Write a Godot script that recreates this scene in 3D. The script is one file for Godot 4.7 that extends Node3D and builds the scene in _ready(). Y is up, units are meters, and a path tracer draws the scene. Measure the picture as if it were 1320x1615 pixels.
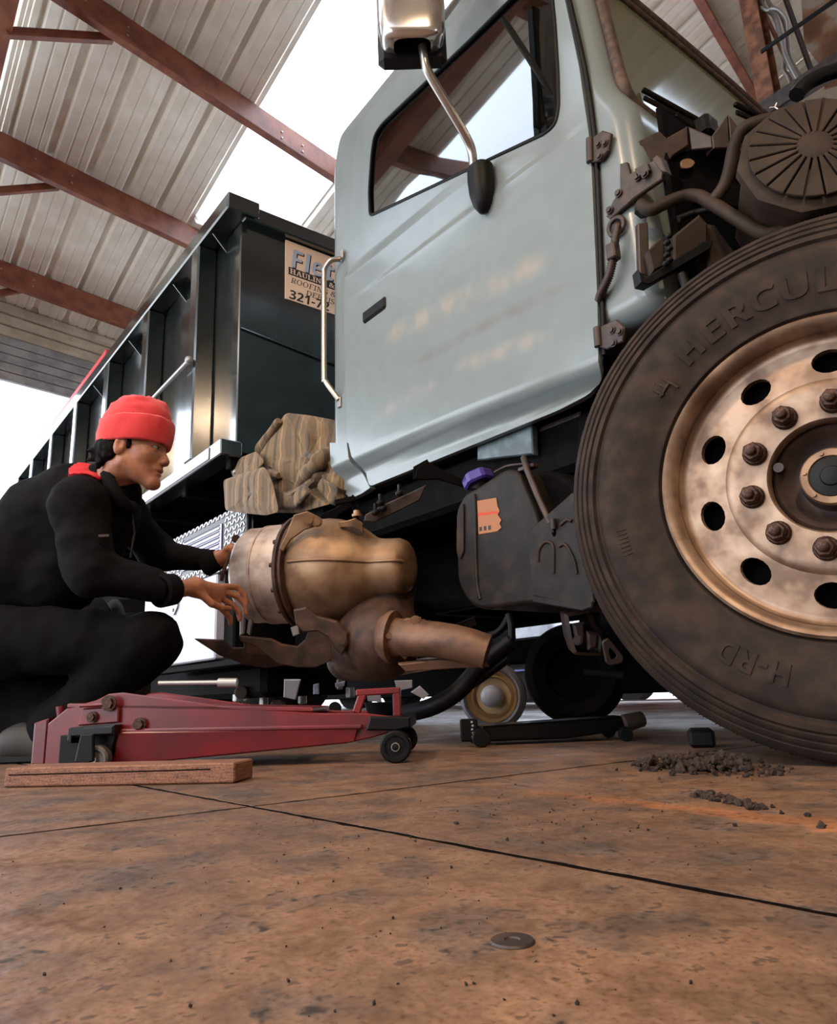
extends Node3D
# A roll-off truck in a steel workshop, a mechanic squatting at its exhaust filter. Metres; the truck faces +z, its left side faces -x.

var used := {}

# ---------------------------------------------------------------- mesh building
class MB:
	var v := PackedVector3Array()
	var n := PackedVector3Array()
	var t := PackedVector2Array()

	func tri(a: Vector3, b: Vector3, c: Vector3, na: Vector3, nb: Vector3, nc: Vector3) -> void:
		if (b - a).cross(c - a).dot(na + nb + nc) > 0.0:
			v.append(a); v.append(c); v.append(b)
			n.append(na); n.append(nc); n.append(nb)
		else:
			v.append(a); v.append(b); v.append(c)
			n.append(na); n.append(nb); n.append(nc)

	func quad(a: Vector3, b: Vector3, c: Vector3, d: Vector3, nn: Vector3) -> void:
		tri(a, b, c, nn, nn, nn)
		tri(a, c, d, nn, nn, nn)

	func quadn(a: Vector3, b: Vector3, c: Vector3, d: Vector3, na: Vector3, nb: Vector3, nc: Vector3, nd: Vector3) -> void:
		tri(a, b, c, na, nb, nc)
		tri(a, c, d, na, nc, nd)

	func box(o: Transform3D, s: Vector3, bev := 0.004) -> MB:
		var h := s * 0.5
		bev = minf(bev, minf(h.x, minf(h.y, h.z)) * 0.8)
		var q := func(sx: float, sy: float, sz: float, ax: int) -> Vector3:
			var p := Vector3((h.x - bev) * sx, (h.y - bev) * sy, (h.z - bev) * sz)
			p[ax] = h[ax] * [sx, sy, sz][ax]
			return o * p
		for ax in 3:
			for sg in [-1.0, 1.0]:
				var ps := []
				for k in [[-1.0, -1.0], [1.0, -1.0], [1.0, 1.0], [-1.0, 1.0]]:
					var w := Vector3.ZERO
					w[ax] = sg
					w[(ax + 1) % 3] = k[0]
					w[(ax + 2) % 3] = k[1]
					ps.append(q.call(w.x, w.y, w.z, ax))
				var nn := Vector3.ZERO
				nn[ax] = sg
				quad(ps[0], ps[1], ps[2], ps[3], (o.basis * nn).normalized())
		for ax in 3:
			var i := (ax + 1) % 3
			var j := (ax + 2) % 3
			for si in [-1.0, 1.0]:
				for sj in [-1.0, 1.0]:
					var w1 := Vector3.ZERO
					w1[i] = si
					w1[j] = sj
					var w2 := w1
					w1[ax] = -1.0
					w2[ax] = 1.0
					var nn := Vector3.ZERO
					nn[i] = si
					nn[j] = sj
					quad(q.call(w1.x, w1.y, w1.z, i), q.call(w2.x, w2.y, w2.z, i), q.call(w2.x, w2.y, w2.z, j), q.call(w1.x, w1.y, w1.z, j), (o.basis * nn).normalized())
		for sx in [-1.0, 1.0]:
			for sy in [-1.0, 1.0]:
				for sz in [-1.0, 1.0]:
					var nn := (o.basis * Vector3(sx, sy, sz)).normalized()
					tri(q.call(sx, sy, sz, 0), q.call(sx, sy, sz, 1), q.call(sx, sy, sz, 2), nn, nn, nn)
		return self

	func abox(lo: Vector3, hi: Vector3, bev := 0.004) -> MB:
		return box(Transform3D(Basis(), (lo + hi) * 0.5), hi - lo, bev)

	# a bar of rectangular section from a to b; w across, h along up
	func bar(a: Vector3, b: Vector3, w: float, h: float, up := Vector3.UP, bev := 0.003) -> MB:
		var z := (b - a).normalized()
		var x := up.cross(z).normalized()
		var y := z.cross(x)
		return box(Transform3D(Basis(x, y, z), (a + b) * 0.5), Vector3(w, h, a.distance_to(b)), bev)

	func tube(ps: PackedVector3Array, r, sides := 10, caps := true) -> MB:
		var m := ps.size()
		var rs := PackedFloat32Array()
		for i in m:
			rs.append(r if r is float else r[i])
		var t0 := (ps[1] - ps[0]).normalized()
		var x := t0.cross(Vector3.UP if absf(t0.y) < 0.9 else Vector3.RIGHT).normalized()
		var prev := []
		var prevn := []
		for i in m:
			var tg := (ps[mini(i + 1, m - 1)] - ps[maxi(i - 1, 0)]).normalized()
			x = (x - tg * x.dot(tg)).normalized()
			var y := tg.cross(x)
			var ring := []
			var rn := []
			for k in sides:
				var a := TAU * k / sides
				var d := x * cos(a) + y * sin(a)
				ring.append(ps[i] + d * rs[i])
				rn.append(d)
			if i > 0:
				for k in sides:
					var k2 := (k + 1) % sides
					quadn(prev[k], prev[k2], ring[k2], ring[k], prevn[k], prevn[k2], rn[k2], rn[k])
			if caps and (i == 0 or i == m - 1):
				var cn := -tg if i == 0 else tg
				for k in sides:
					tri(ps[i], ring[k], ring[(k + 1) % sides], cn, cn, cn)
			prev = ring
			prevn = rn
		return self

	func cyl(a: Vector3, b: Vector3, r: float, sides := 16, r2 := -1.0, bev := 0.0) -> MB:
		var len := a.distance_to(b)
		var rb := r if r2 < 0.0 else r2
		var z := (b - a) / len
		var x := z.cross(Vector3.UP if absf(z.y) < 0.9 else Vector3.RIGHT).normalized()
		var o := Transform3D(Basis(x, z, x.cross(z)), a)
		var pr := PackedVector2Array([Vector2(0, 0), Vector2(r - bev, 0), Vector2(r, bev), Vector2(rb, len - bev), Vector2(rb - bev, len), Vector2(0, len)]) if bev > 0.0 else PackedVector2Array([Vector2(0, 0), Vector2(r, 0), Vector2(rb, len), Vector2(0, len)])
		return lathe(o, pr, sides)

	# profile of (radius, height) about the local y axis
	func lathe(o: Transform3D, pr: PackedVector2Array, seg := 32, squash := Vector2.ONE) -> MB:
		var m := pr.size()
		var sn := []
		for i in m - 1:
			var d := (pr[i + 1] - pr[i]).normalized()
			sn.append(Vector2(d.y, -d.x))
		for i in m - 1:
			if pr[i].is_equal_approx(pr[i + 1]):
				continue
			var n0: Vector2 = sn[i]
			var n1: Vector2 = sn[i]
			if i > 0 and sn[i - 1].dot(sn[i]) > 0.75:
				n0 = (sn[i - 1] + sn[i]).normalized()
			if i < m - 2 and sn[i + 1].dot(sn[i]) > 0.75:
				n1 = (sn[i + 1] + sn[i]).normalized()
			for k in seg:
				var a := TAU * k / seg
				var b := TAU * (k + 1) / seg
				var da := Vector2(cos(a), sin(a)) * squash
				var db := Vector2(cos(b), sin(b)) * squash
				var p00 := o * Vector3(da.x * pr[i].x, pr[i].y, da.y * pr[i].x)
				var p01 := o * Vector3(db.x * pr[i].x, pr[i].y, db.y * pr[i].x)
				var p10 := o * Vector3(da.x * pr[i + 1].x, pr[i + 1].y, da.y * pr[i + 1].x)
				var p11 := o * Vector3(db.x * pr[i + 1].x, pr[i + 1].y, db.y * pr[i + 1].x)
				var a0 := (o.basis * Vector3(cos(a) * n0.x, n0.y, sin(a) * n0.x)).normalized()
				var a1 := (o.basis * Vector3(cos(b) * n0.x, n0.y, sin(b) * n0.x)).normalized()
				var b0 := (o.basis * Vector3(cos(a) * n1.x, n1.y, sin(a) * n1.x)).normalized()
				var b1 := (o.basis * Vector3(cos(b) * n1.x, n1.y, sin(b) * n1.x)).normalized()
				if pr[i].x < 1e-6:
					tri(p00, p10, p11, a0, b0, b1)
				elif pr[i + 1].x < 1e-6:
					tri(p00, p01, p10, a0, a1, b0)
				else:
					quadn(p00, p01, p11, p10, a0, a1, b1, b0)
		return self

	func ball(c: Vector3, r: Vector3, seg := 16, rows := 8, bs := Basis()) -> MB:
		var pr := PackedVector2Array()
		for i in rows + 1:
			var a := PI * i / rows - PI / 2
			pr.append(Vector2(maxf(cos(a), 0.0) if i > 0 and i < rows else 0.0, sin(a)))
		return lathe(Transform3D(bs * Basis.from_scale(r), c), pr, seg)

	# a grid of points, rows[i][k]; hint: a point inside, or normals away from it
	func grid(rows: Array, inside: Vector3, wrap := false) -> MB:
		var nr := rows.size()
		var nc: int = rows[0].size()
		var nm := []
		for i in nr:
			var rn := PackedVector3Array()
			for k in nc:
				var kl := (k + nc - 1) % nc if wrap else maxi(k - 1, 0)
				var kr := (k + 1) % nc if wrap else mini(k + 1, nc - 1)
				var du: Vector3 = rows[i][kr] - rows[i][kl]
				var dv: Vector3 = rows[mini(i + 1, nr - 1)][k] - rows[maxi(i - 1, 0)][k]
				rn.append(du.cross(dv).normalized())
			nm.append(rn)
		var votes := 0.0
		for i in nr:
			for k in nc:
				votes += signf(nm[i][k].dot(rows[i][k] - inside))
		var s := -1.0 if votes < 0.0 else 1.0
		for i in nr - 1:
			for k in (nc if wrap else nc - 1):
				var k2 := (k + 1) % nc
				quadn(rows[i][k], rows[i][k2], rows[i + 1][k2], rows[i + 1][k], nm[i][k] * s, nm[i][k2] * s, nm[i + 1][k2] * s, nm[i + 1][k] * s)
		return self

	# a plate: the flat outline pts, made thick by vector th (away from the outline), edges chamfered by bev
	func slab(pts: PackedVector3Array, th: Vector3, bev := 0.002, holes := []) -> MB:
		var c := Vector3.ZERO
		for p in pts:
			c += p / pts.size()
		var nn := Vector3.ZERO
		for i in pts.size():
			nn += (pts[i] - c).cross(pts[(i + 1) % pts.size()] - c)
		nn = nn.normalized()
		if nn.dot(th) > 0.0:
			nn = -nn
		var x := (pts[1] - pts[0]).normalized()
		x = (x - nn * x.dot(nn)).normalized()
		var y := nn.cross(x)
		var outer := PackedVector2Array()
		for p in pts:
			outer.append(Vector2((p - c).dot(x), (p - c).dot(y)))
		var hs := []
		for h in holes:
			var hh := PackedVector2Array()
			for p in h:
				hh.append(Vector2((p - c).dot(x), (p - c).dot(y)))
			hs.append(hh)
		var d := absf(th.dot(nn))
		return plate(Transform3D(Basis(x, y, nn), c - nn * d), outer, hs, d, bev)

	static func clean(q: PackedVector2Array) -> PackedVector2Array:
		var area := 0.0
		for i in q.size():
			area += q[i].cross(q[(i + 1) % q.size()])
		if area < 0.0:
			q = q.duplicate()
			q.reverse()
		return q

	static func inset(q: PackedVector2Array, b: float) -> PackedVector2Array:
		var r := PackedVector2Array()
		var m := q.size()
		for i in m:
			var d0 := (q[i] - q[(i + m - 1) % m]).normalized()
			var d1 := (q[(i + 1) % m] - q[i]).normalized()
			var n0 := Vector2(-d0.y, d0.x)
			var n1 := Vector2(-d1.y, d1.x)
			var mm := (n0 + n1)
			var l := mm.length_squared()
			r.append(q[i] + mm * (2.0 * b / maxf(l, 0.8)))
		return r

	# local xy outline extruded over z 0..d, with holes
	func plate(o: Transform3D, outer: PackedVector2Array, holes: Array, d: float, bev := 0.0) -> MB:
		outer = clean(outer)
		bev = minf(bev, d * 0.45)
		var inn := inset(outer, bev) if bev > 0.0 else outer
		for poly in pieces(inn, holes):
			var ix := Geometry2D.triangulate_polygon(poly)
			for i in range(0, ix.size(), 3):
				for side in 2:
					var zz := d if side else 0.0
					var nn := (o.basis.z * (1.0 if side else -1.0)).normalized()
					var ps := []
					for k in 3:
						ps.append(o * Vector3(poly[ix[i + k]].x, poly[ix[i + k]].y, zz))
					tri(ps[0], ps[1], ps[2], nn, nn, nn)
		var m := outer.size()
		for i in m:
			var j := (i + 1) % m
			var e := (outer[j] - outer[i]).normalized()
			var sn := (o.basis * Vector3(e.y, -e.x, 0)).normalized()
			var a0 := o * Vector3(outer[i].x, outer[i].y, bev)
			var b0 := o * Vector3(outer[j].x, outer[j].y, bev)
			var a1 := o * Vector3(outer[i].x, outer[i].y, d - bev)
			var b1 := o * Vector3(outer[j].x, outer[j].y, d - bev)
			quad(a0, b0, b1, a1, sn)
			if bev > 0.0:
				var ai := o * Vector3(inn[i].x, inn[i].y, d)
				var bi := o * Vector3(inn[j].x, inn[j].y, d)
				quad(a1, b1, bi, ai, (sn + o.basis.z.normalized()).normalized())
				ai = o * Vector3(inn[i].x, inn[i].y, 0)
				bi = o * Vector3(inn[j].x, inn[j].y, 0)
				quad(a0, b0, bi, ai, (sn - o.basis.z.normalized()).normalized())
		for h in holes:
			var hh := clean(h)
			for i in hh.size():
				var p: Vector2 = hh[i]
				var q: Vector2 = hh[(i + 1) % hh.size()]
				var e := (q - p).normalized()
				quad(o * Vector3(p.x, p.y, 0), o * Vector3(q.x, q.y, 0), o * Vector3(q.x, q.y, d), o * Vector3(p.x, p.y, d), (o.basis * Vector3(-e.y, e.x, 0)).normalized())
		return self

	static func pieces(outer: PackedVector2Array, holes: Array, step := 0.0) -> Array:
		var polys := [outer]
		if holes.is_empty() and step <= 0.0:
			return polys
		var lo := outer[0]
		var hi := outer[0]
		for p in outer:
			lo = lo.min(p)
			hi = hi.max(p)
		var cuts := []
		for h in holes:
			var s := Vector2.ZERO
			for p in h:
				s += p / h.size()
			cuts.append(s.x)
		cuts.sort()
		cuts.append(hi.x + 1.0)
		var ys := []
		if step > 0.0:
			var yy := lo.y
			while yy < hi.y:
				ys.append([yy, yy + step])
				yy += step
		else:
			ys.append([lo.y - 1.0, hi.y + 1.0])
		var res := []
		var from := lo.x - 1.0
		for cx in cuts:
			if cx - from > 1e-5:
				for yr in ys:
					var strip := PackedVector2Array([Vector2(from, yr[0]), Vector2(cx, yr[0]), Vector2(cx, yr[1]), Vector2(from, yr[1])])
					var list := Geometry2D.intersect_polygons(outer, strip)
					for h in holes:
						var nx := []
						for q in list:
							nx.append_array(Geometry2D.clip_polygons(q, h))
						list.assign(nx)
					res.append_array(list)
			from = cx
		return res

	# a curved sheet: outline in 2-D, holes, a map to 3-D, thickness along the map's normal (towards inside)
	func skin(outer: PackedVector2Array, holes: Array, f: Callable, th: float, step: float, seen: Vector3) -> MB:
		outer = clean(outer)
		var e := 0.004
		var nrm := func(p: Vector2) -> Vector3:
			var du: Vector3 = f.call(p + Vector2(e, 0)) - f.call(p - Vector2(e, 0))
			var dv: Vector3 = f.call(p + Vector2(0, e)) - f.call(p - Vector2(0, e))
			var q := du.cross(dv).normalized()
			return q if q.dot(seen) > 0.0 else -q
		for poly in pieces(outer, holes, step):
			var ix := Geometry2D.triangulate_polygon(poly)
			var ps := []
			var ns := []
			for p in poly:
				ps.append(f.call(p))
				ns.append(nrm.call(p))
			for i in range(0, ix.size(), 3):
				var a := ix[i]
				var b := ix[i + 1]
				var c := ix[i + 2]
				tri(ps[a], ps[b], ps[c], ns[a], ns[b], ns[c])
		for q in [outer] + holes:
			for i in q.size():
				var p0: Vector2 = q[i]
				var p1: Vector2 = q[(i + 1) % q.size()]
				var steps := maxi(1, int(p0.distance_to(p1) / 0.03))
				for k in steps:
					var u0 := p0.lerp(p1, float(k) / steps)
					var u1 := p0.lerp(p1, float(k + 1) / steps)
					var a: Vector3 = f.call(u0)
					var b: Vector3 = f.call(u1)
					var na: Vector3 = nrm.call(u0)
					var nb: Vector3 = nrm.call(u1)
					var en := (b - a).cross(na).normalized()
					quad(a, b, b - nb * th, a - na * th, en)
		return self

	func text(what: String, size: float, depth: float, f: Callable, serif := false, bold := true) -> MB:
		var tm := TextMesh.new()
		var fo := SystemFont.new()
		fo.font_names = PackedStringArray(["Droid Serif" if serif else "Droid Sans"])
		fo.font_weight = 700 if bold else 400
		tm.font = fo
		tm.text = what
		tm.font_size = 48
		tm.pixel_size = size / 36.0
		tm.depth = depth
		tm.horizontal_alignment = HORIZONTAL_ALIGNMENT_LEFT
		tm.curve_step = 3.0
		if tm.get_surface_count() == 0:
			return self
		var ar := tm.surface_get_arrays(0)
		var vs: PackedVector3Array = ar[Mesh.ARRAY_VERTEX]
		var ix: PackedInt32Array = ar[Mesh.ARRAY_INDEX] if ar[Mesh.ARRAY_INDEX] != null else PackedInt32Array(range(vs.size()))
		for i in range(0, ix.size(), 3):
			var a: Vector3 = f.call(vs[ix[i]])
			var b: Vector3 = f.call(vs[ix[i + 1]])
			var c: Vector3 = f.call(vs[ix[i + 2]])
			var nn := -(b - a).cross(c - a).normalized()
			tri(a, b, c, nn, nn, nn)
		return self

	func add(o: MB, xf := Transform3D()) -> MB:
		for i in o.v.size():
			v.append(xf * o.v[i])
			n.append((xf.basis * o.n[i]).normalized())
		return self


func rect_hole(c: Vector2, r: Vector2, k := 12) -> PackedVector2Array:
	var q := PackedVector2Array()
	for i in k:
		q.append(c + Vector2(cos(TAU * i / k), sin(TAU * i / k)) * r)
	return q


func curve(pts: PackedVector3Array, sub := 6) -> PackedVector3Array:
	var r := PackedVector3Array()
	for i in pts.size() - 1:
		var p0 := pts[maxi(i - 1, 0)]
		var p3 := pts[mini(i + 2, pts.size() - 1)]
		for k in sub:
			r.append(pts[i].cubic_interpolate(pts[i + 1], p0, p3, float(k) / sub))
	r.append(pts[-1])
	return r


func round2(q: PackedVector2Array, r: float, k := 4) -> PackedVector2Array:
	var o := PackedVector2Array()
	var m := q.size()
	for i in m:
		var a := q[(i + m - 1) % m]
		var b := q[i]
		var c := q[(i + 1) % m]
		var rr := minf(r, minf(a.distance_to(b), b.distance_to(c)) * 0.45)
		var p := b + (a - b).normalized() * rr
		var s := b + (c - b).normalized() * rr
		for j in k + 1:
			var u := float(j) / k
			o.append(p.lerp(b, u).lerp(b.lerp(s, u), u))
	return o


func round3(q: PackedVector3Array, r: float, k := 3) -> PackedVector3Array:
	var o := PackedVector3Array()
	var m := q.size()
	for i in m:
		var a := q[(i + m - 1) % m]
		var b := q[i]
		var c := q[(i + 1) % m]
		var rr := minf(r, minf(a.distance_to(b), b.distance_to(c)) * 0.45)
		var p := b + (a - b).normalized() * rr
		var s := b + (c - b).normalized() * rr
		for j in k + 1:
			var u := float(j) / k
			o.append(p.lerp(b, u).lerp(b.lerp(s, u), u))
	return o


# ---------------------------------------------------------------- naming and committing
func called(kind: String, parent: Node) -> String:
	var key := str(parent.get_instance_id()) + kind
	var c: int = used.get(key, 0)
	used[key] = c + 1
	return kind if c == 0 else "%s_%03d" % [kind, c]


func mesh_of(mb: MB, c: Vector3, planar := 0.0) -> ArrayMesh:
	var arr := []
	arr.resize(Mesh.ARRAY_MAX)
	var vs := PackedVector3Array()
	vs.resize(mb.v.size())
	var uv := PackedVector2Array()
	uv.resize(mb.v.size())
	for i in mb.v.size():
		vs[i] = mb.v[i] - c
		if planar > 0.0:
			uv[i] = Vector2(mb.v[i].x, mb.v[i].z) / planar
	if mb.t.size() == mb.v.size():
		uv = mb.t
	arr[Mesh.ARRAY_VERTEX] = vs
	arr[Mesh.ARRAY_NORMAL] = mb.n
	arr[Mesh.ARRAY_TEX_UV] = uv
	var m := ArrayMesh.new()
	m.add_surface_from_arrays(Mesh.PRIMITIVE_TRIANGLES, arr)
	return m


# one mesh, built in world coordinates, set under parent with its origin at its own middle (or foot)
func put(kind: String, mb: MB, mt: Material, parent: Node = self, planar := 0.0) -> MeshInstance3D:
	var lo := mb.v[0]
	var hi := mb.v[0]
	for p in mb.v:
		lo = lo.min(p)
		hi = hi.max(p)
	var c := Vector3((lo.x + hi.x) * 0.5, lo.y, (lo.z + hi.z) * 0.5)
	var o := MeshInstance3D.new()
	o.name = called(kind, parent)
	o.mesh = mesh_of(mb, c, planar)
	o.material_override = mt
	o.cast_shadow = GeometryInstance3D.SHADOW_CASTING_SETTING_ON
	parent.add_child(o, true)
	o.global_position = c
	return o


func inst(kind: String, m: Mesh, mt: Material, xf: Transform3D, parent: Node = self) -> MeshInstance3D:
	var o := MeshInstance3D.new()
	o.name = called(kind, parent)
	o.mesh = m
	o.material_override = mt
	parent.add_child(o, true)
	o.global_transform = xf
	return o


func node(kind: String, at: Vector3, parent: Node = self) -> Node3D:
	var o := Node3D.new()
	o.name = called(kind, parent)
	parent.add_child(o, true)
	o.global_position = at
	return o


func tag(o: Node, label: String, category := "", group := "", kind := "") -> Node:
	o.set_meta("label", label)
	if category:
		o.set_meta("category", category)
	if group:
		o.set_meta("group", group)
	if kind:
		o.set_meta("kind", kind)
	return o


func struct(o: Node, label := "") -> Node:
	o.set_meta("kind", "structure")
	if label:
		o.set_meta("label", label)
	return o


# ---------------------------------------------------------------- materials
func noise(fr: float, sd: int, oct := 4, type := FastNoiseLite.TYPE_SIMPLEX_SMOOTH) -> FastNoiseLite:
	var f := FastNoiseLite.new()
	f.noise_type = type
	f.seed = sd
	f.frequency = fr
	f.fractal_octaves = oct
	return f


func ramp_tex(fr: float, sd: int, cols: Array, offs: Array, size := 512, oct := 4, type := FastNoiseLite.TYPE_SIMPLEX_SMOOTH) -> NoiseTexture2D:
	var g := Gradient.new()
	g.offsets = PackedFloat32Array(offs)
	g.colors = PackedColorArray(cols)
	var t := NoiseTexture2D.new()
	t.width = size
	t.height = size
	t.seamless = true
	t.noise = noise(fr, sd, oct, type)
	t.color_ramp = g
	return t


func mat(col: Color, rough := 0.6, metal := 0.0, spec := 0.5) -> StandardMaterial3D:
	var m := StandardMaterial3D.new()
	m.albedo_color = col
	m.roughness = rough
	m.metallic = metal
	m.metallic_specular = spec
	return m


# colour from a noise ramp laid on in three directions; per: size of a tile in metres
func tmat(cols: Array, offs: Array, per: float, rough := 0.6, metal := 0.0, fr := 0.012, sd := 1, bump := 0.0, size := 512) -> StandardMaterial3D:
	var m := mat(Color.WHITE, rough, metal)
	m.albedo_texture = ramp_tex(fr, sd, cols, offs, size)
	m.uv1_triplanar = true
	m.uv1_world_triplanar = true
	m.uv1_scale = Vector3.ONE / per
	if bump > 0.0:
		m.heightmap_enabled = true
		m.heightmap_scale = bump
		m.heightmap_texture = m.albedo_texture
	return m


# ---------------------------------------------------------------- bodies: capsules and ellipsoids joined smoothly, meshed as surface nets
class Body:
	var lo: Vector3
	var cell: float
	var nx: int
	var ny: int
	var nz: int
	var f: PackedFloat32Array

	func _init(a: Vector3, b: Vector3, c: float) -> void:
		lo = a
		cell = c
		nx = int((b.x - a.x) / c) + 2
		ny = int((b.y - a.y) / c) + 2
		nz = int((b.z - a.z) / c) + 2
		f = PackedFloat32Array()
		f.resize(nx * ny * nz)
		f.fill(1.0)

	func span(a: Vector3, b: Vector3) -> Array:
		var p := ((a - lo) / cell).floor()
		var q := ((b - lo) / cell).ceil()
		return [maxi(int(p.x), 0), mini(int(q.x), nx - 1), maxi(int(p.y), 0), mini(int(q.y), ny - 1), maxi(int(p.z), 0), mini(int(q.z), nz - 1)]

	func bone(a: Vector3, b: Vector3, ra: float, rb: float, k := 0.02) -> Body:
		var m := maxf(ra, rb) + maxf(k, cell * 2.5)
		var s := span(a.min(b) - Vector3.ONE * m, a.max(b) + Vector3.ONE * m)
		var ab := b - a
		var il := 1.0 / maxf(ab.length_squared(), 1e-9)
		for z in range(s[4], s[5] + 1):
			for y in range(s[2], s[3] + 1):
				var at := (z * ny + y) * nx
				for x in range(s[0], s[1] + 1):
					var p := lo + Vector3(x, y, z) * cell - a
					var h := clampf(p.dot(ab) * il, 0.0, 1.0)
					var d := (p - ab * h).length() - lerpf(ra, rb, h)
					var e := f[at + x]
					var w := maxf(k - absf(d - e), 0.0) / k
					f[at + x] = minf(d, e) - w * w * k * 0.25
		return self

	func blob(c: Vector3, r: Vector3, bs := Basis(), k := 0.02, cut := false) -> Body:
		var m := maxf(r.x, maxf(r.y, r.z)) + maxf(k, cell * 2.5)
		var s := span(c - Vector3.ONE * m, c + Vector3.ONE * m)
		var inv := bs.inverse()
		var mr := minf(r.x, minf(r.y, r.z))
		for z in range(s[4], s[5] + 1):
			for y in range(s[2], s[3] + 1):
				var at := (z * ny + y) * nx
				for x in range(s[0], s[1] + 1):
					var p := inv * (lo + Vector3(x, y, z) * cell - c)
					var q := p / r
					var l := q.length()
					var d := (l - 1.0) * l / maxf((q / r).length(), 1e-6) if l > 1e-6 else -mr
					var e := f[at + x]
					if cut:
						var w := maxf(k - absf(-d - e), 0.0) / k
						f[at + x] = maxf(-d, e) + w * w * k * 0.25
					else:
						var w := maxf(k - absf(d - e), 0.0) / k
						f[at + x] = minf(d, e) - w * w * k * 0.25
		return self

	# cut away what lies beyond a plane through p, within reach of p
	func slice(p: Vector3, dir: Vector3, reach: float) -> Body:
		var s := span(p - Vector3.ONE * reach, p + Vector3.ONE * reach)
		for z in range(s[4], s[5] + 1):
			for y in range(s[2], s[3] + 1):
				var at := (z * ny + y) * nx
				for x in range(s[0], s[1] + 1):
					var q := lo + Vector3(x, y, z) * cell - p
					if q.length() < reach:
						f[at + x] = maxf(f[at + x], q.dot(dir))
		return self

	# keep only what lies inside an ellipsoid
	func keep(c: Vector3, r: Vector3, bs: Basis) -> Body:
		var inv := bs.inverse()
		for z in nz:
			for y in ny:
				var at := (z * ny + y) * nx
				for x in nx:
					var q := (inv * (lo + Vector3(x, y, z) * cell - c)) / r
					var l := q.length()
					f[at + x] = maxf(f[at + x], (l - 1.0) * l / maxf((q / r).length(), 1e-6))
		return self

	func ripple(fn: FastNoiseLite, amount: float, stretch := Vector3.ONE) -> Body:
		for z in nz:
			for y in ny:
				var at := (z * ny + y) * nx
				for x in nx:
					if absf(f[at + x]) < cell * 4.0:
						var p := (lo + Vector3(x, y, z) * cell) * stretch
						f[at + x] += fn.get_noise_3d(p.x, p.y, p.z) * amount
		return self

	func mesh_into(mb: MB) -> void:
		var id := PackedInt32Array()
		id.resize(nx * ny * nz)
		id.fill(-1)
		var ps := PackedVector3Array()
		var off := [0, 1, nx, nx + 1, nx * ny, nx * ny + 1, nx * ny + nx, nx * ny + nx + 1]
		var cs := [Vector3(0, 0, 0), Vector3(1, 0, 0), Vector3(0, 1, 0), Vector3(1, 1, 0), Vector3(0, 0, 1), Vector3(1, 0, 1), Vector3(0, 1, 1), Vector3(1, 1, 1)]
		var edges := [[0, 1], [2, 3], [4, 5], [6, 7], [0, 2], [1, 3], [4, 6], [5, 7], [0, 4], [1, 5], [2, 6], [3, 7]]
		for z in nz - 1:
			for y in ny - 1:
				var row := (z * ny + y) * nx
				for x in nx - 1:
					var at := row + x
					if absf(f[at]) > cell * 3.5:
						continue
					var inside := 0
					for c in 8:
						if f[at + off[c]] < 0.0:
							inside += 1
					if inside == 0 or inside == 8:
						continue
					var s := Vector3.ZERO
					var m := 0
					for e in edges:
						var a: float = f[at + off[e[0]]]
						var b: float = f[at + off[e[1]]]
						if (a < 0.0) != (b < 0.0):
							s += cs[e[0]].lerp(cs[e[1]], a / (a - b))
							m += 1
					id[at] = ps.size()
					ps.append(lo + (Vector3(x, y, z) + s / m) * cell)
		var nn := PackedVector3Array()
		nn.resize(ps.size())
		var quads := PackedInt32Array()
		var st := [1, nx, nx * ny]
		for z in range(1, nz - 1):
			for y in range(1, ny - 1):
				var row := (z * ny + y) * nx
				for x in range(1, nx - 1):
					var at := row + x
					if absf(f[at]) > cell * 3.5:
						continue
					for ax in 3:
						var a := f[at]
						var b := f[at + st[ax]]
						if (a < 0.0) == (b < 0.0):
							continue
						var u: int = st[(ax + 1) % 3]
						var w: int = st[(ax + 2) % 3]
						var q := [id[at], id[at - u], id[at - u - w], id[at - w]]
						if q.min() < 0:
							continue
						var nq := (ps[q[2]] - ps[q[0]]).cross(ps[q[3]] - ps[q[1]])
						var want := 1.0 if a < 0.0 else -1.0
						var axis := Vector3.ZERO
						axis[ax] = want
						if nq.dot(axis) < 0.0:
							nq = -nq
						for c in 4:
							nn[q[c]] += nq
							quads.append(q[c])
		for i in nn.size():
			nn[i] = nn[i].normalized()
		for i in range(0, quads.size(), 4):
			mb.quadn(ps[quads[i]], ps[quads[i + 1]], ps[quads[i + 2]], ps[quads[i + 3]], nn[quads[i]], nn[quads[i + 1]], nn[quads[i + 2]], nn[quads[i + 3]])


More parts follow.
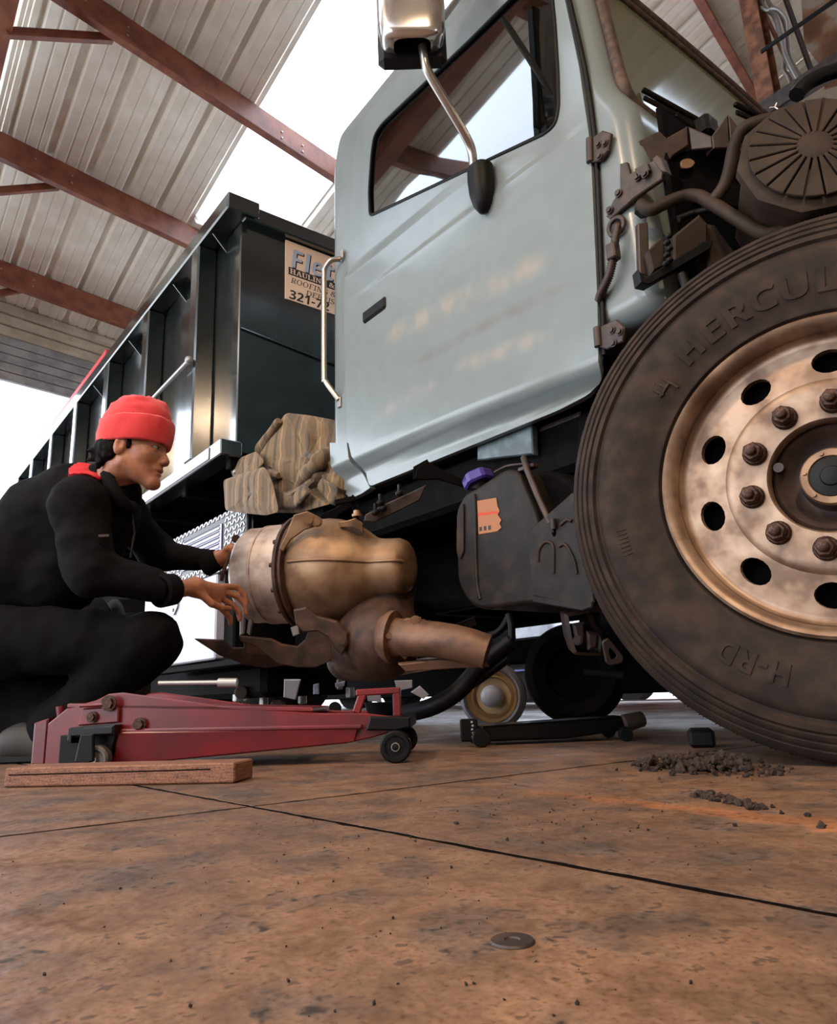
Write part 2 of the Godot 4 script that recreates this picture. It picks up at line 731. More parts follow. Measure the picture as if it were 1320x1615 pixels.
# a prism across x: outline in (z, y), ends rounded by r; shift moves x by height
func round_prism(mb: MB, q: PackedVector2Array, x0: float, x1: float, r: float, shift = null) -> MB:
	q = MB.clean(q)
	var m := q.size()
	var nn := PackedVector2Array()
	for i in m:
		var d0 := (q[i] - q[(i + m - 1) % m]).normalized()
		var d1 := (q[(i + 1) % m] - q[i]).normalized()
		nn.append((Vector2(d0.y, -d0.x) + Vector2(d1.y, -d1.x)).normalized())
	var at := func(p: Vector2, x: float, side: float) -> Vector3:
		var s: float = shift.call(p.y) if shift != null else 0.0
		return Vector3(x - side * s, p.y, p.x)
	var rings := []
	var norms := []
	for side in [-1.0, 1.0]:
		for k in 6:
			var a: float = PI / 2 * k / 5.0
			if side > 0.0:
				a = PI / 2 - a
			var w := MB.inset(q, r * (1.0 - sin(a)))
			var x: float = x0 + r * (1.0 - cos(a)) if side < 0.0 else x1 - r * (1.0 - cos(a))
			var ring := []
			var rn := []
			for i in m:
				ring.append(at.call(w[i], x, side))
				rn.append(Vector3(side * cos(a), nn[i].y * sin(a), nn[i].x * sin(a)))
			rings.append(ring)
			norms.append(rn)
	for j in rings.size() - 1:
		for i in m:
			var i2 := (i + 1) % m
			mb.quadn(rings[j][i], rings[j][i2], rings[j + 1][i2], rings[j + 1][i], norms[j][i], norms[j][i2], norms[j + 1][i2], norms[j + 1][i])
	for side in [-1.0, 1.0]:
		var w := MB.inset(q, r)
		var ix := Geometry2D.triangulate_polygon(w)
		if ix.is_empty():
			w.append((w[0] + w[m / 3] + w[2 * m / 3]) / 3.0)
			for i in m:
				ix.append_array([m, i, (i + 1) % m])
		for i in range(0, ix.size(), 3):
			var ps := []
			for k in 3:
				ps.append(at.call(w[ix[i + k]], x0 if side < 0.0 else x1, side))
			var sn := Vector3(side, 0, 0)
			mb.tri(ps[0], ps[1], ps[2], sn, sn, sn)
	return mb


var M := {}

func roof_y(x: float, z: float) -> float:
	return 4.313 + (0.028 * (x - 0.85) + 0.151 * (z + 8.0)) / 0.988


func _ready() -> void:
	# ------------------------------------------------ camera, sky, exposure, large lights
	var cam := Camera3D.new()
	cam.name = "camera"
	cam.position = Vector3(0, 0.155, 0)
	cam.basis = Basis(Vector3.UP, deg_to_rad(-38.2)) * Basis(Vector3.RIGHT, deg_to_rad(13.9)) * Basis(Vector3.BACK, deg_to_rad(-2.2))
	cam.fov = rad_to_deg(2.0 * atan(807.5 / 1150.0))
	cam.near = 0.02
	cam.far = 200.0
	add_child(cam)
	cam.make_current()
	var sky_mat := ProceduralSkyMaterial.new()
	sky_mat.sky_top_color = Color(0.86, 0.92, 1.0)
	sky_mat.sky_horizon_color = Color(0.97, 0.98, 1.0)
	sky_mat.sky_curve = 0.2
	sky_mat.ground_bottom_color = Color(0.5, 0.48, 0.46)
	sky_mat.ground_horizon_color = Color(0.8, 0.8, 0.8)
	sky_mat.sky_energy_multiplier = 1.0
	var sky := Sky.new()
	sky.sky_material = sky_mat
	var env := Environment.new()
	env.background_mode = Environment.BG_SKY
	env.sky = sky
	env.tonemap_mode = Environment.TONE_MAPPER_LINEAR
	env.tonemap_exposure = 7.0
	env.sdfgi_enabled = true
	env.ssao_enabled = true
	env.ssil_enabled = true
	var we := WorldEnvironment.new()
	we.name = "world"
	we.environment = env
	add_child(we)

	materials()
	lamps()
	building()
	floor_and_ground()
	dumpster()
	truck()
	wheel_and_engine()
	exhaust()
	under_truck()
	jack()
	person()
	small_things()
	outside()


func lamps() -> void:
	# added lamps, out of view, that warm the wheel, floor and exhaust
	for i in 2:
		var at: Vector3 = [Vector3(-0.6, 3.9, 1.6), Vector3(-1.6, 3.9, -1.4)][i]
		var t := tag(node("added_warm_lamp", at), ["added warm lamp, unseen, hung from the roof behind the camera side", "added warm lamp, unseen, hung from the roof beside the open side bay"][i], "lamp")
		put("reflector", MB.new().lathe(Transform3D(Basis(), at), PackedVector2Array([Vector2(0.24, 0.0), Vector2(0.2, 0.1), Vector2(0.09, 0.22), Vector2(0.06, 0.34), Vector2(0, 0.34)]), 24), M.alu, t)
		put("rod", MB.new().cyl(at + Vector3(0, 0.33, 0), Vector3(at.x, roof_y(at.x, at.z) - 0.05, at.z), 0.012, 8), M.black, t)
		put("lamp_diffuser", MB.new().lathe(Transform3D(Basis(), at + Vector3(0, 0.02, 0)), PackedVector2Array([Vector2(0, 0), Vector2(0.21, 0.0), Vector2(0.21, 0.015), Vector2(0, 0.015)]), 24), M.glow, t)
		var l := AreaLight3D.new()
		l.name = "lamp_light"
		l.light_color = Color(1.0, 0.87, 0.72)
		l.light_energy = [2.6, 1.7][i]
		l.area_size = Vector2(0.4, 0.4)
		l.area_range = 30.0
		l.area_attenuation = 2.0
		l.shadow_enabled = true
		t.add_child(l)
		l.global_position = at + Vector3(0, -0.01, 0)
		l.rotation = Vector3(-PI / 2, 0, 0)


func materials() -> void:
	M.roof = tmat([Color(0.90, 0.87, 0.81), Color(0.93, 0.905, 0.855), Color(0.955, 0.935, 0.89)], [0.2, 0.55, 0.8], 1.7, 0.55, 0.0, 0.01, 3)
	M.wallm = tmat([Color(0.66, 0.60, 0.52), Color(0.76, 0.70, 0.62)], [0.3, 0.7], 1.7, 0.6, 0.0, 0.01, 4)
	M.wallgrey = tmat([Color(0.50, 0.49, 0.49), Color(0.60, 0.59, 0.58)], [0.3, 0.7], 1.3, 0.6, 0.0, 0.01, 5)
	M.oxide = tmat([Color(0.42, 0.23, 0.16), Color(0.50, 0.28, 0.20), Color(0.55, 0.33, 0.23)], [0.25, 0.5, 0.8], 1.1, 0.5, 0.0, 0.01, 6)
	M.rustcol = tmat([Color(0.36, 0.21, 0.13), Color(0.46, 0.28, 0.18), Color(0.55, 0.36, 0.24)], [0.3, 0.5, 0.75], 0.8, 0.7, 0.0, 0.012, 7)
	M.green = tmat([Color(0.065, 0.10, 0.105), Color(0.085, 0.13, 0.135), Color(0.12, 0.165, 0.17)], [0.3, 0.6, 0.9], 1.2, 0.2, 0.0, 0.012, 8)
	M.green.clearcoat_enabled = true
	M.green.metallic_specular = 0.75
	M.green.clearcoat = 1.0
	M.green.clearcoat_roughness = 0.12
	M.paint = tmat([Color(0.41, 0.44, 0.435), Color(0.455, 0.485, 0.482)], [0.2, 0.8], 1.9, 0.3, 0.0, 0.006, 9)
	M.paint.clearcoat_enabled = true
	M.paint.clearcoat = 0.35
	M.paint.clearcoat_roughness = 0.12
	M.paint.metallic_specular = 0.4
	M.paintdark = tmat([Color(0.20, 0.25, 0.26), Color(0.33, 0.39, 0.40)], [0.3, 0.7], 0.7, 0.35, 0.0, 0.012, 10)
	M.glass = mat(Color(0.02, 0.024, 0.022), 0.03, 0.0, 0.75)
	M.glass.clearcoat_enabled = true
	M.glass.clearcoat = 1.0
	M.glass.clearcoat_roughness = 0.02
	M.windglass = mat(Color(0.37, 0.39, 0.31), 0.08, 0.0, 0.7)  # pale glass colour stands in for the ceiling mirrored in the windscreen
	M.rubber = tmat([Color(0.105, 0.074, 0.056), Color(0.145, 0.103, 0.079), Color(0.20, 0.142, 0.108)], [0.25, 0.5, 0.8], 0.5, 0.78, 0.0, 0.014, 11, 0.05)
	M.rubber.metallic_specular = 0.35
	M.rubberdark = mat(Color(0.09, 0.068, 0.056), 0.8, 0.0, 0.3)
	M.seal = tmat([Color(0.2, 0.14, 0.11), Color(0.33, 0.25, 0.2)], [0.3, 0.7], 0.3, 0.7, 0.0, 0.014, 12)
	M.rim = tmat([Color(0.36, 0.27, 0.21), Color(0.54, 0.44, 0.36), Color(0.65, 0.56, 0.48)], [0.25, 0.5, 0.8], 0.6, 0.48, 0.55, 0.01, 13)
	M.nut = tmat([Color(0.16, 0.10, 0.075), Color(0.33, 0.22, 0.165)], [0.3, 0.75], 0.05, 0.5, 0.6, 0.014, 14)
	M.alu = mat(Color(0.72, 0.7, 0.68), 0.35, 0.8)
	M.chrome = mat(Color(0.78, 0.76, 0.74), 0.2, 0.9)
	M.dullchrome = mat(Color(0.64, 0.61, 0.58), 0.28, 0.9)
	M.black = mat(Color(0.035, 0.032, 0.032), 0.5, 0.0, 0.3)
	M.blackgloss = mat(Color(0.025, 0.025, 0.027), 0.25, 0.0, 0.35)
	M.dark = tmat([Color(0.028, 0.024, 0.022), Color(0.055, 0.045, 0.04)], [0.3, 0.75], 0.5, 0.75, 0.0, 0.014, 15)
	M.dark.metallic_specular = 0.15
	M.plastic = tmat([Color(0.15, 0.115, 0.092), Color(0.22, 0.172, 0.138)], [0.3, 0.75], 0.6, 0.6, 0.0, 0.012, 16)
	M.plastic.metallic_specular = 0.3
	M.brown = tmat([Color(0.15, 0.10, 0.08), Color(0.24, 0.168, 0.132)], [0.3, 0.75], 0.4, 0.55, 0.1, 0.014, 17)
	M.jug = tmat([Color(0.085, 0.068, 0.055), Color(0.125, 0.10, 0.08), Color(0.165, 0.13, 0.10)], [0.25, 0.6, 0.9], 0.5, 0.5, 0.0, 0.012, 18)
	M.jug.metallic_specular = 0.3
	M.steel = tmat([Color(0.40, 0.295, 0.21), Color(0.53, 0.41, 0.305), Color(0.62, 0.50, 0.38)], [0.22, 0.5, 0.85], 0.55, 0.5, 0.5, 0.01, 19)
	M.steelpale = tmat([Color(0.55, 0.45, 0.385), Color(0.70, 0.62, 0.56), Color(0.78, 0.71, 0.66)], [0.22, 0.5, 0.85], 0.5, 0.45, 0.45, 0.012, 20)
	M.rust = tmat([Color(0.15, 0.092, 0.065), Color(0.25, 0.16, 0.112), Color(0.33, 0.22, 0.155)], [0.25, 0.5, 0.85], 0.4, 0.65, 0.15, 0.014, 21, 0.05)
	M.elbow = tmat([Color(0.29, 0.195, 0.14), Color(0.40, 0.28, 0.205), Color(0.47, 0.34, 0.25)], [0.25, 0.5, 0.85], 0.4, 0.55, 0.3, 0.012, 22)
	M.red = tmat([Color(0.30, 0.008, 0.03), Color(0.41, 0.014, 0.042)], [0.3, 0.7], 0.7, 0.45, 0.0, 0.01, 23)
	M.red.clearcoat_enabled = true
	M.red.clearcoat = 0.25
	M.red.clearcoat_roughness = 0.2
	M.wood = tmat([Color(0.27, 0.15, 0.095), Color(0.46, 0.29, 0.195), Color(0.55, 0.37, 0.25)], [0.2, 0.5, 0.85], 0.25, 0.7, 0.0, 0.012, 24)
	M.wood.uv1_world_triplanar = false
	M.wood.uv1_scale = Vector3(4.0, 30.0, 30.0)
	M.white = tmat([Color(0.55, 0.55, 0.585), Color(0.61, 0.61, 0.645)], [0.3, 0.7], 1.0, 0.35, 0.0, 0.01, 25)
	M.skin = tmat([Color(0.58, 0.37, 0.27), Color(0.64, 0.42, 0.31)], [0.3, 0.7], 0.12, 0.5, 0.0, 0.012, 26)
	M.skin.subsurf_scatter_enabled = true
	M.skin.subsurf_scatter_strength = 0.06
	M.jacket = mat(Color(0.065, 0.058, 0.062), 0.9, 0.0, 0.2)
	M.trouser = mat(Color(0.036, 0.030, 0.030), 0.9, 0.0, 0.2)
	M.yoke = mat(Color(0.72, 0.06, 0.085), 0.8)
	M.beanie = tmat([Color(0.72, 0.15, 0.16), Color(0.79, 0.20, 0.20)], [0.35, 0.65], 0.03, 0.9, 0.0, 0.02, 27, 0.12)
	M.beanie.rim_enabled = true
	M.beanie.rim = 0.4
	M.hair = mat(Color(0.05, 0.035, 0.03), 0.7, 0.0, 0.2)
	M.eye = mat(Color(0.42, 0.38, 0.36), 0.3)
	M.lip = mat(Color(0.52, 0.27, 0.22), 0.5)
	M.shoe = mat(Color(0.17, 0.15, 0.13), 0.7)
	M.concrete = floor_material()
	M.joint = mat(Color(0.06, 0.038, 0.028), 0.95, 0.0, 0.1)
	M.mud = tmat([Color(0.10, 0.064, 0.045), Color(0.20, 0.135, 0.095)], [0.3, 0.7], 0.08, 0.95, 0.0, 0.016, 28)
	M.galv = mat(Color(0.62, 0.61, 0.60), 0.4, 0.5)
	M.purple = mat(Color(0.23, 0.17, 0.48), 0.35)
	M.orange = mat(Color(0.60, 0.41, 0.30), 0.75, 0.0, 0.3)
	M.sticker = mat(Color(0.90, 0.78, 0.68), 0.6)
	M.ink = mat(Color(0.10, 0.08, 0.09), 0.6)
	M.inkblue = mat(Color(0.66, 0.70, 0.78), 0.6)
	M.plaid = plaid_material()
	M.glow = mat(Color(1, 1, 1), 0.5)
	M.glow.emission_enabled = true
	M.glow.emission = Color(1.0, 0.85, 0.65)
	M.glow.emission_energy_multiplier = 1.0
	M.skylight = mat(Color(0.97, 0.97, 0.95, 0.12), 0.2)
	M.skylight.transparency = BaseMaterial3D.TRANSPARENCY_ALPHA
	M.leaf = tmat([Color(0.05, 0.08, 0.04), Color(0.12, 0.17, 0.09)], [0.3, 0.7], 0.5, 0.8, 0.0, 0.02, 29)
	M.yard = tmat([Color(0.82, 0.80, 0.76), Color(0.88, 0.86, 0.82)], [0.3, 0.7], 2.3, 0.9, 0.0, 0.01, 30)
	M.doorpaint = door_material()


# concrete over 2.4 m: brown and grey clouds, pits, pale chips, the wet patch and the orange clay streak
func floor_material() -> StandardMaterial3D:
	var s := 1536
	var a := noise(0.0035, 41, 5).get_image(s, s).get_data()
	var b := noise(0.018, 42, 4).get_image(s, s).get_data()
	var c := noise(0.075, 43, 3).get_image(s, s).get_data()
	var d := noise(0.011, 44, 5).get_image(s, s).get_data()
	var cl := noise(0.03, 45, 2, FastNoiseLite.TYPE_CELLULAR).get_image(s, s).get_data()
	var out := PackedByteArray()
	out.resize(s * s * 3)
	var rg := PackedByteArray()
	rg.resize(s * s)
	var at := 0
	for y in s:
		var z := (float(y) / s - 1.0) * 2.4
		for x in s:
			var u := a[at] / 255.0
			var v := b[at] / 255.0
			var w := c[at] / 255.0
			var q := d[at] / 255.0
			var h := float((x * 7919 + y * 104729 + (x * y) % 613 * 31) % 997) / 997.0
			var k := 1.04 + 0.42 * (u - 0.5) + 0.30 * (v - 0.5) + 0.24 * (w - 0.5) + 0.10 * (h - 0.5)
			var g := clampf((q - 0.48) * 2.6, 0.0, 0.85)                # greyer clouds
			var r := lerpf(0.405, 0.350, g)
			var gg := lerpf(0.302, 0.284, g)
			var bb := lerpf(0.228, 0.242, g)
			if q > 0.62 and w > 0.5:
				k *= 1.0 - (w - 0.5) * 1.1
			if w > 0.76 and v > 0.54:                                   # pits and rubber marks
				k *= 0.66
			if cl[at] < 9 and v > 0.5:                                   # pale chips
				k *= 1.35
			var xx := float(x) / s * 2.4
			var streak := 1.0 - absf(xx - 0.868 + (v - 0.5) * 0.05) / (0.026 + 0.02 * u)
			if streak > 0.0 and z > -0.90:
				var m := smoothstep(0.0, 0.7, streak) * clampf((z + 0.90) * 8.0, 0.0, 1.0) * (0.55 + 0.6 * v)
				r = lerpf(r, 0.50, minf(m, 1.0))
				gg = lerpf(gg, 0.325, minf(m, 1.0))
				bb = lerpf(bb, 0.21, minf(m, 1.0))
			out[at * 3] = int(clampf(r * k, 0.0, 1.0) * 255.0)
			out[at * 3 + 1] = int(clampf(gg * k, 0.0, 1.0) * 255.0)
			out[at * 3 + 2] = int(clampf(bb * k, 0.0, 1.0) * 255.0)
			rg[at] = int(clampf(0.56 + 0.30 * (v - 0.5) - 0.40 * (u - 0.5) + 0.2 * (w - 0.5), 0.35, 0.95) * 255.0)
			at += 1
	var m := mat(Color.WHITE, 1.0, 0.0, 0.42)
	m.albedo_texture = ImageTexture.create_from_image(Image.create_from_data(s, s, false, Image.FORMAT_RGB8, out))
	m.roughness_texture = ImageTexture.create_from_image(Image.create_from_data(s, s, false, Image.FORMAT_L8, rg))
	m.detail_enabled = true
	m.detail_blend_mode = BaseMaterial3D.BLEND_MODE_MUL
	m.detail_uv_layer = BaseMaterial3D.DETAIL_UV_2
	m.detail_albedo = ramp_tex(0.05, 46, [Color(0.62, 0.58, 0.55), Color(0.90, 0.89, 0.88), Color(0.96, 0.96, 0.96), Color(1, 1, 1)], [0.12, 0.28, 0.5, 0.8], 1024, 5)
	m.uv2_triplanar = true
	m.uv2_world_triplanar = true
	m.uv2_scale = Vector3.ONE * 3.1
	m.heightmap_enabled = true
	m.heightmap_scale = 0.10
	m.heightmap_texture = ImageTexture.create_from_image(Image.create_from_data(s, s, false, Image.FORMAT_L8, c))
	return m


func plaid_material() -> StandardMaterial3D:
	var s := 512
	var im := Image.create(s, s, false, Image.FORMAT_RGB8)
	var rn := RandomNumberGenerator.new()
	rn.seed = 5
	var col := []
	var row := []
	for i in s:
		var p := float(i) / s
		var k := 0.0
		for b in [[0.08, 0.03, -0.35], [0.2, 0.012, 0.3], [0.3, 0.05, -0.25], [0.45, 0.01, 0.35], [0.52, 0.02, -0.3], [0.66, 0.06, -0.2], [0.8, 0.012, 0.4], [0.9, 0.025, -0.4]]:
			if absf(p - b[0]) < b[1]:
				k += b[2]
		col.append(k + rn.randf_range(-0.08, 0.08))
		row.append((0.12 if (i / 4) % 2 else -0.12) + rn.randf_range(-0.08, 0.08))
	for y in s:
		for x in s:
			var k: float = 1.0 + 1.0 * col[x] + 0.45 * row[y]
			im.set_pixel(x, y, Color(0.43 * k, 0.345 * k, 0.25 * k))
	var m := mat(Color.WHITE, 0.95)
	m.albedo_texture = ImageTexture.create_from_image(im)
	m.uv1_triplanar = true
	m.uv1_world_triplanar = true
	m.uv1_scale = Vector3(2.6, 2.6, 2.6)
	m.rim_enabled = true
	m.rim = 0.2
	return m


# the door's paint with its worn, illegible lettering
func door_material() -> StandardMaterial3D:
	var s := 512
	var im := Image.create(s, s, false, Image.FORMAT_RGB8)
	var ns := noise(0.022, 61, 2)
	var base := Color(0.435, 0.467, 0.464)
	for y in s:
		for x in s:
			var p := Vector2(float(x) / s, float(y) / s)          # x: rear to front, y: top to bottom
			var c := base
			var n1 := ns.get_noise_2d(x, y * 0.6) * 0.5 + 0.5
			var n2 := ns.get_noise_2d(x + 900, y) * 0.5 + 0.5
			for b in [[0.475, 0.15, 0.20, 0.87, Color(0.63, 0.555, 0.49), 0.060], [0.64, 0.06, 0.33, 0.92, Color(0.40, 0.37, 0.36), 0.028], [0.735, 0.15, 0.50, 0.86, Color(0.60, 0.54, 0.50), 0.040], [0.75, 0.0, 0.13, 0.50, Color(0.58, 0.53, 0.52), 0.040]]:
				var e := clampf(1.0 - absf(p.y - b[0] - b[1] * (p.x - b[2])) / b[5], 0.0, 1.0) * clampf((p.x - b[2]) * 12.0, 0.0, 1.0) * clampf((b[3] - p.x) * 12.0, 0.0, 1.0)
				c = c.lerp(b[4], smoothstep(0.0, 1.0, e) * lerpf(0.25, 0.85, smoothstep(0.3, 0.7, n1)) * 0.62)
			im.set_pixel(x, y, Color(c.r * (0.97 + 0.06 * n2), c.g * (0.97 + 0.06 * n2), c.b * (0.97 + 0.06 * n2)))
	var m: StandardMaterial3D = M.paint.duplicate()
	m.albedo_texture = ImageTexture.create_from_image(im)
	m.uv1_triplanar = false
	m.uv1_scale = Vector3.ONE
	m.texture_repeat = false
	return m


# ---------------------------------------------------------------- the workshop
func building() -> void:
	var pd := Vector3(0.983, 0, -0.185)                                   # run of the purlins
	var ceil_ := struct(node("ceiling", Vector3(2, 4.6, -1)), "corrugated pale metal roof on red-brown steel purlins")
	# roof sheets: three main ribs a sheet, laid down the slope
	var prof := PackedVector2Array()
	for r in 3:
		var x := 0.322 * r
		prof.append_array([Vector2(x, 0.036), Vector2(x + 0.022, 0.036), Vector2(x + 0.046, 0.0)])
		for k in 2:
			var xm := x + 0.115 + 0.095 * k
			prof.append_array([Vector2(xm, 0.0), Vector2(xm + 0.008, 0.007), Vector2(xm + 0.018, 0.007), Vector2(xm + 0.026, 0.0)])
		prof.append_array([Vector2(x + 0.276, 0.0), Vector2(x + 0.30, 0.036)])
	prof.append(Vector2(0.966, 0.038))
	prof.append(Vector2(0.985, 0.039))
	var sheet := func(x0: float, z0: float, z1: float, dy := 0.0) -> MB:
		var mb := MB.new()
		for i in prof.size() - 1:
			var a := prof[i]
			var b := prof[i + 1]
			if a.x == b.x:
				continue
			var e := (b - a).normalized()
			var nn := Vector3(-e.y, e.x, 0)
			mb.quad(Vector3(x0 + a.x, roof_y(x0 + a.x, z0) + a.y + dy, z0), Vector3(x0 + b.x, roof_y(x0 + b.x, z0) + b.y + dy, z0), Vector3(x0 + b.x, roof_y(x0 + b.x, z1) + b.y + dy, z1), Vector3(x0 + a.x, roof_y(x0 + a.x, z1) + a.y + dy, z1), nn)
		return mb
	for k in range(-7, 5):
		var x0 := 2.16 + 0.966 * k if k > -3 else -0.384 + 0.966 * (k + 3)
		var seams := [-8.3 - 0.188 * (x0 - 0.85), -7.46, 1.6, 7.2]
		var sky_from := 99.0
		var sky_to := 99.0
		if k == 0:
			sky_from = -6.1
			sky_to = -2.0
		elif k == 3:  # unseen skylight, added for a bright patch mirrored in the windscreen
			sky_from = -0.03
			sky_to = 1.5
		elif k == -4:
			sky_from = -6.0
			sky_to = -1.6
		for j in 3:
			var z0: float = seams[j] - (0.06 if j else 0.0)
			var z1: float = seams[j + 1]
			if sky_from > z0 and sky_to < z1:
				put("roof_panel", sheet.call(x0, z0, sky_from + 0.05), M.roof, ceil_)
				put("skylight_panel", sheet.call(x0, sky_from, sky_to), M.skylight, ceil_)
				put("roof_panel", sheet.call(x0, sky_to - 0.05, z1), M.roof, ceil_)
			else:
				put("roof_panel", sheet.call(x0, z0, z1, -0.004 * j), M.roof, ceil_)
	# purlins: channel section, the open side away from the camera
	for k in range(-1, 9):
		var zc := -7.52 + 1.5 * k
		if k < 0:
			zc = -8.0 - 0.19 * 0.65 + 0.1
		var p := Vector3(1.5, 0, zc)
		var mb := MB.new()
		var ends := []
		for s in [-6.9, 4.75]:
			var q: Vector3 = p + pd * s
			q.y = roof_y(q.x, q.z) - 0.005
			ends.append(q)
		var a: Vector3 = ends[0]
		var b: Vector3 = ends[1]
		var dn := Vector3.DOWN
		var back := pd.cross(Vector3.UP) * -1.0
		if back.z > 0.0:
			back = -back
		if k >= 0:
			mb.bar(a + dn * 0.14, b + dn * 0.14, 0.008, 0.27)
			mb.bar(a + dn * 0.272 - back * 0.03, b + dn * 0.272 - back * 0.03, 0.065, 0.008)
			mb.bar(a + dn * 0.261 - back * 0.061, b + dn * 0.261 - back * 0.061, 0.006, 0.024)
			mb.bar(a + dn * 0.008 + back * 0.03, b + dn * 0.008 + back * 0.03, 0.065, 0.008)
			var pu := put("purlin", mb, M.oxide, ceil_)
			if k <= 3:
				for s in [[-0.75, 0.09], [-0.45, 0.08], [-0.45, 0.15], [0.9, 0.09], [0.9, 0.15], [1.12, 0.09], [1.12, 0.15]]:
					var c: Vector3 = a + pd * (6.9 + s[0]) + dn * s[1]
					c.y = roof_y(c.x, c.z) - s[1] - 0.02
					put("bolt", MB.new().cyl(c, c - back * 0.012, 0.009, 6), M.galv, pu)
	# the main rafter over the left of the frame and its braces
	var ra := MB.new()
	for s in [[0.0, 0.13, 0.012], [0.24, 0.13, 0.012]]:
		ra.bar(Vector3(0.31, roof_y(0.25, -7.9) - 0.30 - s[0], -7.9), Vector3(0.31, roof_y(0.25, 6.9) - 0.30 - s[0], 6.9), s[1], s[2])
	ra.bar(Vector3(0.31, roof_y(0.25, -7.9) - 0.42, -7.9), Vector3(0.31, roof_y(0.25, 6.9) - 0.42, 6.9), 0.01, 0.24)
	put("rafter", ra, M.oxide, ceil_)
	for k in 3:
		var zc := -7.52 + 1.5 * k
		var q := Vector3(0.98, 0, zc + 0.06)
		q.y = roof_y(q.x, q.z) - 0.20
		var e := Vector3(0.34, roof_y(0.34, zc) - 0.54, zc + 0.08)
		put("brace", MB.new().bar(e, q, 0.006, 0.06).bar(e + Vector3(0, -0.03, -0.02), q + Vector3(0, -0.03, -0.02), 0.045, 0.006), M.oxide, ceil_)

	# rear wall: a header of horizontal boards above the open bay
	var wr := struct(node("wall_rear", Vector3(0.85, 3.4, -8.0)), "header of horizontal metal boards over the open rear bay")
	var rz := func(x: float) -> float: return -8.05 - 0.188 * (x - 0.85)
	var yy := 3.44
	for i in 9:
		var h := 0.098
		if i >= 5:
			h = 0.125
		var mb := MB.new()
		var a := Vector3(-4.9, yy + h * 0.5, rz.call(-4.9))
		var b := Vector3(6.2, yy + h * 0.5, rz.call(6.2))
		mb.bar(a, b, 0.05 if i < 5 else 0.09, h - 0.008, Vector3.UP, 0.004 if i < 5 else 0.03)
		put("siding_board", mb, M.wallgrey if i < 5 else M.wallm, wr)  # lower boards coloured greyer as back-lit, upper ones paler where light catches
		yy += h
	put("header_backing", MB.new().bar(Vector3(-4.9, 3.9, rz.call(-4.9) - 0.08), Vector3(6.2, 3.95, rz.call(6.2) - 0.08), 0.06, 0.9), M.wallgrey, wr)
	# side walls and the wall behind the camera, each with an open bay
	var wl := MB.new()
	wl.slab(PackedVector3Array([Vector3(-5, 0, -7.0), Vector3(-5, 0, -6.2), Vector3(-5, 3.8, -6.2), Vector3(-5, 3.8, 1.2), Vector3(-5, 0, 1.2), Vector3(-5, 0, 7), Vector3(-5, roof_y(-5, 7), 7), Vector3(-5, roof_y(-5, -7.0), -7.0)]), Vector3(-0.2, 0, 0))
	struct(put("wall_left", wl, M.wallm), "metal side wall with an open bay")
	var wf := MB.new()
	wf.slab(PackedVector3Array([Vector3(-5.2, 0, 7), Vector3(2.2, 0, 7), Vector3(2.2, 2.3, 7), Vector3(3.4, 2.3, 7), Vector3(3.4, 0, 7), Vector3(6.5, 0, 7), Vector3(6.5, roof_y(6.5, 7), 7), Vector3(-5.2, roof_y(-5.2, 7), 7)]), Vector3(0, 0, 0.2))
	struct(put("wall_front", wf, M.wallm), "metal wall behind the camera with an open doorway")
	var wx := MB.new()
	wx.slab(PackedVector3Array([Vector3(6.3, 0, -1.9), Vector3(6.3, 0, 7), Vector3(6.3, roof_y(6.3, 7), 7), Vector3(6.3, roof_y(6.3, -9.0), -9.0), Vector3(6.3, 3.9, -9.0), Vector3(6.3, 3.9, -1.9)]), Vector3(0.2, 0, 0))
	struct(put("wall_right", wx, M.wallm), "metal side wall beyond the truck, open below its header")
	# column, rail, bracing and conduits standing just beyond the truck
	var cx := 4.3
	var cz := -1.64
	var ct := roof_y(cx, cz) - 0.02
	var col := MB.new()
	col.abox(Vector3(cx - 0.05, 0, cz - 0.005), Vector3(cx + 0.05, ct, cz + 0.005), 0.002)
	col.abox(Vector3(cx - 0.06, 0, cz - 0.055), Vector3(cx - 0.05, ct, cz + 0.055), 0.002)
	col.abox(Vector3(cx + 0.05, 0, cz - 0.055), Vector3(cx + 0.06, ct, cz + 0.055), 0.002)
	struct(put("pillar", col, M.rustcol), "rusty steel column beyond the engine bay")
	var ra0 := Vector3(4.22, 3.676, -1.693)
	var ra1 := Vector3(4.22, 3.7, -1.169)
	var rdir := Vector3(0, 0, 1)
	var gi := MB.new()
	gi.bar(ra0, ra0 + rdir * 2.2, 0.012, 0.11)
	gi.bar(ra0 + Vector3(0.05, 0.06, 0), ra0 + Vector3(0.05, 0.06, 2.2), 0.10, 0.010)
	gi.bar(ra0 + Vector3(0.03, -0.055, 0), ra0 + Vector3(0.03, -0.055, 2.2), 0.06, 0.010)
	struct(put("trim_1", gi, M.brown), "brown steel rail running from the rusty column at the upper right")
	struct(put("trim_2", MB.new().bar(Vector3(4.45, 4.599, -1.637), Vector3(4.45, 3.843, -1.505), 0.012, 0.09, Vector3.RIGHT), M.oxide), "red-brown diagonal brace beside the rusty column")
	struct(put("trim_3", MB.new().bar(Vector3(4.55, 4.699, -1.526), Vector3(4.55, 3.874, -1.442), 0.012, 0.10, Vector3.RIGHT), mat(Color(0.17, 0.085, 0.07), 0.6)), "dark brown steel upright behind the conduits")
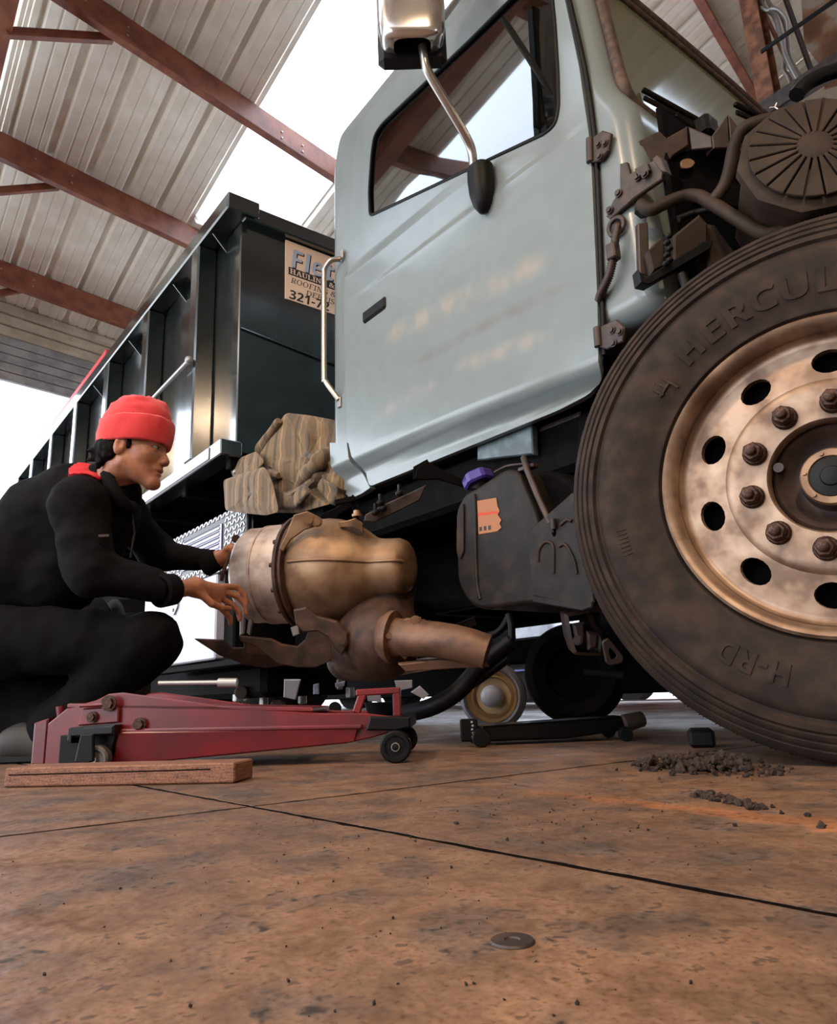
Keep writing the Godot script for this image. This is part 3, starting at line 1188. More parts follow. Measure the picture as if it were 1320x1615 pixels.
	struct(put("trim_4", MB.new().slab(PackedVector3Array([Vector3(4.75, 4.851, -1.484), Vector3(4.75, 4.599, -1.22), Vector3(4.75, 3.926, -1.333), Vector3(4.75, 3.98, -1.465), Vector3(4.75, 4.192, -1.471), Vector3(4.75, 4.401, -1.531)]), Vector3(0.02, 0, 0), 0.003), tmat([Color(0.40, 0.26, 0.17), Color(0.52, 0.37, 0.27), Color(0.60, 0.54, 0.48)], [0.3, 0.5, 0.65], 1.4, 0.8, 0.0, 0.006, 33)), "rust-stained sheet panel in the upper right corner")
	struct(put("trim_5", MB.new().bar(Vector3(4.15, 4.016, -1.583), Vector3(4.15, 4.006, -1.071), 0.014, 0.03), M.black), "thin dark bar crossing the rusty column")
	var cps := [PackedVector3Array([Vector3(4.36, 4.616, -1.604), Vector3(4.36, 4.503, -1.591), Vector3(4.36, 4.393, -1.54), Vector3(4.36, 4.208, -1.527), Vector3(4.36, 4.041, -1.52), Vector3(4.36, 3.794, -1.471)]), PackedVector3Array([Vector3(4.44, 4.687, -1.604), Vector3(4.44, 4.566, -1.579), Vector3(4.44, 4.471, -1.533), Vector3(4.44, 4.298, -1.514), Vector3(4.44, 4.077, -1.524), Vector3(4.44, 3.847, -1.468)]), PackedVector3Array([Vector3(4.28, 4.453, -1.583), Vector3(4.28, 4.396, -1.549), Vector3(4.28, 4.389, -1.525), Vector3(4.28, 4.34, -1.482), Vector3(4.28, 4.239, -1.449), Vector3(4.28, 4.151, -1.451)]), PackedVector3Array([Vector3(4.53, 4.199, -1.587), Vector3(4.53, 4.122, -1.607), Vector3(4.53, 4.043, -1.586), Vector3(4.53, 3.95, -1.584), Vector3(4.53, 3.863, -1.602)])]
	for i in 4:
		tag(put("conduit", MB.new().tube(curve(cps[i], 5), [0.016, 0.014, 0.010, 0.014][i], 8), M.galv), ["grey conduit bending down past the rusty column, its outermost", "grey conduit behind the outermost one by the rusty column", "short white cable looped across the top of the conduits", "short conduit end hanging below the brace by the rusty column"][i], "conduit", "conduits by the column")


func floor_and_ground() -> void:
	var fl := struct(node("floor", Vector3(0.5, 0, -1.07)), "stained brown concrete slab floor with sawn joints")
	put("joint_filler", MB.new().abox(Vector3(-5, -0.10, -10), Vector3(6.6, -0.0007, 7.2), 0.002), M.joint, fl)
	# four slabs, their edges chipped along the two joints: x = jx(z) and z = jz(x)
	var jn := noise(9.0, 71, 3)
	var jx := func(z: float) -> float: return 0.5055 + 0.052 * (z + 1.07)
	var jz := func(x: float) -> float: return -1.072 + 0.085 * (x - 0.5)
	for sx in [-1.0, 1.0]:
		for sz in [-1.0, 1.0]:
			var pts := PackedVector3Array()
			var corner := Vector3(jx.call(-1.07), 0, jz.call(0.505))
			# out along the cross joint, round the far corner, back along the long joint
			var ends := PackedFloat32Array([0.004, 0.02])
			var t := 0.05
			while t < 1.6:
				ends.append(t)
				t += 0.022
			ends.append(5.5)
			for e in ends:
				var x: float = corner.x + sx * e
				pts.append(Vector3(x, 0, jz.call(x) + sz * (0.0058 + 0.0042 * jn.get_noise_2d(x * 3.0, sz * 9.0))))
			var far := Vector3(corner.x + sx * 5.5, 0, corner.z + sz * 8.2)
			pts.append(Vector3(far.x, 0, far.z))
			var back := []
			for e in ends:
				var z: float = corner.z + sz * e
				back.append(Vector3(jx.call(z) + sx * (0.0058 + 0.0042 * jn.get_noise_2d(z * 3.0, sx * 7.0)), 0, z))
			back[-1].z = far.z
			back.reverse()
			for b in back.slice(0, back.size() - 1):
				pts.append(b)
			put("floor_slab", MB.new().slab(pts, Vector3(0, -0.05, 0), 0.0), M.concrete, fl, 2.4)
	struct(put("ground", MB.new().abox(Vector3(-60, -0.3, -80), Vector3(80, -0.06, 60), 0.001), M.yard), "pale yard outside the open bays")


# ---------------------------------------------------------------- the dumpster
func dumpster() -> void:
	var d := tag(node("dumpster", Vector3(2.6, 1.35, -6.4)), "dark green steel roll-off dumpster with ribbed sides carried on the truck", "dumpster") as Node3D
	var z0 := -9.47
	var z1 := -3.33
	put("side_panel", MB.new().abox(Vector3(1.49, 1.43, z0), Vector3(1.50, 2.79, -3.42)), M.green, d)
	put("side_panel", MB.new().abox(Vector3(3.70, 1.43, z0), Vector3(3.71, 2.79, -3.42)), M.green, d)
	put("front_panel", MB.new().abox(Vector3(1.488, 1.36, -3.425), Vector3(3.712, 2.80, -3.41), 0.006), M.green, d)
	put("rear_door", MB.new().abox(Vector3(1.49, 1.36, z0 - 0.06), Vector3(3.71, 2.80, z0), 0.006), M.green, d)
	var rail := MB.new()
	rail.abox(Vector3(1.37, 2.775, z0), Vector3(1.49, 2.872, z1), 0.008)
	rail.abox(Vector3(3.71, 2.775, z0), Vector3(3.83, 2.872, z1), 0.008)
	rail.abox(Vector3(1.49, 2.775, -3.46), Vector3(3.71, 2.872, -3.36), 0.008)
	rail.abox(Vector3(1.372, 2.773, -3.34), Vector3(1.56, 2.874, -3.322), 0.006)
	put("top_rail", rail, M.green, d)
	for z in [-3.80, -4.70, -5.66, -6.64, -7.60, -8.55, -9.38]:
		var st := MB.new()
		st.abox(Vector3(1.372, 1.437, z - 0.055), Vector3(1.49, 2.776, z + 0.055), 0.010)
		put("stake", st, M.green, d)
		put("weld_tab", MB.new().abox(Vector3(1.384, 2.742, z - 0.045), Vector3(1.388, 2.772, z - 0.02), 0.001), M.galv, d)
	for z in [-3.6, -4.25, -5.18, -6.15]:
		put("gusset", MB.new().slab(PackedVector3Array([Vector3(1.40, 2.775, z), Vector3(1.49, 2.775, z), Vector3(1.49, 2.68, z)]), Vector3(0, 0, -0.008)), M.green, d)
	put("bottom_rail", MB.new().abox(Vector3(1.372, 1.352, z0), Vector3(1.49, 1.437, z1), 0.006), M.green, d)
	put("sky_sheen_strip", MB.new().abox(Vector3(1.366, 1.362, z0 + 0.1), Vector3(1.373, 1.428, -3.47), 0.003), M.white, d)  # white strip stands in for bright sky reflected on the rail
	put("underside", MB.new().abox(Vector3(1.44, 1.372, z0), Vector3(3.76, 1.392, -3.36)), M.dark, d)
	for k in 10:
		var z := -3.39 - 0.62 * k
		put("cross_member", MB.new().abox(Vector3(1.44, 1.30, z - 0.03), Vector3(3.76, 1.372, z + 0.03), 0.006), M.dark, d)
	for x in [2.15, 3.05]:
		put("long_rail", MB.new().abox(Vector3(x - 0.08, 1.12, z0), Vector3(x + 0.08, 1.30, -3.1), 0.01), M.dark, d)
	put("front_crease", MB.new().tube(PackedVector3Array([Vector3(1.50, 2.115, -3.408), Vector3(2.0, 2.06, -3.404), Vector3(2.6, 2.02, -3.404)]), 0.008, 6), M.green, d)
	var rod := MB.new().tube(PackedVector3Array([Vector3(1.345, 2.024, -3.75), Vector3(1.345, 2.006, -4.52)]), 0.012, 8)
	rod.ball(Vector3(1.345, 2.024, -3.75), Vector3.ONE * 0.024, 10, 6)
	put("tie_rod", rod, M.galv, d)
	put("red_stripe", MB.new().abox(Vector3(1.38, 2.872, -8.2), Vector3(1.44, 2.935, -5.74), 0.004), mat(Color(0.80, 0.20, 0.22), 0.5), d)
	# the sign on the front
	var sg := tag(put("sign", MB.new().abox(Vector3(1.765, 2.382, -3.412), Vector3(2.52, 2.766, -3.404), 0.001), M.sticker, d), "pale printed sign") as MeshInstance3D
	var zt := -3.4035
	var at := func(x: float, y: float, sx: float, slant: float) -> Callable:
		return func(p: Vector3) -> Vector3: return Vector3(x + p.x * sx + p.y * slant, y + p.y, zt + p.z * 0.5)
	put("lettering", MB.new().text("Flet", 0.124, 0.001, at.call(1.803, 2.650, 0.98, 0.12)), M.ink, sg)
	put("lettering", MB.new().text("Flet", 0.124, 0.003, at.call(1.796, 2.657, 0.98, 0.12)), M.inkblue, sg)
	put("band", MB.new().abox(Vector3(1.785, 2.545, -3.4045), Vector3(2.46, 2.594, -3.4025), 0.0004), M.ink, sg)
	put("lettering", MB.new().text("HAULING & D", 0.034, 0.0045, at.call(1.792, 2.569, 1.12, 0.0), true), M.sticker, sg)
	put("lettering", MB.new().text("ROOFING &", 0.036, 0.001, at.call(1.80, 2.512, 1.15, 0.2), true, false), M.ink, sg)
	put("lettering", MB.new().text("DEBRIS", 0.036, 0.001, at.call(1.90, 2.462, 1.15, 0.2), true, false), M.ink, sg)
	put("lettering", MB.new().text("321-72", 0.060, 0.001, at.call(1.79, 2.418, 1.1, 0.1)), M.ink, sg)


# ---------------------------------------------------------------- the truck: cab
var T: Node3D

func lean(y: float) -> float:
	return maxf(0.0, y - 1.95) * 0.02


func door_x(p: Vector2) -> float:                                          # p: (z, y)
	var x := 1.585 + lean(p.y)
	x += 0.055 * smoothstep(0.0, 0.075, 1.06 - 0.055 * (p.x + 1.36) - p.y)
	var top := 1.76 - 0.20 * (p.x + 1.35)
	x -= 0.014 * smoothstep(top + 0.02, top - 0.025, p.y) * smoothstep(-1.185, -1.22, p.x)
	return x


func bolt(mb: MB, at: Vector3, dir: Vector3, r := 0.012, h := 0.010) -> void:
	mb.cyl(at, at + dir * h * 0.4, r * 1.45, 12)
	mb.cyl(at, at + dir * h, r, 6)


func truck() -> void:
	T = tag(node("truck", Vector3(2.6, 0, -1.9)), "grey-green heavy truck cab with its hood open and a bare front wheel", "truck") as Node3D
	# shell
	var prof := round2(PackedVector2Array([Vector2(-2.66, 1.13), Vector2(-2.66, 2.70), Vector2(-2.60, 2.86), Vector2(-1.75, 2.90), Vector2(-1.35, 2.68), Vector2(-1.125, 2.47), Vector2(-1.05, 1.92), Vector2(-0.985, 1.80), Vector2(-0.965, 1.14), Vector2(-1.06, 1.13)]), 0.09, 5)
	put("cab_shell", round_prism(MB.new(), prof, 1.603, 3.6, 0.065, lean), M.paint, T)
	# door with its window
	var win := PackedVector2Array([Vector2(-2.285, 2.178), Vector2(-2.29, 2.315), Vector2(-2.268, 2.497), Vector2(-2.245, 2.574), Vector2(-2.185, 2.591), Vector2(-1.601, 2.541), Vector2(-1.246, 2.523)])
	win.append_array(PackedVector2Array([Vector2(-1.204, 2.429), Vector2(-1.202, 2.245), Vector2(-1.207, 2.05), Vector2(-1.215, 1.934), Vector2(-1.236, 1.883), Vector2(-1.28, 1.881)]))
	win = round2(win, 0.03, 3)
	var outer := PackedVector2Array([Vector2(-2.387, 0.9835), Vector2(-2.022, 0.9781), Vector2(-1.676, 0.9735), Vector2(-1.365, 0.9692), Vector2(-1.247, 0.9778), Vector2(-1.194, 0.9973), Vector2(-1.169, 1.036), Vector2(-1.149, 1.236), Vector2(-1.134, 1.456)])
	outer.append_array(PackedVector2Array([Vector2(-1.121, 1.643), Vector2(-1.117, 1.762)]))
	outer.append_array(PackedVector2Array([Vector2(-1.126, 2.014), Vector2(-1.157, 2.313), Vector2(-1.188, 2.554)]))
	outer.append_array(PackedVector2Array([Vector2(-1.269, 2.679), Vector2(-1.673, 2.702), Vector2(-2.143, 2.745)]))
	outer.append_array(PackedVector2Array([Vector2(-2.305, 2.732), Vector2(-2.369, 2.71)]))
	outer.append_array(PackedVector2Array([Vector2(-2.404, 2.631), Vector2(-2.447, 2.252), Vector2(-2.476, 1.786), Vector2(-2.466, 1.216)]))
	outer = round2(outer, 0.025, 3)
	var sk := func(p: Vector2) -> Vector3: return Vector3(door_x(p), p.y, p.x)
	var dm := MB.new().skin(outer, [win], sk, 0.022, 0.025, Vector3.LEFT)
	dm.t.resize(dm.v.size())
	for i in dm.v.size():
		dm.t[i] = Vector2((dm.v[i].z + 2.50) / 1.40, (2.10 - dm.v[i].y) / 1.15)
	var door := put("door", dm, M.doorpaint, T)
	var cq := PackedVector2Array([Vector2(-2.605, 1.229), Vector2(-2.467, 1.188), Vector2(-2.45, 1.085), Vector2(-2.382, 0.9771), Vector2(-2.444, 0.9678), Vector2(-2.528, 0.9658), Vector2(-2.568, 0.9948), Vector2(-2.597, 1.067)])
	put("corner_panel", MB.new().skin(cq, [], sk, 0.03, 0.02, Vector3.LEFT), M.paint, T)
	put("rear_lip", MB.new().abox(Vector3(1.63, 0.98, -2.655), Vector3(3.5, 1.2, -2.60), 0.02), M.paintdark, T)
	put("sill_channel", MB.new().abox(Vector3(1.655, 0.975, -2.6), Vector3(1.75, 1.16, -1.24), 0.01), M.dark, T)
	var gl := MB.new()
	gl.skin(MB.inset(MB.clean(win), -0.008), [], func(p: Vector2) -> Vector3: return Vector3(1.594 + lean(p.y), p.y, p.x), 0.006, 0.4, Vector3.LEFT)
	put("window_pane", gl, M.glass, door)
	var ring := PackedVector3Array()
	for p in MB.inset(MB.clean(win), 0.002):
		ring.append(Vector3(door_x(p) + 0.001, p.y, p.x))
	ring.append(ring[0])
	put("window_seal", MB.new().tube(ring, 0.0075, 6, false), M.black, door)
	var jp := PackedVector3Array([Vector3(1.596, 1.058, -1.154), Vector3(1.596, 1.23, -1.14), Vector3(1.596, 1.448, -1.123), Vector3(1.596, 1.633, -1.11), Vector3(1.596, 1.752, -1.105), Vector3(1.596, 2, -1.112), Vector3(1.596, 2.296, -1.142), Vector3(1.596, 2.533, -1.17)])
	put("door_gap_shade", MB.new().tube(curve(jp, 4), 0.008, 6), M.black, door)  # black tube draws the dark shade of the door shut gap
	# grab handle at the back edge of the cab, and the door's catch
	var gh := MB.new().tube(curve(PackedVector3Array([Vector3(1.6, 2.111, -2.543), Vector3(1.565, 2.106, -2.57), Vector3(1.55, 2.071, -2.602), Vector3(1.55, 2.025, -2.608), Vector3(1.55, 1.567, -2.614), Vector3(1.555, 1.514, -2.606), Vector3(1.6, 1.428, -2.574)]), 5), 0.0125, 10)
	gh.abox(Vector3(1.6, 2.135, -2.532) - Vector3(0.004, 0.028, 0.012), Vector3(1.6, 2.135, -2.532) + Vector3(0.004, 0.02, 0.012), 0.003)
	gh.abox(Vector3(1.6, 1.417, -2.569) - Vector3(0.004, 0.03, 0.012), Vector3(1.6, 1.417, -2.569) + Vector3(0.004, 0.02, 0.012), 0.003)
	put("grab_handle", gh, M.dullchrome, T)
	var dh := MB.new().abox(Vector3(1.575, 1.698, -2.239) - Vector3(0.014, 0.03, 0.085), Vector3(1.575, 1.698, -2.239) + Vector3(0.014, 0.03, 0.085), 0.012)
	put("door_handle", dh, M.black, door)
	# hinges on the cowl
	for h in 2:
		var q = [PackedVector3Array([Vector3(1.596, 1.742, -1.113), Vector3(1.596, 1.741, -1.069), Vector3(1.596, 1.71, -1.04), Vector3(1.596, 1.663, -1.057), Vector3(1.596, 1.649, -1.087), Vector3(1.596, 1.665, -1.12)]), PackedVector3Array([Vector3(1.596, 1.141, -1.158), Vector3(1.596, 1.139, -1.094), Vector3(1.596, 1.103, -1.069), Vector3(1.596, 1.065, -1.082), Vector3(1.596, 1.064, -1.134), Vector3(1.596, 1.083, -1.16)])][h] as PackedVector3Array
		var hm := MB.new().slab(q, Vector3(-0.014, 0, 0), 0.003)
		for b in ([Vector3(1.582, 1.702, -1.085), Vector3(1.582, 1.69, -1.062), Vector3(1.582, 1.661, -1.086)] if h == 0 else [Vector3(1.582, 1.111, -1.109), Vector3(1.582, 1.096, -1.085), Vector3(1.582, 1.071, -1.109)]):
			bolt(hm, b, Vector3.LEFT, 0.008, 0.01)
		hm.cyl(q[0] + Vector3(-0.014, 0.0, 0), q[-1] + Vector3(-0.014, 0, 0), 0.012, 10)
		put("hinge", hm, M.brown, T)
	# windscreen, its rubber and the header above
	var rows := []
	var hd := PackedVector3Array()
	var hd2 := PackedVector3Array()
	for i in 5:
		var u := i / 4.0
		var row := PackedVector3Array()
		for k in 15:
			var v := k / 14.0
			var x := lerpf(1.665, 3.535, v)
			row.append(Vector3(x + (0.5 - v) * 0.06 * u, lerpf(1.86, 2.415, u), lerpf(-1.03, -1.103, u) + 0.014 * sin(v * PI)))
		rows.append(row)
		if i == 4:
			hd = row
	put("windscreen", MB.new().grid(rows, Vector3(2.6, 2.2, -2.0)), M.windglass, T)
	for p in hd:
		hd2.append(p + Vector3(0, 0.05, -0.012))
	put("windscreen_header", MB.new().tube(hd, 0.014, 8).tube(hd2, 0.02, 8).grid([hd, hd2], Vector3(2.6, 2.2, -2.0)), M.seal, T)
	put("windscreen_rubber", MB.new().tube(curve(PackedVector3Array([rows[4][0], rows[2][0], rows[1][0], rows[0][0] + Vector3(0.0, 0.05, 0), rows[0][0] + Vector3(0.035, 0.012, 0), rows[0][1], rows[0][3], rows[0][6]]), 5), 0.02, 10), M.seal, T)
	# mirror: chrome shell on a bent arm with a black foot
	var mc := Vector3(1.25, 2.363, -1.526)
	var sh := MB.new()
	var mb := Basis(Vector3.UP, deg_to_rad(-38))
	var secs := []
	for i in 9:
		var y: float = [-0.135, -0.13, -0.11, -0.06, 0.0, 0.1, 0.3, 0.42, 0.45][i]
		var s: float = [0.55, 0.80, 0.93, 1.0, 1.02, 1.02, 1.0, 0.9, 0.6][i]
		var row := PackedVector3Array()
		for k in 28:
			var a := TAU * k / 28
			var cx := signf(cos(a)) * pow(absf(cos(a)), 0.55) * 0.112 * s
			var cz := signf(sin(a)) * pow(absf(sin(a)), 0.65) * 0.062 * s
			row.append(mc + mb * Vector3(cx, y, cz))
		secs.append(row)
	var mir := put("mirror", MB.new().grid(secs, mc, true), M.chrome, T)
	var rim_ := MB.new()
	rim_.box(Transform3D(mb, mc + mb * Vector3(0, 0.13, -0.05)), Vector3(0.232, 0.60, 0.05), 0.02)
	put("mirror_bezel", rim_, M.black, mir)
	put("mirror_arm", MB.new().tube(curve(PackedVector3Array([Vector3(1.29, 2.254, -1.522), Vector3(1.3, 2.213, -1.527), Vector3(1.32, 2.168, -1.531), Vector3(1.4, 2.089, -1.536), Vector3(1.485, 2.02, -1.548), Vector3(1.525, 1.981, -1.56), Vector3(1.545, 1.907, -1.578)]), 5), 0.0155, 10).tube(PackedVector3Array([Vector3(1.3, 2.282, -1.452), Vector3(1.42, 2.491, -1.493), Vector3(1.6, 2.821, -1.571)]), 0.012, 8), M.dullchrome, mir)
	put("mirror_foot", MB.new().lathe(Transform3D(Basis(), Vector3(1.555, 1.93, -1.554)), PackedVector2Array([Vector2(0, 0), Vector2(0.036, 0.0), Vector2(0.048, -0.012), Vector2(0.050, -0.06), Vector2(0.046, -0.11), Vector2(0.034, -0.155), Vector2(0.014, -0.185), Vector2(0, -0.19)]), 24, Vector2(0.9, 1.0)), M.black, mir)
	for q in [Vector3(1.69, 2.788, -1.804), Vector3(1.7, 2.782, -1.615)]:
		put("clip", MB.new().abox(q - Vector3(0.02, 0.02, 0.03), q + Vector3(0.0, 0.02, 0.03), 0.008), M.black, T)
	# wipers at the foot of the windscreen
	for w in 2:
		var a := [Vector3(1.766, 1.958, -1.031), Vector3(2.016, 1.919, -0.8729)][w] as Vector3
		var b := [Vector3(1.951, 1.86, -0.9427), Vector3(2.149, 1.865, -0.8121)][w] as Vector3
		var wm := MB.new().bar(a, b, 0.014, 0.016)
		wm.bar(a + Vector3(0, -0.030, 0.0), a.lerp(b, 0.95) + Vector3(0, -0.022, 0), 0.008, 0.02)
		wm.bar(a.lerp(b, 0.5) + Vector3(0, -0.03, 0), b + Vector3(0.01, -0.05, 0.0), 0.02, 0.02)
		wm.abox(b - Vector3(0.04, 0.06, 0.04), b + Vector3(0.03, 0.012, 0.03), 0.01)
		put("wiper", wm, M.blackgloss, T)


# ---------------------------------------------------------------- front wheel and engine bay
func wheel_and_engine() -> void:
	var a := deg_to_rad(14.0)
	var fw := Vector3(sin(a), 0, cos(a))
	var o := Vector3(-cos(a), 0, sin(a))
	var hub := Vector3(1.422, 0.528, -0.559)
	var xf := Transform3D(Basis(fw, o, Vector3.DOWN), hub)
	var W := node("front_wheel", Vector3(hub.x, 0, hub.z), T)
	var tp := PackedVector2Array([Vector2(0.292, -0.02), Vector2(0.306, -0.004), Vector2(0.314, 0.004), Vector2(0.318, 0.014), Vector2(0.324, 0.016), Vector2(0.33, 0.015), Vector2(0.345, 0.024), Vector2(0.38, 0.031), Vector2(0.41, 0.033), Vector2(0.435, 0.031), Vector2(0.447, 0.027), Vector2(0.452, 0.020), Vector2(0.458, 0.020), Vector2(0.463, 0.027), Vector2(0.474, 0.0245), Vector2(0.4775, 0.019), Vector2(0.481, 0.023), Vector2(0.489, 0.020), Vector2(0.492, 0.015), Vector2(0.495, 0.018), Vector2(0.503, 0.0145), Vector2(0.506, 0.010), Vector2(0.509, 0.0125), Vector2(0.517, 0.007), Vector2(0.524, -0.002), Vector2(0.527, -0.010), Vector2(0.528, -0.045), Vector2(0.514, -0.048), Vector2(0.514, -0.06), Vector2(0.529, -0.063), Vector2(0.529, -0.105), Vector2(0.514, -0.108), Vector2(0.514, -0.12), Vector2(0.529, -0.123), Vector2(0.528, -0.19), Vector2(0.515, -0.215), Vector2(0.44, -0.25), Vector2(0.32, -0.235), Vector2(0.292, -0.21)])
	var tire := MB.new().lathe(xf, tp, 120)
	put("tire", tire, M.rubber, W)
	# small shoulder sipes
	var si := MB.new()
	for k in 96:
		var f := TAU * k / 96.0
		var d := Vector3(cos(f), 0, sin(f))
		var tang := Vector3(-sin(f), 0, cos(f))
		var c := d * 0.5215 + Vector3(0, -0.0026, 0)
		for s in [-1.0, 1.0]:
			si.box(xf * Transform3D(Basis(tang, (Vector3.UP + d * 0.8).normalized(), tang.cross((Vector3.UP + d * 0.8).normalized())), c + tang * s * 0.004), Vector3(0.0016, 0.004, 0.014), 0.0004)
		si.box(xf * Transform3D(Basis(tang, (Vector3.UP + d * 0.8).normalized(), tang.cross((Vector3.UP + d * 0.8).normalized())), c - d * 0.005 + Vector3(0, 0.004, 0)), Vector3(0.009, 0.004, 0.0016), 0.0004)
	put("shoulder_sipes", si, M.rubberdark, W).set_meta("kind", "stuff")
	# raised lettering round the sidewall
	var side := func(r: float) -> float: return lerpf(0.024, 0.031, clampf((r - 0.345) / 0.035, 0.0, 1.0)) if r < 0.38 else lerpf(0.031, 0.033, clampf((r - 0.38) / 0.03, 0.0, 1.0))
	var round_ := func(f0: float, rr: float, sx: float) -> Callable:
		return func(p: Vector3) -> Vector3:
			var f := deg_to_rad(f0) + p.x * sx / rr
			var r := rr + p.y
			return xf * Vector3(sin(f) * r, side.call(r) + p.z + 0.0012, -cos(f) * r)
	var le := MB.new().text("HERCULES", 0.048, 0.004, round_.call(-39.0, 0.372, 1.38)).text("H-RD", 0.042, 0.0035, round_.call(196.5, 0.385, 1.05))
	for b in [[-49.0, 0.362, 0.034, 0.006], [-50.5, 0.372, 0.006, 0.03], [-48.0, 0.378, 0.006, 0.03], [-49.4, 0.39, 0.02, 0.006], [-46.0, 0.36, 0.005, 0.045]]:
		var f := deg_to_rad(b[0])
		var d := Vector3(sin(f), 0, -cos(f))
		le.box(xf * Transform3D(Basis(d, Vector3.UP, d.cross(Vector3.UP)), d * b[1] + Vector3(0, 0.029, 0)), Vector3(b[3], 0.006, b[2]), 0.001)
	for k in 7:
		var fr := deg_to_rad(255.0 + 1.3 * k)
		var dr := Vector3(sin(fr), 0, -cos(fr))
		le.box(xf * Transform3D(Basis(dr, Vector3.UP, dr.cross(Vector3.UP)), dr * 0.405 + Vector3(0, 0.0325, 0)), Vector3(0.022, 0.003, 0.003), 0.0008)
	put("lettering", le, M.rubber, W)
	# rim: lip, disc with ten hand holes, bore
	var lip := MB.new().lathe(xf, PackedVector2Array([Vector2(0.285, -0.045), Vector2(0.287, -0.008), Vector2(0.292, 0.006), Vector2(0.298, 0.014), Vector2(0.305, 0.0165), Vector2(0.311, 0.012), Vector2(0.311, -0.01)]), 96)
	var rim := put("rim", lip, M.rim, W)
	var holes := []
	for k in 10:
		var f := deg_to_rad(180.0 - 10.0 + 36.0 * k)
		var hh := PackedVector2Array()
		for j in 16:
			var q := Vector2(cos(TAU * j / 16.0) * 0.025, sin(TAU * j / 16.0) * 0.032)
			hh.append(Vector2(0.229 + q.x, q.y).rotated(f))
		holes.append(hh)
	holes.append(rect_hole(Vector2.ZERO, Vector2(0.1915, 0.1915), 64))
	var disc_y := func(r: float) -> float:
		var xs := [0.19, 0.27]
		var ys := [-0.0245, -0.034]
		for i in 1:
			if r < xs[i + 1]:
				return lerpf(ys[i], ys[i + 1], clampf((r - xs[i]) / (xs[i + 1] - xs[i]), 0.0, 1.0))
		return ys[1]
	var df := func(p: Vector2) -> Vector3: return xf * Vector3(p.x, disc_y.call(p.length()), p.y)
	var disc := MB.new().skin(rect_hole(Vector2.ZERO, Vector2(0.2685, 0.2685), 96), holes, df, 0.014, 0.010, o)
	disc.lathe(xf, PackedVector2Array([Vector2(0.108, -0.05), Vector2(0.1085, -0.026), Vector2(0.112, -0.0205), Vector2(0.168, -0.0185), Vector2(0.178, -0.0185), Vector2(0.186, -0.0205), Vector2(0.1916, -0.0247)]), 72)
	disc.lathe(xf, PackedVector2Array([Vector2(0.268, -0.0338), Vector2(0.276, -0.034), Vector2(0.282, -0.030), Vector2(0.2855, -0.020)]), 96)
	put("disc", disc, M.rim, rim)
	put("drum", MB.new().lathe(xf, PackedVector2Array([Vector2(0.0, -0.09), Vector2(0.14, -0.09), Vector2(0.26, -0.075), Vector2(0.28, -0.06), Vector2(0.288, -0.03), Vector2(0.29, -0.2), Vector2(0.0, -0.2)]), 40), M.dark, W)
	# nuts
	var nm := MB.new().lathe(Transform3D(), PackedVector2Array([Vector2(0.0235, 0), Vector2(0.0235, 0.005), Vector2(0.0205, 0.009), Vector2(0.018, 0.009)]), 20)
	nm.lathe(Transform3D(), PackedVector2Array([Vector2(0.0195, 0.006), Vector2(0.0195, 0.027), Vector2(0.0165, 0.031), Vector2(0.011, 0.031)]), 6)
	nm.lathe(Transform3D(), PackedVector2Array([Vector2(0.0105, 0.03), Vector2(0.0105, 0.046), Vector2(0.008, 0.048), Vector2(0.0, 0.048)]), 14)
	var nmesh := mesh_of(nm, Vector3.ZERO)
	for k in 10:
		var f := deg_to_rad(180.0 - 7.0 + 36.0 * k)
		inst("lug_nut", nmesh, M.nut, xf * Transform3D(Basis(Vector3.UP, k * 1.3), Vector3(cos(f) * 0.1425, -0.0185, sin(f) * 0.1425)), W)
	# hub inside the bore
	var hb := MB.new().lathe(xf, PackedVector2Array([Vector2(0.107, -0.12), Vector2(0.107, -0.05), Vector2(0.100, -0.045), Vector2(0.09, -0.055), Vector2(0.075, -0.075), Vector2(0.062, -0.078), Vector2(0.056, -0.07), Vector2(0.056, -0.045), Vector2(0.0, -0.045)]), 40)
	var hubm := put("hub", hb, M.brown, W)
	var cp := MB.new().lathe(xf, PackedVector2Array([Vector2(0.056, -0.05), Vector2(0.056, -0.036), Vector2(0.053, -0.032), Vector2(0.041, -0.032), Vector2(0.039, -0.036)]), 36)
	for k in 6:
		var f := TAU * k / 6.0 + 0.3
		cp.cyl(xf * Vector3(cos(f) * 0.047, -0.033, sin(f) * 0.047), xf * Vector3(cos(f) * 0.047, -0.027, sin(f) * 0.047), 0.0045, 6)
	put("hub_ring", cp, M.steel, hubm)
	put("hub_cap", MB.new().lathe(xf, PackedVector2Array([Vector2(0.041, -0.04), Vector2(0.038, -0.034), Vector2(0.020, -0.031), Vector2(0.018, -0.027), Vector2(0.008, -0.025), Vector2(0, -0.025)]), 30), M.black, hubm)
	put("stub", MB.new().cyl(xf * Vector3(-0.088, -0.05, -0.035), xf * Vector3(-0.088, -0.028, -0.035), 0.010, 10), M.brown, hubm)

	# cowl tray, brackets, pipes and boxes between cab and wheel
	var ct := MB.new().slab(PackedVector3Array([Vector3(1.634, 1.673, -0.989), Vector3(1.68, 1.699, -0.9449), Vector3(1.699, 1.679, -0.9358), Vector3(1.743, 1.71, -0.8916), Vector3(1.752, 1.655, -0.9014), Vector3(1.72, 1.627, -0.9359), Vector3(1.706, 1.599, -0.9555), Vector3(1.65, 1.609, -0.9963)]), Vector3(0.03, -0.02, -0.06), 0.004)
	ct.slab(PackedVector3Array([Vector3(1.743, 1.708, -0.892), Vector3(1.766, 1.649, -0.8406), Vector3(1.772, 1.617, -0.8453), Vector3(1.758, 1.641, -0.9012)]), Vector3(0.02, -0.01, -0.05), 0.003)
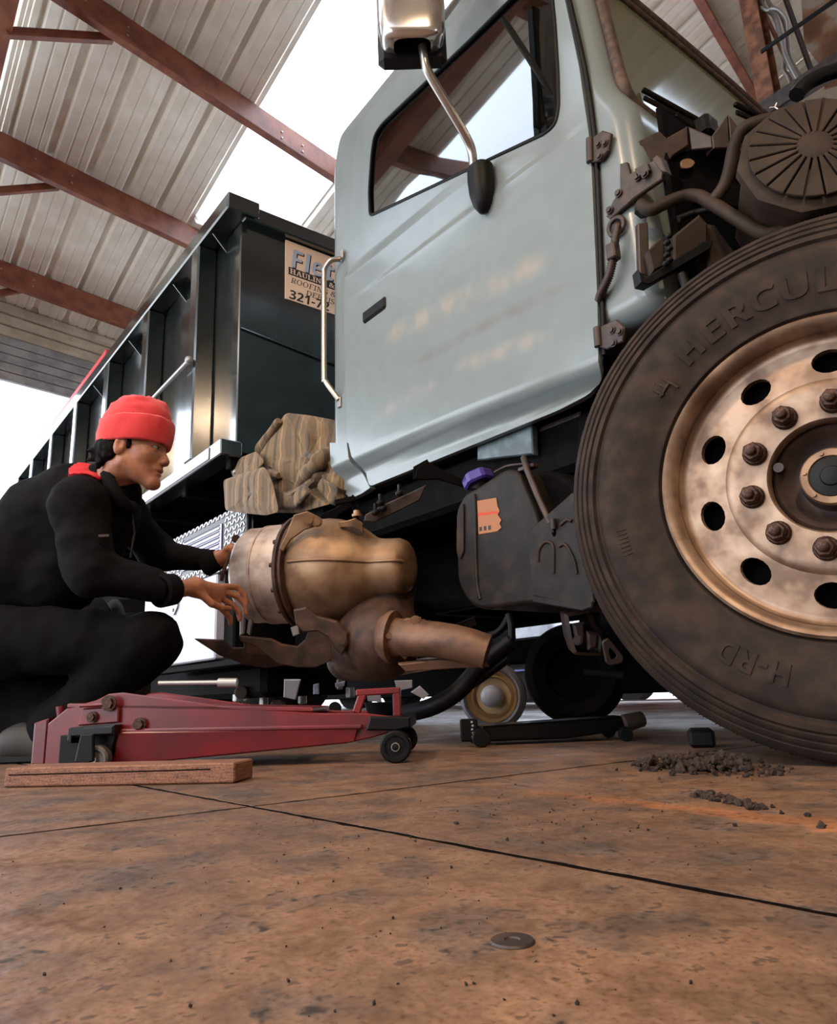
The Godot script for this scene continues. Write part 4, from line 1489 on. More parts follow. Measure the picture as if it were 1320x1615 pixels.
	ct.slab(PackedVector3Array([Vector3(1.767, 1.649, -0.8395), Vector3(1.795, 1.706, -0.7993), Vector3(1.811, 1.615, -0.8158), Vector3(1.774, 1.615, -0.8446)]), Vector3(0.04, -0.01, -0.04), 0.003)
	ct.slab(PackedVector3Array([Vector3(1.796, 1.708, -0.7978), Vector3(1.835, 1.657, -0.7833), Vector3(1.857, 1.594, -0.786), Vector3(1.814, 1.613, -0.814)]), Vector3(0.0, -0.02, -0.05), 0.003)
	var ctm := put("cowl_tray", ct, M.brown, T)
	put("tray_underside_shade", MB.new().slab(PackedVector3Array([Vector3(1.72, 1.613, -0.9668), Vector3(1.736, 1.643, -0.9444), Vector3(1.775, 1.657, -0.9094), Vector3(1.865, 1.656, -0.8388), Vector3(1.911, 1.633, -0.8097), Vector3(1.93, 1.482, -0.8426), Vector3(1.753, 1.526, -0.9676), Vector3(1.713, 1.574, -0.9845)]), Vector3(0.03, 0, -0.05), 0.004), M.dark, ctm)  # black slab colours in the shade under the tray
	put("hole_light_plate", MB.new().slab(round3(PackedVector3Array([Vector3(1.737, 1.615, -0.926), Vector3(1.758, 1.62, -0.9081), Vector3(1.774, 1.607, -0.8996), Vector3(1.764, 1.591, -0.912), Vector3(1.743, 1.59, -0.9292)]), 0.014, 4), Vector3(0.004, 0, -0.008), 0.001), M.steel, ctm)  # solid pale plate stands in for light showing through the oval hole
	put("firewall", MB.new().abox(Vector3(1.70, 0.97, -0.962), Vector3(3.5, 1.80, -0.945), 0.004), M.dark, T)
	var eng := put("engine", MB.new().abox(Vector3(1.90, 0.55, -0.92), Vector3(3.2, 1.45, 0.45), 0.06), M.dark, T)
	put("valve_cover", MB.new().abox(Vector3(2.15, 1.45, -0.90), Vector3(2.95, 1.70, 0.35), 0.08), M.dark, eng)
	for k in 7:
		put("manifold_runner", MB.new().tube(curve(PackedVector3Array([Vector3(2.18, 1.50, -0.8 + 0.18 * k), Vector3(1.98, 1.46, -0.8 + 0.18 * k), Vector3(1.88, 1.28, -0.78 + 0.18 * k), Vector3(1.90, 1.05, -0.76 + 0.18 * k)]), 4), 0.045, 10), M.dark, eng)
	put("radiator", MB.new().abox(Vector3(1.95, 0.6, 0.62), Vector3(3.25, 1.5, 0.74), 0.03), M.dark, T)
	var bk := MB.new().slab(PackedVector3Array([Vector3(1.585, 1.598, -1.026), Vector3(1.585, 1.589, -1.003), Vector3(1.585, 1.546, -0.9977), Vector3(1.585, 1.544, -0.9578), Vector3(1.585, 1.536, -0.91), Vector3(1.585, 1.491, -0.8963), Vector3(1.585, 1.468, -0.9034), Vector3(1.585, 1.465, -0.9932), Vector3(1.585, 1.446, -1.078), Vector3(1.585, 1.465, -1.091), Vector3(1.585, 1.497, -1.065), Vector3(1.585, 1.516, -1.036)]), Vector3(0.016, 0, 0), 0.003)
	bk.slab(PackedVector3Array([Vector3(1.565, 1.528, -0.9131), Vector3(1.565, 1.531, -0.8968), Vector3(1.565, 1.515, -0.8872), Vector3(1.565, 1.465, -0.8784), Vector3(1.565, 1.476, -0.8944)]), Vector3(0.03, 0, 0), 0.003)
	bk.slab(PackedVector3Array([Vector3(1.572, 1.54, -0.9739), Vector3(1.572, 1.533, -0.9335), Vector3(1.572, 1.506, -0.929), Vector3(1.572, 1.509, -0.9696)]), Vector3(0.014, 0, 0), 0.002)
	for q in [Vector3(1.582, 1.515, -0.9719), Vector3(1.575, 1.503, -0.9437), Vector3(1.583, 1.506, -1.038), Vector3(1.583, 1.472, -1.073)]:
		bolt(bk, q, Vector3.LEFT, 0.008, 0.010)
	put("hood_bracket", bk, M.brown, T)
	var pp := MB.new().tube(curve(PackedVector3Array([Vector3(1.579, 1.432, -0.9768), Vector3(1.59, 1.403, -0.9513), Vector3(1.607, 1.41, -0.9223), Vector3(1.64, 1.423, -0.8797), Vector3(1.652, 1.409, -0.848), Vector3(1.661, 1.381, -0.8241), Vector3(1.675, 1.294, -0.7619), Vector3(1.693, 1.233, -0.7142), Vector3(1.716, 1.23, -0.6706)]), 5), 0.0175, 10)
	pp.tube(curve(PackedVector3Array([Vector3(1.666, 1.377, -0.8207), Vector3(1.668, 1.4, -0.786), Vector3(1.667, 1.436, -0.7624), Vector3(1.661, 1.492, -0.7364), Vector3(1.663, 1.522, -0.7123), Vector3(1.677, 1.531, -0.685), Vector3(1.711, 1.534, -0.6442)]), 5), 0.017, 10)
	put("coolant_pipe", pp, M.plastic, T)
	var bs := MB.new().slab(PackedVector3Array([Vector3(1.568, 1.432, -0.9725), Vector3(1.581, 1.44, -0.9601), Vector3(1.596, 1.428, -0.9521), Vector3(1.599, 1.401, -0.958), Vector3(1.586, 1.398, -0.9693), Vector3(1.57, 1.412, -0.9769)]), Vector3(0.02, 0, -0.03), 0.004)
	put("pipe_end", bs, M.black, T)
	var rb := MB.new().slab(PackedVector3Array([Vector3(1.581, 1.286, -0.8906), Vector3(1.629, 1.338, -0.8363), Vector3(1.649, 1.312, -0.8288), Vector3(1.657, 1.249, -0.8425), Vector3(1.591, 1.201, -0.9092)]), Vector3(0.05, -0.01, -0.07), 0.006)
	rb.slab(PackedVector3Array([Vector3(1.666, 1.325, -0.8372), Vector3(1.681, 1.322, -0.8267), Vector3(1.731, 1.253, -0.8086), Vector3(1.726, 1.213, -0.8256), Vector3(1.681, 1.199, -0.8648)]), Vector3(0.04, 0, -0.04), 0.006)
	rb.slab(PackedVector3Array([Vector3(1.541, 1.256, -0.9443), Vector3(1.563, 1.289, -0.9167), Vector3(1.572, 1.282, -0.912), Vector3(1.582, 1.217, -0.9241), Vector3(1.558, 1.202, -0.9479)]), Vector3(0.04, -0.01, -0.05), 0.004)
	var rel := put("relay_box", rb, M.plastic, T)
	put("tray", MB.new().slab(PackedVector3Array([Vector3(1.51, 1.199, -0.9606), Vector3(1.528, 1.176, -0.9535), Vector3(1.634, 1.262, -0.8433), Vector3(1.656, 1.265, -0.8251), Vector3(1.654, 1.243, -0.833), Vector3(1.538, 1.158, -0.9513), Vector3(1.519, 1.164, -0.9643)]), Vector3(0.03, -0.01, -0.05), 0.003), M.black, rel)
	put("mount_plate", MB.new().slab(PackedVector3Array([Vector3(1.543, 1.351, -0.9652), Vector3(1.564, 1.353, -0.9479), Vector3(1.587, 1.211, -0.9747), Vector3(1.563, 1.219, -0.9909)]), Vector3(0.02, 0, -0.02), 0.003), M.brown, rel)
	var cn := MB.new()
	for k in 6:
		cn.ball([Vector3(1.555, 1.273, -0.8886), Vector3(1.553, 1.256, -0.8954), Vector3(1.56, 1.241, -0.8945), Vector3(1.557, 1.226, -0.902), Vector3(1.564, 1.213, -0.9008), Vector3(1.557, 1.204, -0.9089)][k], Vector3(0.010, 0.007, 0.010), 8, 5)
	put("connector_pins", cn, M.black, rel)
	var gr := MB.new()
	var g0 := Vector3(1.597, 1.418, -1.064)
	var tr := PackedVector3Array()
	for k in 17:
		tr.append(g0 + Vector3(-0.006, sin(TAU * k / 16.0) * 0.026, cos(TAU * k / 16.0) * 0.026))
	gr.tube(tr, 0.007, 8, false)
	gr.ball(g0, Vector3(0.012, 0.016, 0.016), 10, 6)
	var path := curve(PackedVector3Array([Vector3(1.57, 1.397, -1.046), Vector3(1.565, 1.356, -1.056), Vector3(1.568, 1.307, -1.073), Vector3(1.572, 1.268, -1.094), Vector3(1.58, 1.242, -1.126), Vector3(1.6, 1.224, -1.158)]), 14)
	var rr := PackedFloat32Array()
	for i in path.size():
		rr.append(0.0115 if i < 22 else (0.0145 if i % 2 else 0.0105))
	gr.tube(path, rr, 10)
	gr.box(Transform3D(Basis(), Vector3(1.566, 1.327, -1.067)), Vector3(0.032, 0.05, 0.03), 0.004)
	put("wiring_conduit", gr, M.brown, T)
	var hs := MB.new().tube(curve(PackedVector3Array([Vector3(1.593, 1.177, -0.8894), Vector3(1.6, 1.135, -0.8837), Vector3(1.614, 1.089, -0.8738)]), 8), 0.012, 10)
	hs.tube(curve(PackedVector3Array([Vector3(1.636, 1.364, -0.901), Vector3(1.668, 1.378, -0.8717), Vector3(1.68, 1.374, -0.837)]), 5), 0.010, 8)
	put("hose", hs, M.black, T)
	# air cleaner: a drum with a petalled lid
	var ac := Vector3(1.669, 1.368, -0.5593)
	var ax := Vector3(-0.80, 0.10, 0.56).normalized()
	var bx := ax.cross(Vector3.UP).normalized()
	var axf := Transform3D(Basis(bx, ax, bx.cross(ax)), ac)
	var drum := put("air_cleaner", MB.new().lathe(axf, PackedVector2Array([Vector2(0.0, -0.28), Vector2(0.15, -0.28), Vector2(0.155, -0.05), Vector2(0.168, -0.045), Vector2(0.168, -0.02), Vector2(0.152, -0.012), Vector2(0.0, -0.012)]), 10), M.plastic, T)
	for k in 20:
		var f0 := TAU * k / 20.0 + 0.016
		var f1 := TAU * (k + 1) / 20.0 - 0.016
		var q := PackedVector3Array()
		for j in 4:
			var f := lerpf(f0, f1, j / 3.0)
			q.append(axf * Vector3(cos(f) * 0.142, 0.004, sin(f) * 0.142))
		var f2 := (f0 + f1) * 0.5
		q.append(axf * Vector3(cos(f1 - 0.04) * 0.035, 0.012, sin(f1 - 0.04) * 0.035))
		q.append(axf * Vector3(cos(f0 + 0.04) * 0.035, 0.012, sin(f0 + 0.04) * 0.035))
		put("lid_petal", MB.new().slab(q, ax * -0.009, 0.002), M.plastic, drum)
	put("lid_boss", MB.new().lathe(axf, PackedVector2Array([Vector2(0.04, -0.01), Vector2(0.039, 0.010), Vector2(0.03, 0.013), Vector2(0, 0.014)]), 20), M.plastic, drum)
	var lt := MB.new()
	for s in [0.0, 2.1, 4.2]:
		var c: Vector3 = axf * Vector3(cos(1.15) * 0.156, 0.004, sin(1.15) * 0.156)
		lt.bar(c, c + axf.basis * Vector3(cos(s) * 0.012, 0.002, sin(s) * 0.012), 0.003, 0.003, Vector3.UP, 0.0005)
	put("lid_clip", lt, M.galv, drum)
	put("intake_lip", MB.new().tube(curve(PackedVector3Array([Vector3(1.744, 1.59, -0.6011), Vector3(1.766, 1.62, -0.5873), Vector3(1.801, 1.647, -0.5641), Vector3(1.86, 1.675, -0.5224)]), 5), 0.02, 8), M.black, T)


# ---------------------------------------------------------------- the exhaust filter hanging at the side
func exhaust() -> void:
	var a := Vector3(1.1, 0.5711, -2.333)
	var b := Vector3(1.403, 0.5514, -1.839)
	var ax := (b - a).normalized()
	var sx := ax.cross(Vector3.UP).normalized()                           # towards the camera side
	if sx.x > 0.0:
		sx = -sx
	var up := sx.cross(ax)
	if up.y < 0.0:
		up = -up
	var xf := Transform3D(Basis(sx, ax, sx.cross(ax)), a)
	var L := a.distance_to(b)
	var k := L / 0.80
	var E := node("exhaust_filter", a, T)
	var can := PackedVector2Array([Vector2(0, -0.01), Vector2(0.13, -0.01), Vector2(0.155, 0.0), Vector2(0.164, 0.012), Vector2(0.164, 0.10 * k), Vector2(0.168, 0.102 * k), Vector2(0.170, 0.106 * k), Vector2(0.170, 0.116 * k), Vector2(0.166, 0.12 * k), Vector2(0.169, 0.124 * k), Vector2(0.169, 0.24 * k), Vector2(0.165, 0.245 * k), Vector2(0.165, 0.27 * k)])
	put("canister", MB.new().lathe(xf, can, 56), M.steelpale, E)
	var cl := MB.new().lathe(xf, PackedVector2Array([Vector2(0.16, 0.252 * k), Vector2(0.190, 0.254 * k), Vector2(0.193, 0.260 * k), Vector2(0.193, 0.272 * k), Vector2(0.180, 0.276 * k), Vector2(0.186, 0.280 * k), Vector2(0.186, 0.292 * k), Vector2(0.16, 0.296 * k)]), 56)
	var clm := put("clamp_flange", cl, M.rust, E)
	for i in 14:
		var f := TAU * i / 14.0
		var d := sx * cos(f) + up * sin(f)
		var bm := MB.new().cyl(a + ax * 0.25 * k + d * 0.179, a + ax * 0.238 * k + d * 0.179, 0.008, 6)
		put("bolt", bm, M.nut, clm)
	var dome := PackedVector2Array([Vector2(0.15, 0.28 * k), Vector2(0.163, 0.29 * k), Vector2(0.171, 0.32 * k), Vector2(0.175, 0.37 * k), Vector2(0.175, 0.42 * k), Vector2(0.170, 0.47 * k), Vector2(0.159, 0.52 * k), Vector2(0.142, 0.565 * k), Vector2(0.122, 0.605 * k), Vector2(0.105, 0.635 * k), Vector2(0.096, 0.66 * k), Vector2(0.093, 0.69 * k), Vector2(0.091, 0.76 * k), Vector2(0.083, 0.785 * k), Vector2(0.065, 0.803 * k), Vector2(0.035, 0.812 * k), Vector2(0, 0.815 * k)])
	put("dome", MB.new().lathe(xf, dome, 56), M.steel, E)
	for s in [0.06, -0.25]:
		var pts := PackedVector3Array()
		for i in dome.size() - 2:
			if dome[i].y > 0.29 * k:
				pts.append(a + ax * dome[i].y + (sx * cos(0.05) + up * sin(0.05)) * (dome[i].x + 0.001))
		if s > 0.0:
			put("seam", MB.new().tube(curve(pts, 3), 0.0055, 6), M.steel, E)
	# brackets round it
	var br := MB.new()
	var br2 := MB.new()
	br.slab(PackedVector3Array([Vector3(1.075, 0.7159, -2.006), Vector3(1.107, 0.726, -1.977), Vector3(1.137, 0.7071, -1.959), Vector3(1.144, 0.6797, -1.963), Vector3(1.107, 0.6679, -1.995), Vector3(1.076, 0.6383, -2.029), Vector3(1.062, 0.6042, -2.051), Vector3(1.051, 0.6124, -2.057), Vector3(1.064, 0.6622, -2.031)]), Vector3(0.01, 0, -0.012), 0.003)
	br2.slab(PackedVector3Array([Vector3(1.2, 0.6938, -1.94), Vector3(1.222, 0.6967, -1.922), Vector3(1.241, 0.7036, -1.905), Vector3(1.262, 0.685, -1.894), Vector3(1.268, 0.6535, -1.9), Vector3(1.255, 0.6658, -1.906), Vector3(1.232, 0.6747, -1.922), Vector3(1.206, 0.6759, -1.941)]), Vector3(0.01, 0.0, -0.02), 0.003)
	bolt(br, Vector3(1.112, 0.6973, -1.975), (Vector3(1.062, 0.6726, -1.885) - Vector3(1.112, 0.6973, -1.975)).normalized(), 0.014, 0.014)
	bolt(br, Vector3(1.134, 0.6905, -1.961), (Vector3(1.082, 0.6661, -1.871) - Vector3(1.134, 0.6905, -1.961)).normalized(), 0.012, 0.014)
	bolt(br2, Vector3(1.229, 0.7002, -1.876), Vector3.UP, 0.011, 0.02)
	put("top_bracket", br, M.steel, E)
	put("sensor_bracket", br2, M.steel, E)
	var lb := MB.new().slab(PackedVector3Array([Vector3(1.062, 0.7269, -2.34), Vector3(1.079, 0.7368, -2.324), Vector3(1.122, 0.7284, -2.293), Vector3(1.142, 0.7016, -2.285), Vector3(1.112, 0.6945, -2.311), Vector3(1.088, 0.6612, -2.34), Vector3(1.069, 0.5827, -2.38), Vector3(1.057, 0.5403, -2.403), Vector3(1.042, 0.5518, -2.411), Vector3(1.051, 0.6157, -2.383)]), Vector3(0.012, 0, -0.02), 0.003)
	lb.tube(curve(PackedVector3Array([Vector3(1.013, 0.6643, -2.32), Vector3(0.9955, 0.6232, -2.32), Vector3(0.9835, 0.5761, -2.331), Vector3(0.9819, 0.5472, -2.342)]), 4), 0.007, 8)
	bolt(lb, Vector3(1.05, 0.6416, -2.35), (Vector3(0.9094, 0.5765, -2.036) - Vector3(1.05, 0.6416, -2.35)).normalized(), 0.012, 0.014)
	bolt(lb, Vector3(1.033, 0.6978, -2.346), (Vector3(0.8945, 0.6252, -2.032) - Vector3(1.033, 0.6978, -2.346)).normalized(), 0.010, 0.014)
	put("end_bracket", lb, M.rust, E)
	var bb0 := MB.new().slab(PackedVector3Array([Vector3(0.9134, 0.3548, -2.391), Vector3(0.9905, 0.3472, -2.332), Vector3(1.017, 0.3216, -2.32), Vector3(1.047, 0.3202, -2.297), Vector3(1.044, 0.3406, -2.292), Vector3(1.138, 0.3301, -2.222), Vector3(1.162, 0.2985, -2.213), Vector3(1.163, 0.2578, -2.224), Vector3(1.115, 0.252, -2.265), Vector3(1.064, 0.2625, -2.301), Vector3(0.9864, 0.2986, -2.351), Vector3(0.9354, 0.3376, -2.379)]), Vector3(0.012, 0, -0.014), 0.003)
	put("lower_bracket", bb0, M.rust, E)
	var bb := MB.new().slab(PackedVector3Array([Vector3(1.003, 0.3545, -2.241), Vector3(1.089, 0.3406, -2.179), Vector3(1.117, 0.3234, -2.162), Vector3(1.157, 0.3136, -2.134), Vector3(1.174, 0.3326, -2.114), Vector3(1.182, 0.3718, -2.095), Vector3(1.2, 0.3828, -2.078), Vector3(1.25, 0.3646, -2.044), Vector3(1.289, 0.339, -2.021), Vector3(1.275, 0.2962, -2.046), Vector3(1.239, 0.2583, -2.086), Vector3(1.213, 0.2456, -2.11), Vector3(1.168, 0.2478, -2.145), Vector3(1.118, 0.26, -2.181), Vector3(1.075, 0.2977, -2.203), Vector3(1.053, 0.3185, -2.214), Vector3(1.012, 0.3363, -2.24)]), Vector3(0.012, 0, -0.014), 0.003)
	put("lower_bracket", bb, M.rust, E)
	var arm := MB.new().slab(PackedVector3Array([Vector3(1.066, 0.4132, -1.99), Vector3(1.095, 0.4193, -1.965), Vector3(1.126, 0.3918, -1.95), Vector3(1.174, 0.3746, -1.917), Vector3(1.207, 0.3396, -1.903), Vector3(1.211, 0.3059, -1.91), Vector3(1.201, 0.2728, -1.928), Vector3(1.179, 0.2925, -1.939), Vector3(1.161, 0.3268, -1.942), Vector3(1.131, 0.3468, -1.959), Vector3(1.098, 0.3447, -1.986), Vector3(1.077, 0.3699, -1.995)]), Vector3(0.012, 0, -0.025), 0.005)
	bolt(arm, Vector3(1.187, 0.313, -1.907), (Vector3(1.076, 0.2983, -1.73) - Vector3(1.187, 0.313, -1.907)).normalized(), 0.011, 0.012)
	put("strap_arm", arm, M.rust, E)
	for q in [PackedVector3Array([Vector3(1.036, 0.4384, -2.308), Vector3(1.049, 0.4378, -2.297), Vector3(1.054, 0.3677, -2.315), Vector3(1.044, 0.364, -2.324)]), PackedVector3Array([Vector3(1.061, 0.4249, -2.292), Vector3(1.073, 0.4079, -2.288), Vector3(1.071, 0.3627, -2.303), Vector3(1.062, 0.3714, -2.308)]), PackedVector3Array([Vector3(1.133, 0.3741, -2.133), Vector3(1.152, 0.3811, -2.116), Vector3(1.158, 0.3531, -2.12), Vector3(1.143, 0.3459, -2.134)])]:
		put("stay", MB.new().slab(q, Vector3(0.012, 0, -0.015), 0.002), M.galv, E)
	# the lower bowl, the elbow and its flange
	var bo := Body.new(Vector3(1.355, 0.3417, -1.943) - Vector3.ONE * 0.42, Vector3(1.355, 0.3417, -1.943) + Vector3.ONE * 0.42, 0.014)
	bo.blob(Vector3(1.35, 0.3223, -1.952), Vector3(0.135, 0.125, 0.15), Basis(), 0.05)
	bo.bone(Vector3(1.419, 0.4995, -1.947), Vector3(1.381, 0.3747, -1.964), 0.072, 0.09, 0.05)
	bo.bone(Vector3(1.35, 0.3223, -1.952), Vector3(1.324, 0.2706, -2.094), 0.10, 0.07, 0.06)
	var bm2 := MB.new()
	bo.mesh_into(bm2)
	put("lower_bowl", bm2, M.rust, E)
	var f0 := Vector3(1.293, 0.3207, -1.795)
	var fd := (Vector3(1.376, 0.2959, -1.652) - f0).normalized()
	var fx := fd.cross(Vector3.UP).normalized()
	var fxf := Transform3D(Basis(fx, fd, fx.cross(fd)), f0)
	var fm := MB.new().lathe(fxf, PackedVector2Array([Vector2(0, -0.03), Vector2(0.062, -0.03), Vector2(0.078, -0.006), Vector2(0.078, 0.008), Vector2(0.058, 0.012), Vector2(0.056, 0.03)]), 36)
	fm.slab(PackedVector3Array([Vector3(1.254, 0.3189, -1.78), Vector3(1.263, 0.3437, -1.765), Vector3(1.298, 0.3673, -1.73), Vector3(1.333, 0.3693, -1.702), Vector3(1.341, 0.3509, -1.701), Vector3(1.31, 0.3415, -1.729), Vector3(1.289, 0.3245, -1.751), Vector3(1.29, 0.292, -1.76), Vector3(1.32, 0.2617, -1.746), Vector3(1.313, 0.2476, -1.756), Vector3(1.273, 0.2856, -1.776)]), Vector3(0.01, 0, -0.02), 0.004)
	bolt(fm, Vector3(1.256, 0.3191, -1.759), (Vector3(1.176, 0.3087, -1.648) - Vector3(1.256, 0.3191, -1.759)).normalized(), 0.010, 0.014)
	bolt(fm, Vector3(1.309, 0.3571, -1.698), (Vector3(1.229, 0.3448, -1.595) - Vector3(1.309, 0.3571, -1.698)).normalized(), 0.012, 0.016)
	bolt(fm, Vector3(1.334, 0.35, -1.694), (Vector3(1.246, 0.3373, -1.583) - Vector3(1.334, 0.35, -1.694)).normalized(), 0.010, 0.016)
	put("outlet_flange", fm, M.elbow, E)
	put("outlet_pipe", MB.new().tube(curve(PackedVector3Array([f0, Vector3(1.32, 0.3122, -1.73), Vector3(1.354, 0.3012, -1.655), Vector3(1.393, 0.2842, -1.589), Vector3(1.438, 0.2595, -1.536)]), 6), PackedFloat32Array([0.056, 0.056, 0.056, 0.055, 0.055, 0.054, 0.054, 0.054, 0.053, 0.053, 0.053, 0.052, 0.052, 0.052, 0.051, 0.051, 0.051, 0.05, 0.05, 0.05, 0.05, 0.049, 0.049, 0.049, 0.049]), 24), M.elbow, E)
	put("heat_strip", MB.new().slab(PackedVector3Array([Vector3(1.266, 0.2357, -1.731), Vector3(1.369, 0.2449, -1.647), Vector3(1.468, 0.2332, -1.573), Vector3(1.475, 0.2188, -1.572), Vector3(1.372, 0.2166, -1.654), Vector3(1.286, 0.2136, -1.722)]), Vector3(0.02, 0.01, -0.02), 0.003), M.elbow, E)


# ---------------------------------------------------------------- under the cab and the dumpster
func under_truck() -> void:
	var fr := MB.new()
	for x in [2.12, 3.08]:
		fr.abox(Vector3(x - 0.04, 0.50, -9.2), Vector3(x + 0.04, 0.80, 0.5), 0.006)
	for z in [-8.8, -7.0, -5.0, -3.0, 0.3]:
		fr.abox(Vector3(2.1, 0.55, z - 0.05), Vector3(3.1, 0.75, z + 0.05), 0.006)
	put("frame_rail", fr, M.dark, T)
	put("cab_floor", MB.new().abox(Vector3(1.70, 0.80, -2.6), Vector3(3.5, 0.98, -1.02), 0.02), M.dark, T)
	put("hoist_frame", MB.new().abox(Vector3(2.2, 0.80, -9.2), Vector3(2.36, 1.12, -2.8), 0.01).abox(Vector3(2.84, 0.80, -9.2), Vector3(3.0, 1.12, -2.8), 0.01), M.dark, T)
	put("gearbox", MB.new().abox(Vector3(2.3, 0.32, -1.86), Vector3(2.95, 0.80, -0.9), 0.06).abox(Vector3(2.25, 0.24, -1.2), Vector3(3.0, 0.6, -0.2), 0.05), M.dark, T)
	put("axle_beam", MB.new().abox(Vector3(1.66, 0.34, -0.64), Vector3(3.55, 0.46, -0.5), 0.02), M.dark, T)
	put("leaf_spring", MB.new().bar(Vector3(2.02, 0.44, -1.3), Vector3(2.02, 0.42, 0.3), 0.09, 0.07), M.dark, T)
	# sill and step hangers under the door
	var sl := MB.new().slab(PackedVector3Array([Vector3(1.66, 0.9961, -1.765), Vector3(1.66, 1.005, -1.638), Vector3(1.66, 1.001, -1.504), Vector3(1.66, 0.8787, -1.511), Vector3(1.66, 0.9303, -1.771)]), Vector3(0.03, 0, 0), 0.004)
	put("sill_plate", sl, M.paintdark, T)
	put("sill_skirt", MB.new().slab(PackedVector3Array([Vector3(1.7, 0.9939, -1.68), Vector3(1.7, 0.9839, -1.376), Vector3(1.7, 0.9908, -1.335), Vector3(1.7, 0.8745, -1.358), Vector3(1.7, 0.929, -1.661)]), Vector3(0.04, 0, 0), 0.004), M.brown, T)
	var sk := MB.new()
	sk.slab(PackedVector3Array([Vector3(1.347, 0.8061, -1.724), Vector3(1.348, 0.8366, -1.714), Vector3(1.36, 0.8475, -1.7), Vector3(1.371, 0.8584, -1.688), Vector3(1.382, 0.8484, -1.683), Vector3(1.423, 0.8216, -1.659), Vector3(1.483, 0.7882, -1.622), Vector3(1.492, 0.7648, -1.623), Vector3(1.404, 0.7995, -1.681), Vector3(1.363, 0.7995, -1.713)]), Vector3(0.02, 0, -0.03), 0.003)
	sk.slab(PackedVector3Array([Vector3(1.351, 0.8468, -1.734), Vector3(1.383, 0.8685, -1.702), Vector3(1.389, 0.8566, -1.701), Vector3(1.362, 0.8347, -1.729), Vector3(1.362, 0.8077, -1.738), Vector3(1.354, 0.8081, -1.744)]), Vector3(0.02, 0, -0.015), 0.002)
	put("step_hanger", sk, M.dark, T)
	var tr := MB.new().slab(PackedVector3Array([Vector3(1.314, 0.7338, -1.956), Vector3(1.351, 0.7604, -1.919), Vector3(1.413, 0.7941, -1.859), Vector3(1.462, 0.8222, -1.812), Vector3(1.451, 0.774, -1.835), Vector3(1.399, 0.7419, -1.887), Vector3(1.34, 0.7082, -1.943), Vector3(1.313, 0.7135, -1.963)]), Vector3(0.02, -0.01, -0.03), 0.003)
	var trm := put("step_rail", tr, M.brown, T)
	var sb := MB.new()
	for q in [Vector3(1.338, 0.7656, -1.901), Vector3(1.384, 0.7936, -1.856), Vector3(1.347, 0.747, -1.9), Vector3(1.329, 0.7358, -1.918)]:
		sb.ball(q, Vector3(0.014, 0.012, 0.014), 8, 5)
		sb.cyl(q, q + Vector3(0, 0.03, 0), 0.006, 6)
	put("clip", sb, M.black, trm)
	var hb := MB.new().slab(PackedVector3Array([Vector3(1.234, 0.7587, -2.116), Vector3(1.275, 0.7819, -2.076), Vector3(1.309, 0.8139, -2.04), Vector3(1.32, 0.7798, -2.042), Vector3(1.285, 0.7563, -2.076), Vector3(1.282, 0.7313, -2.087), Vector3(1.241, 0.729, -2.12)]), Vector3(0.02, 0, -0.03), 0.003)
	hb.slab(PackedVector3Array([Vector3(1.282, 0.7954, -2.014), Vector3(1.294, 0.8113, -2), Vector3(1.308, 0.7735, -2), Vector3(1.334, 0.7558, -1.986), Vector3(1.374, 0.7622, -1.952), Vector3(1.36, 0.7381, -1.971), Vector3(1.312, 0.7444, -2.007)]), Vector3(0.02, 0, -0.03), 0.003)
	hb.bar(Vector3(1.24, 0.7814, -2.026), Vector3(1.292, 0.7933, -1.981), 0.012, 0.02)
	put("cab_mount", hb, M.dark, T)
	# diamond-plate tool box behind the cab with vents, and the white box below it
	var tb := put("tool_box", MB.new().abox(Vector3(1.50, 0.80, -4.56), Vector3(2.05, 1.115, -3.28), 0.006), mat(Color(0.13, 0.13, 0.135), 0.45, 0.5), T)
	var lz := MB.new()
	for i in 40:
		for j in 10:
			var z := -4.545 + 0.0316 * i
			var y := 0.816 + 0.0316 * j
			if y > 0.87 and y < 1.07 and z > -4.16 and z < -3.56:
				continue
			var w := Basis(Vector3.RIGHT, PI / 4 if (i + j) % 2 else -PI / 4)
			lz.box(Transform3D(w, Vector3(1.4985, y, z)), Vector3(0.004, 0.0105, 0.031), 0.0018)
	put("tread_pattern", lz, M.alu, tb).set_meta("kind", "stuff")
	var vp := put("vent_plate", MB.new().abox(Vector3(1.493, 0.885, -4.14), Vector3(1.50, 1.06, -3.58), 0.002), mat(Color(0.60, 0.58, 0.66), 0.4, 0.3), tb)
	for j in 5:
		var y := 0.905 + 0.033 * j
		put("slat", MB.new().bar(Vector3(1.490, y, -4.12), Vector3(1.490, y, -3.60), 0.008, 0.014), mat(Color(0.78, 0.76, 0.84), 0.4, 0.2), vp)
		put("slot", MB.new().bar(Vector3(1.4925, y + 0.016, -4.12), Vector3(1.4925, y + 0.016, -3.60), 0.002, 0.009), M.black, vp)
	put("end_plate", MB.new().abox(Vector3(1.52, 0.80, -3.28), Vector3(2.03, 1.10, -3.262), 0.004), M.blackgloss, tb)
	var wb := put("white_box", MB.new().abox(Vector3(1.50, 0.36, -4.80), Vector3(1.95, 0.805, -3.64), 0.008), M.white, T)
	var la := MB.new().slab(round3(PackedVector3Array([Vector3(1.498, 0.80, -4.30), Vector3(1.498, 0.80, -4.18), Vector3(1.498, 0.69, -4.18), Vector3(1.498, 0.64, -4.24), Vector3(1.498, 0.69, -4.30)]), 0.012), Vector3(-0.008, 0, 0), 0.002)
	var lam := put("latch", la, M.galv, wb)
	put("latch_recess", MB.new().abox(Vector3(1.487, 0.72, -4.275), Vector3(1.4905, 0.785, -4.205), 0.001).abox(Vector3(1.487, 0.665, -4.25), Vector3(1.4905, 0.685, -4.23), 0.001), M.ink, lam)
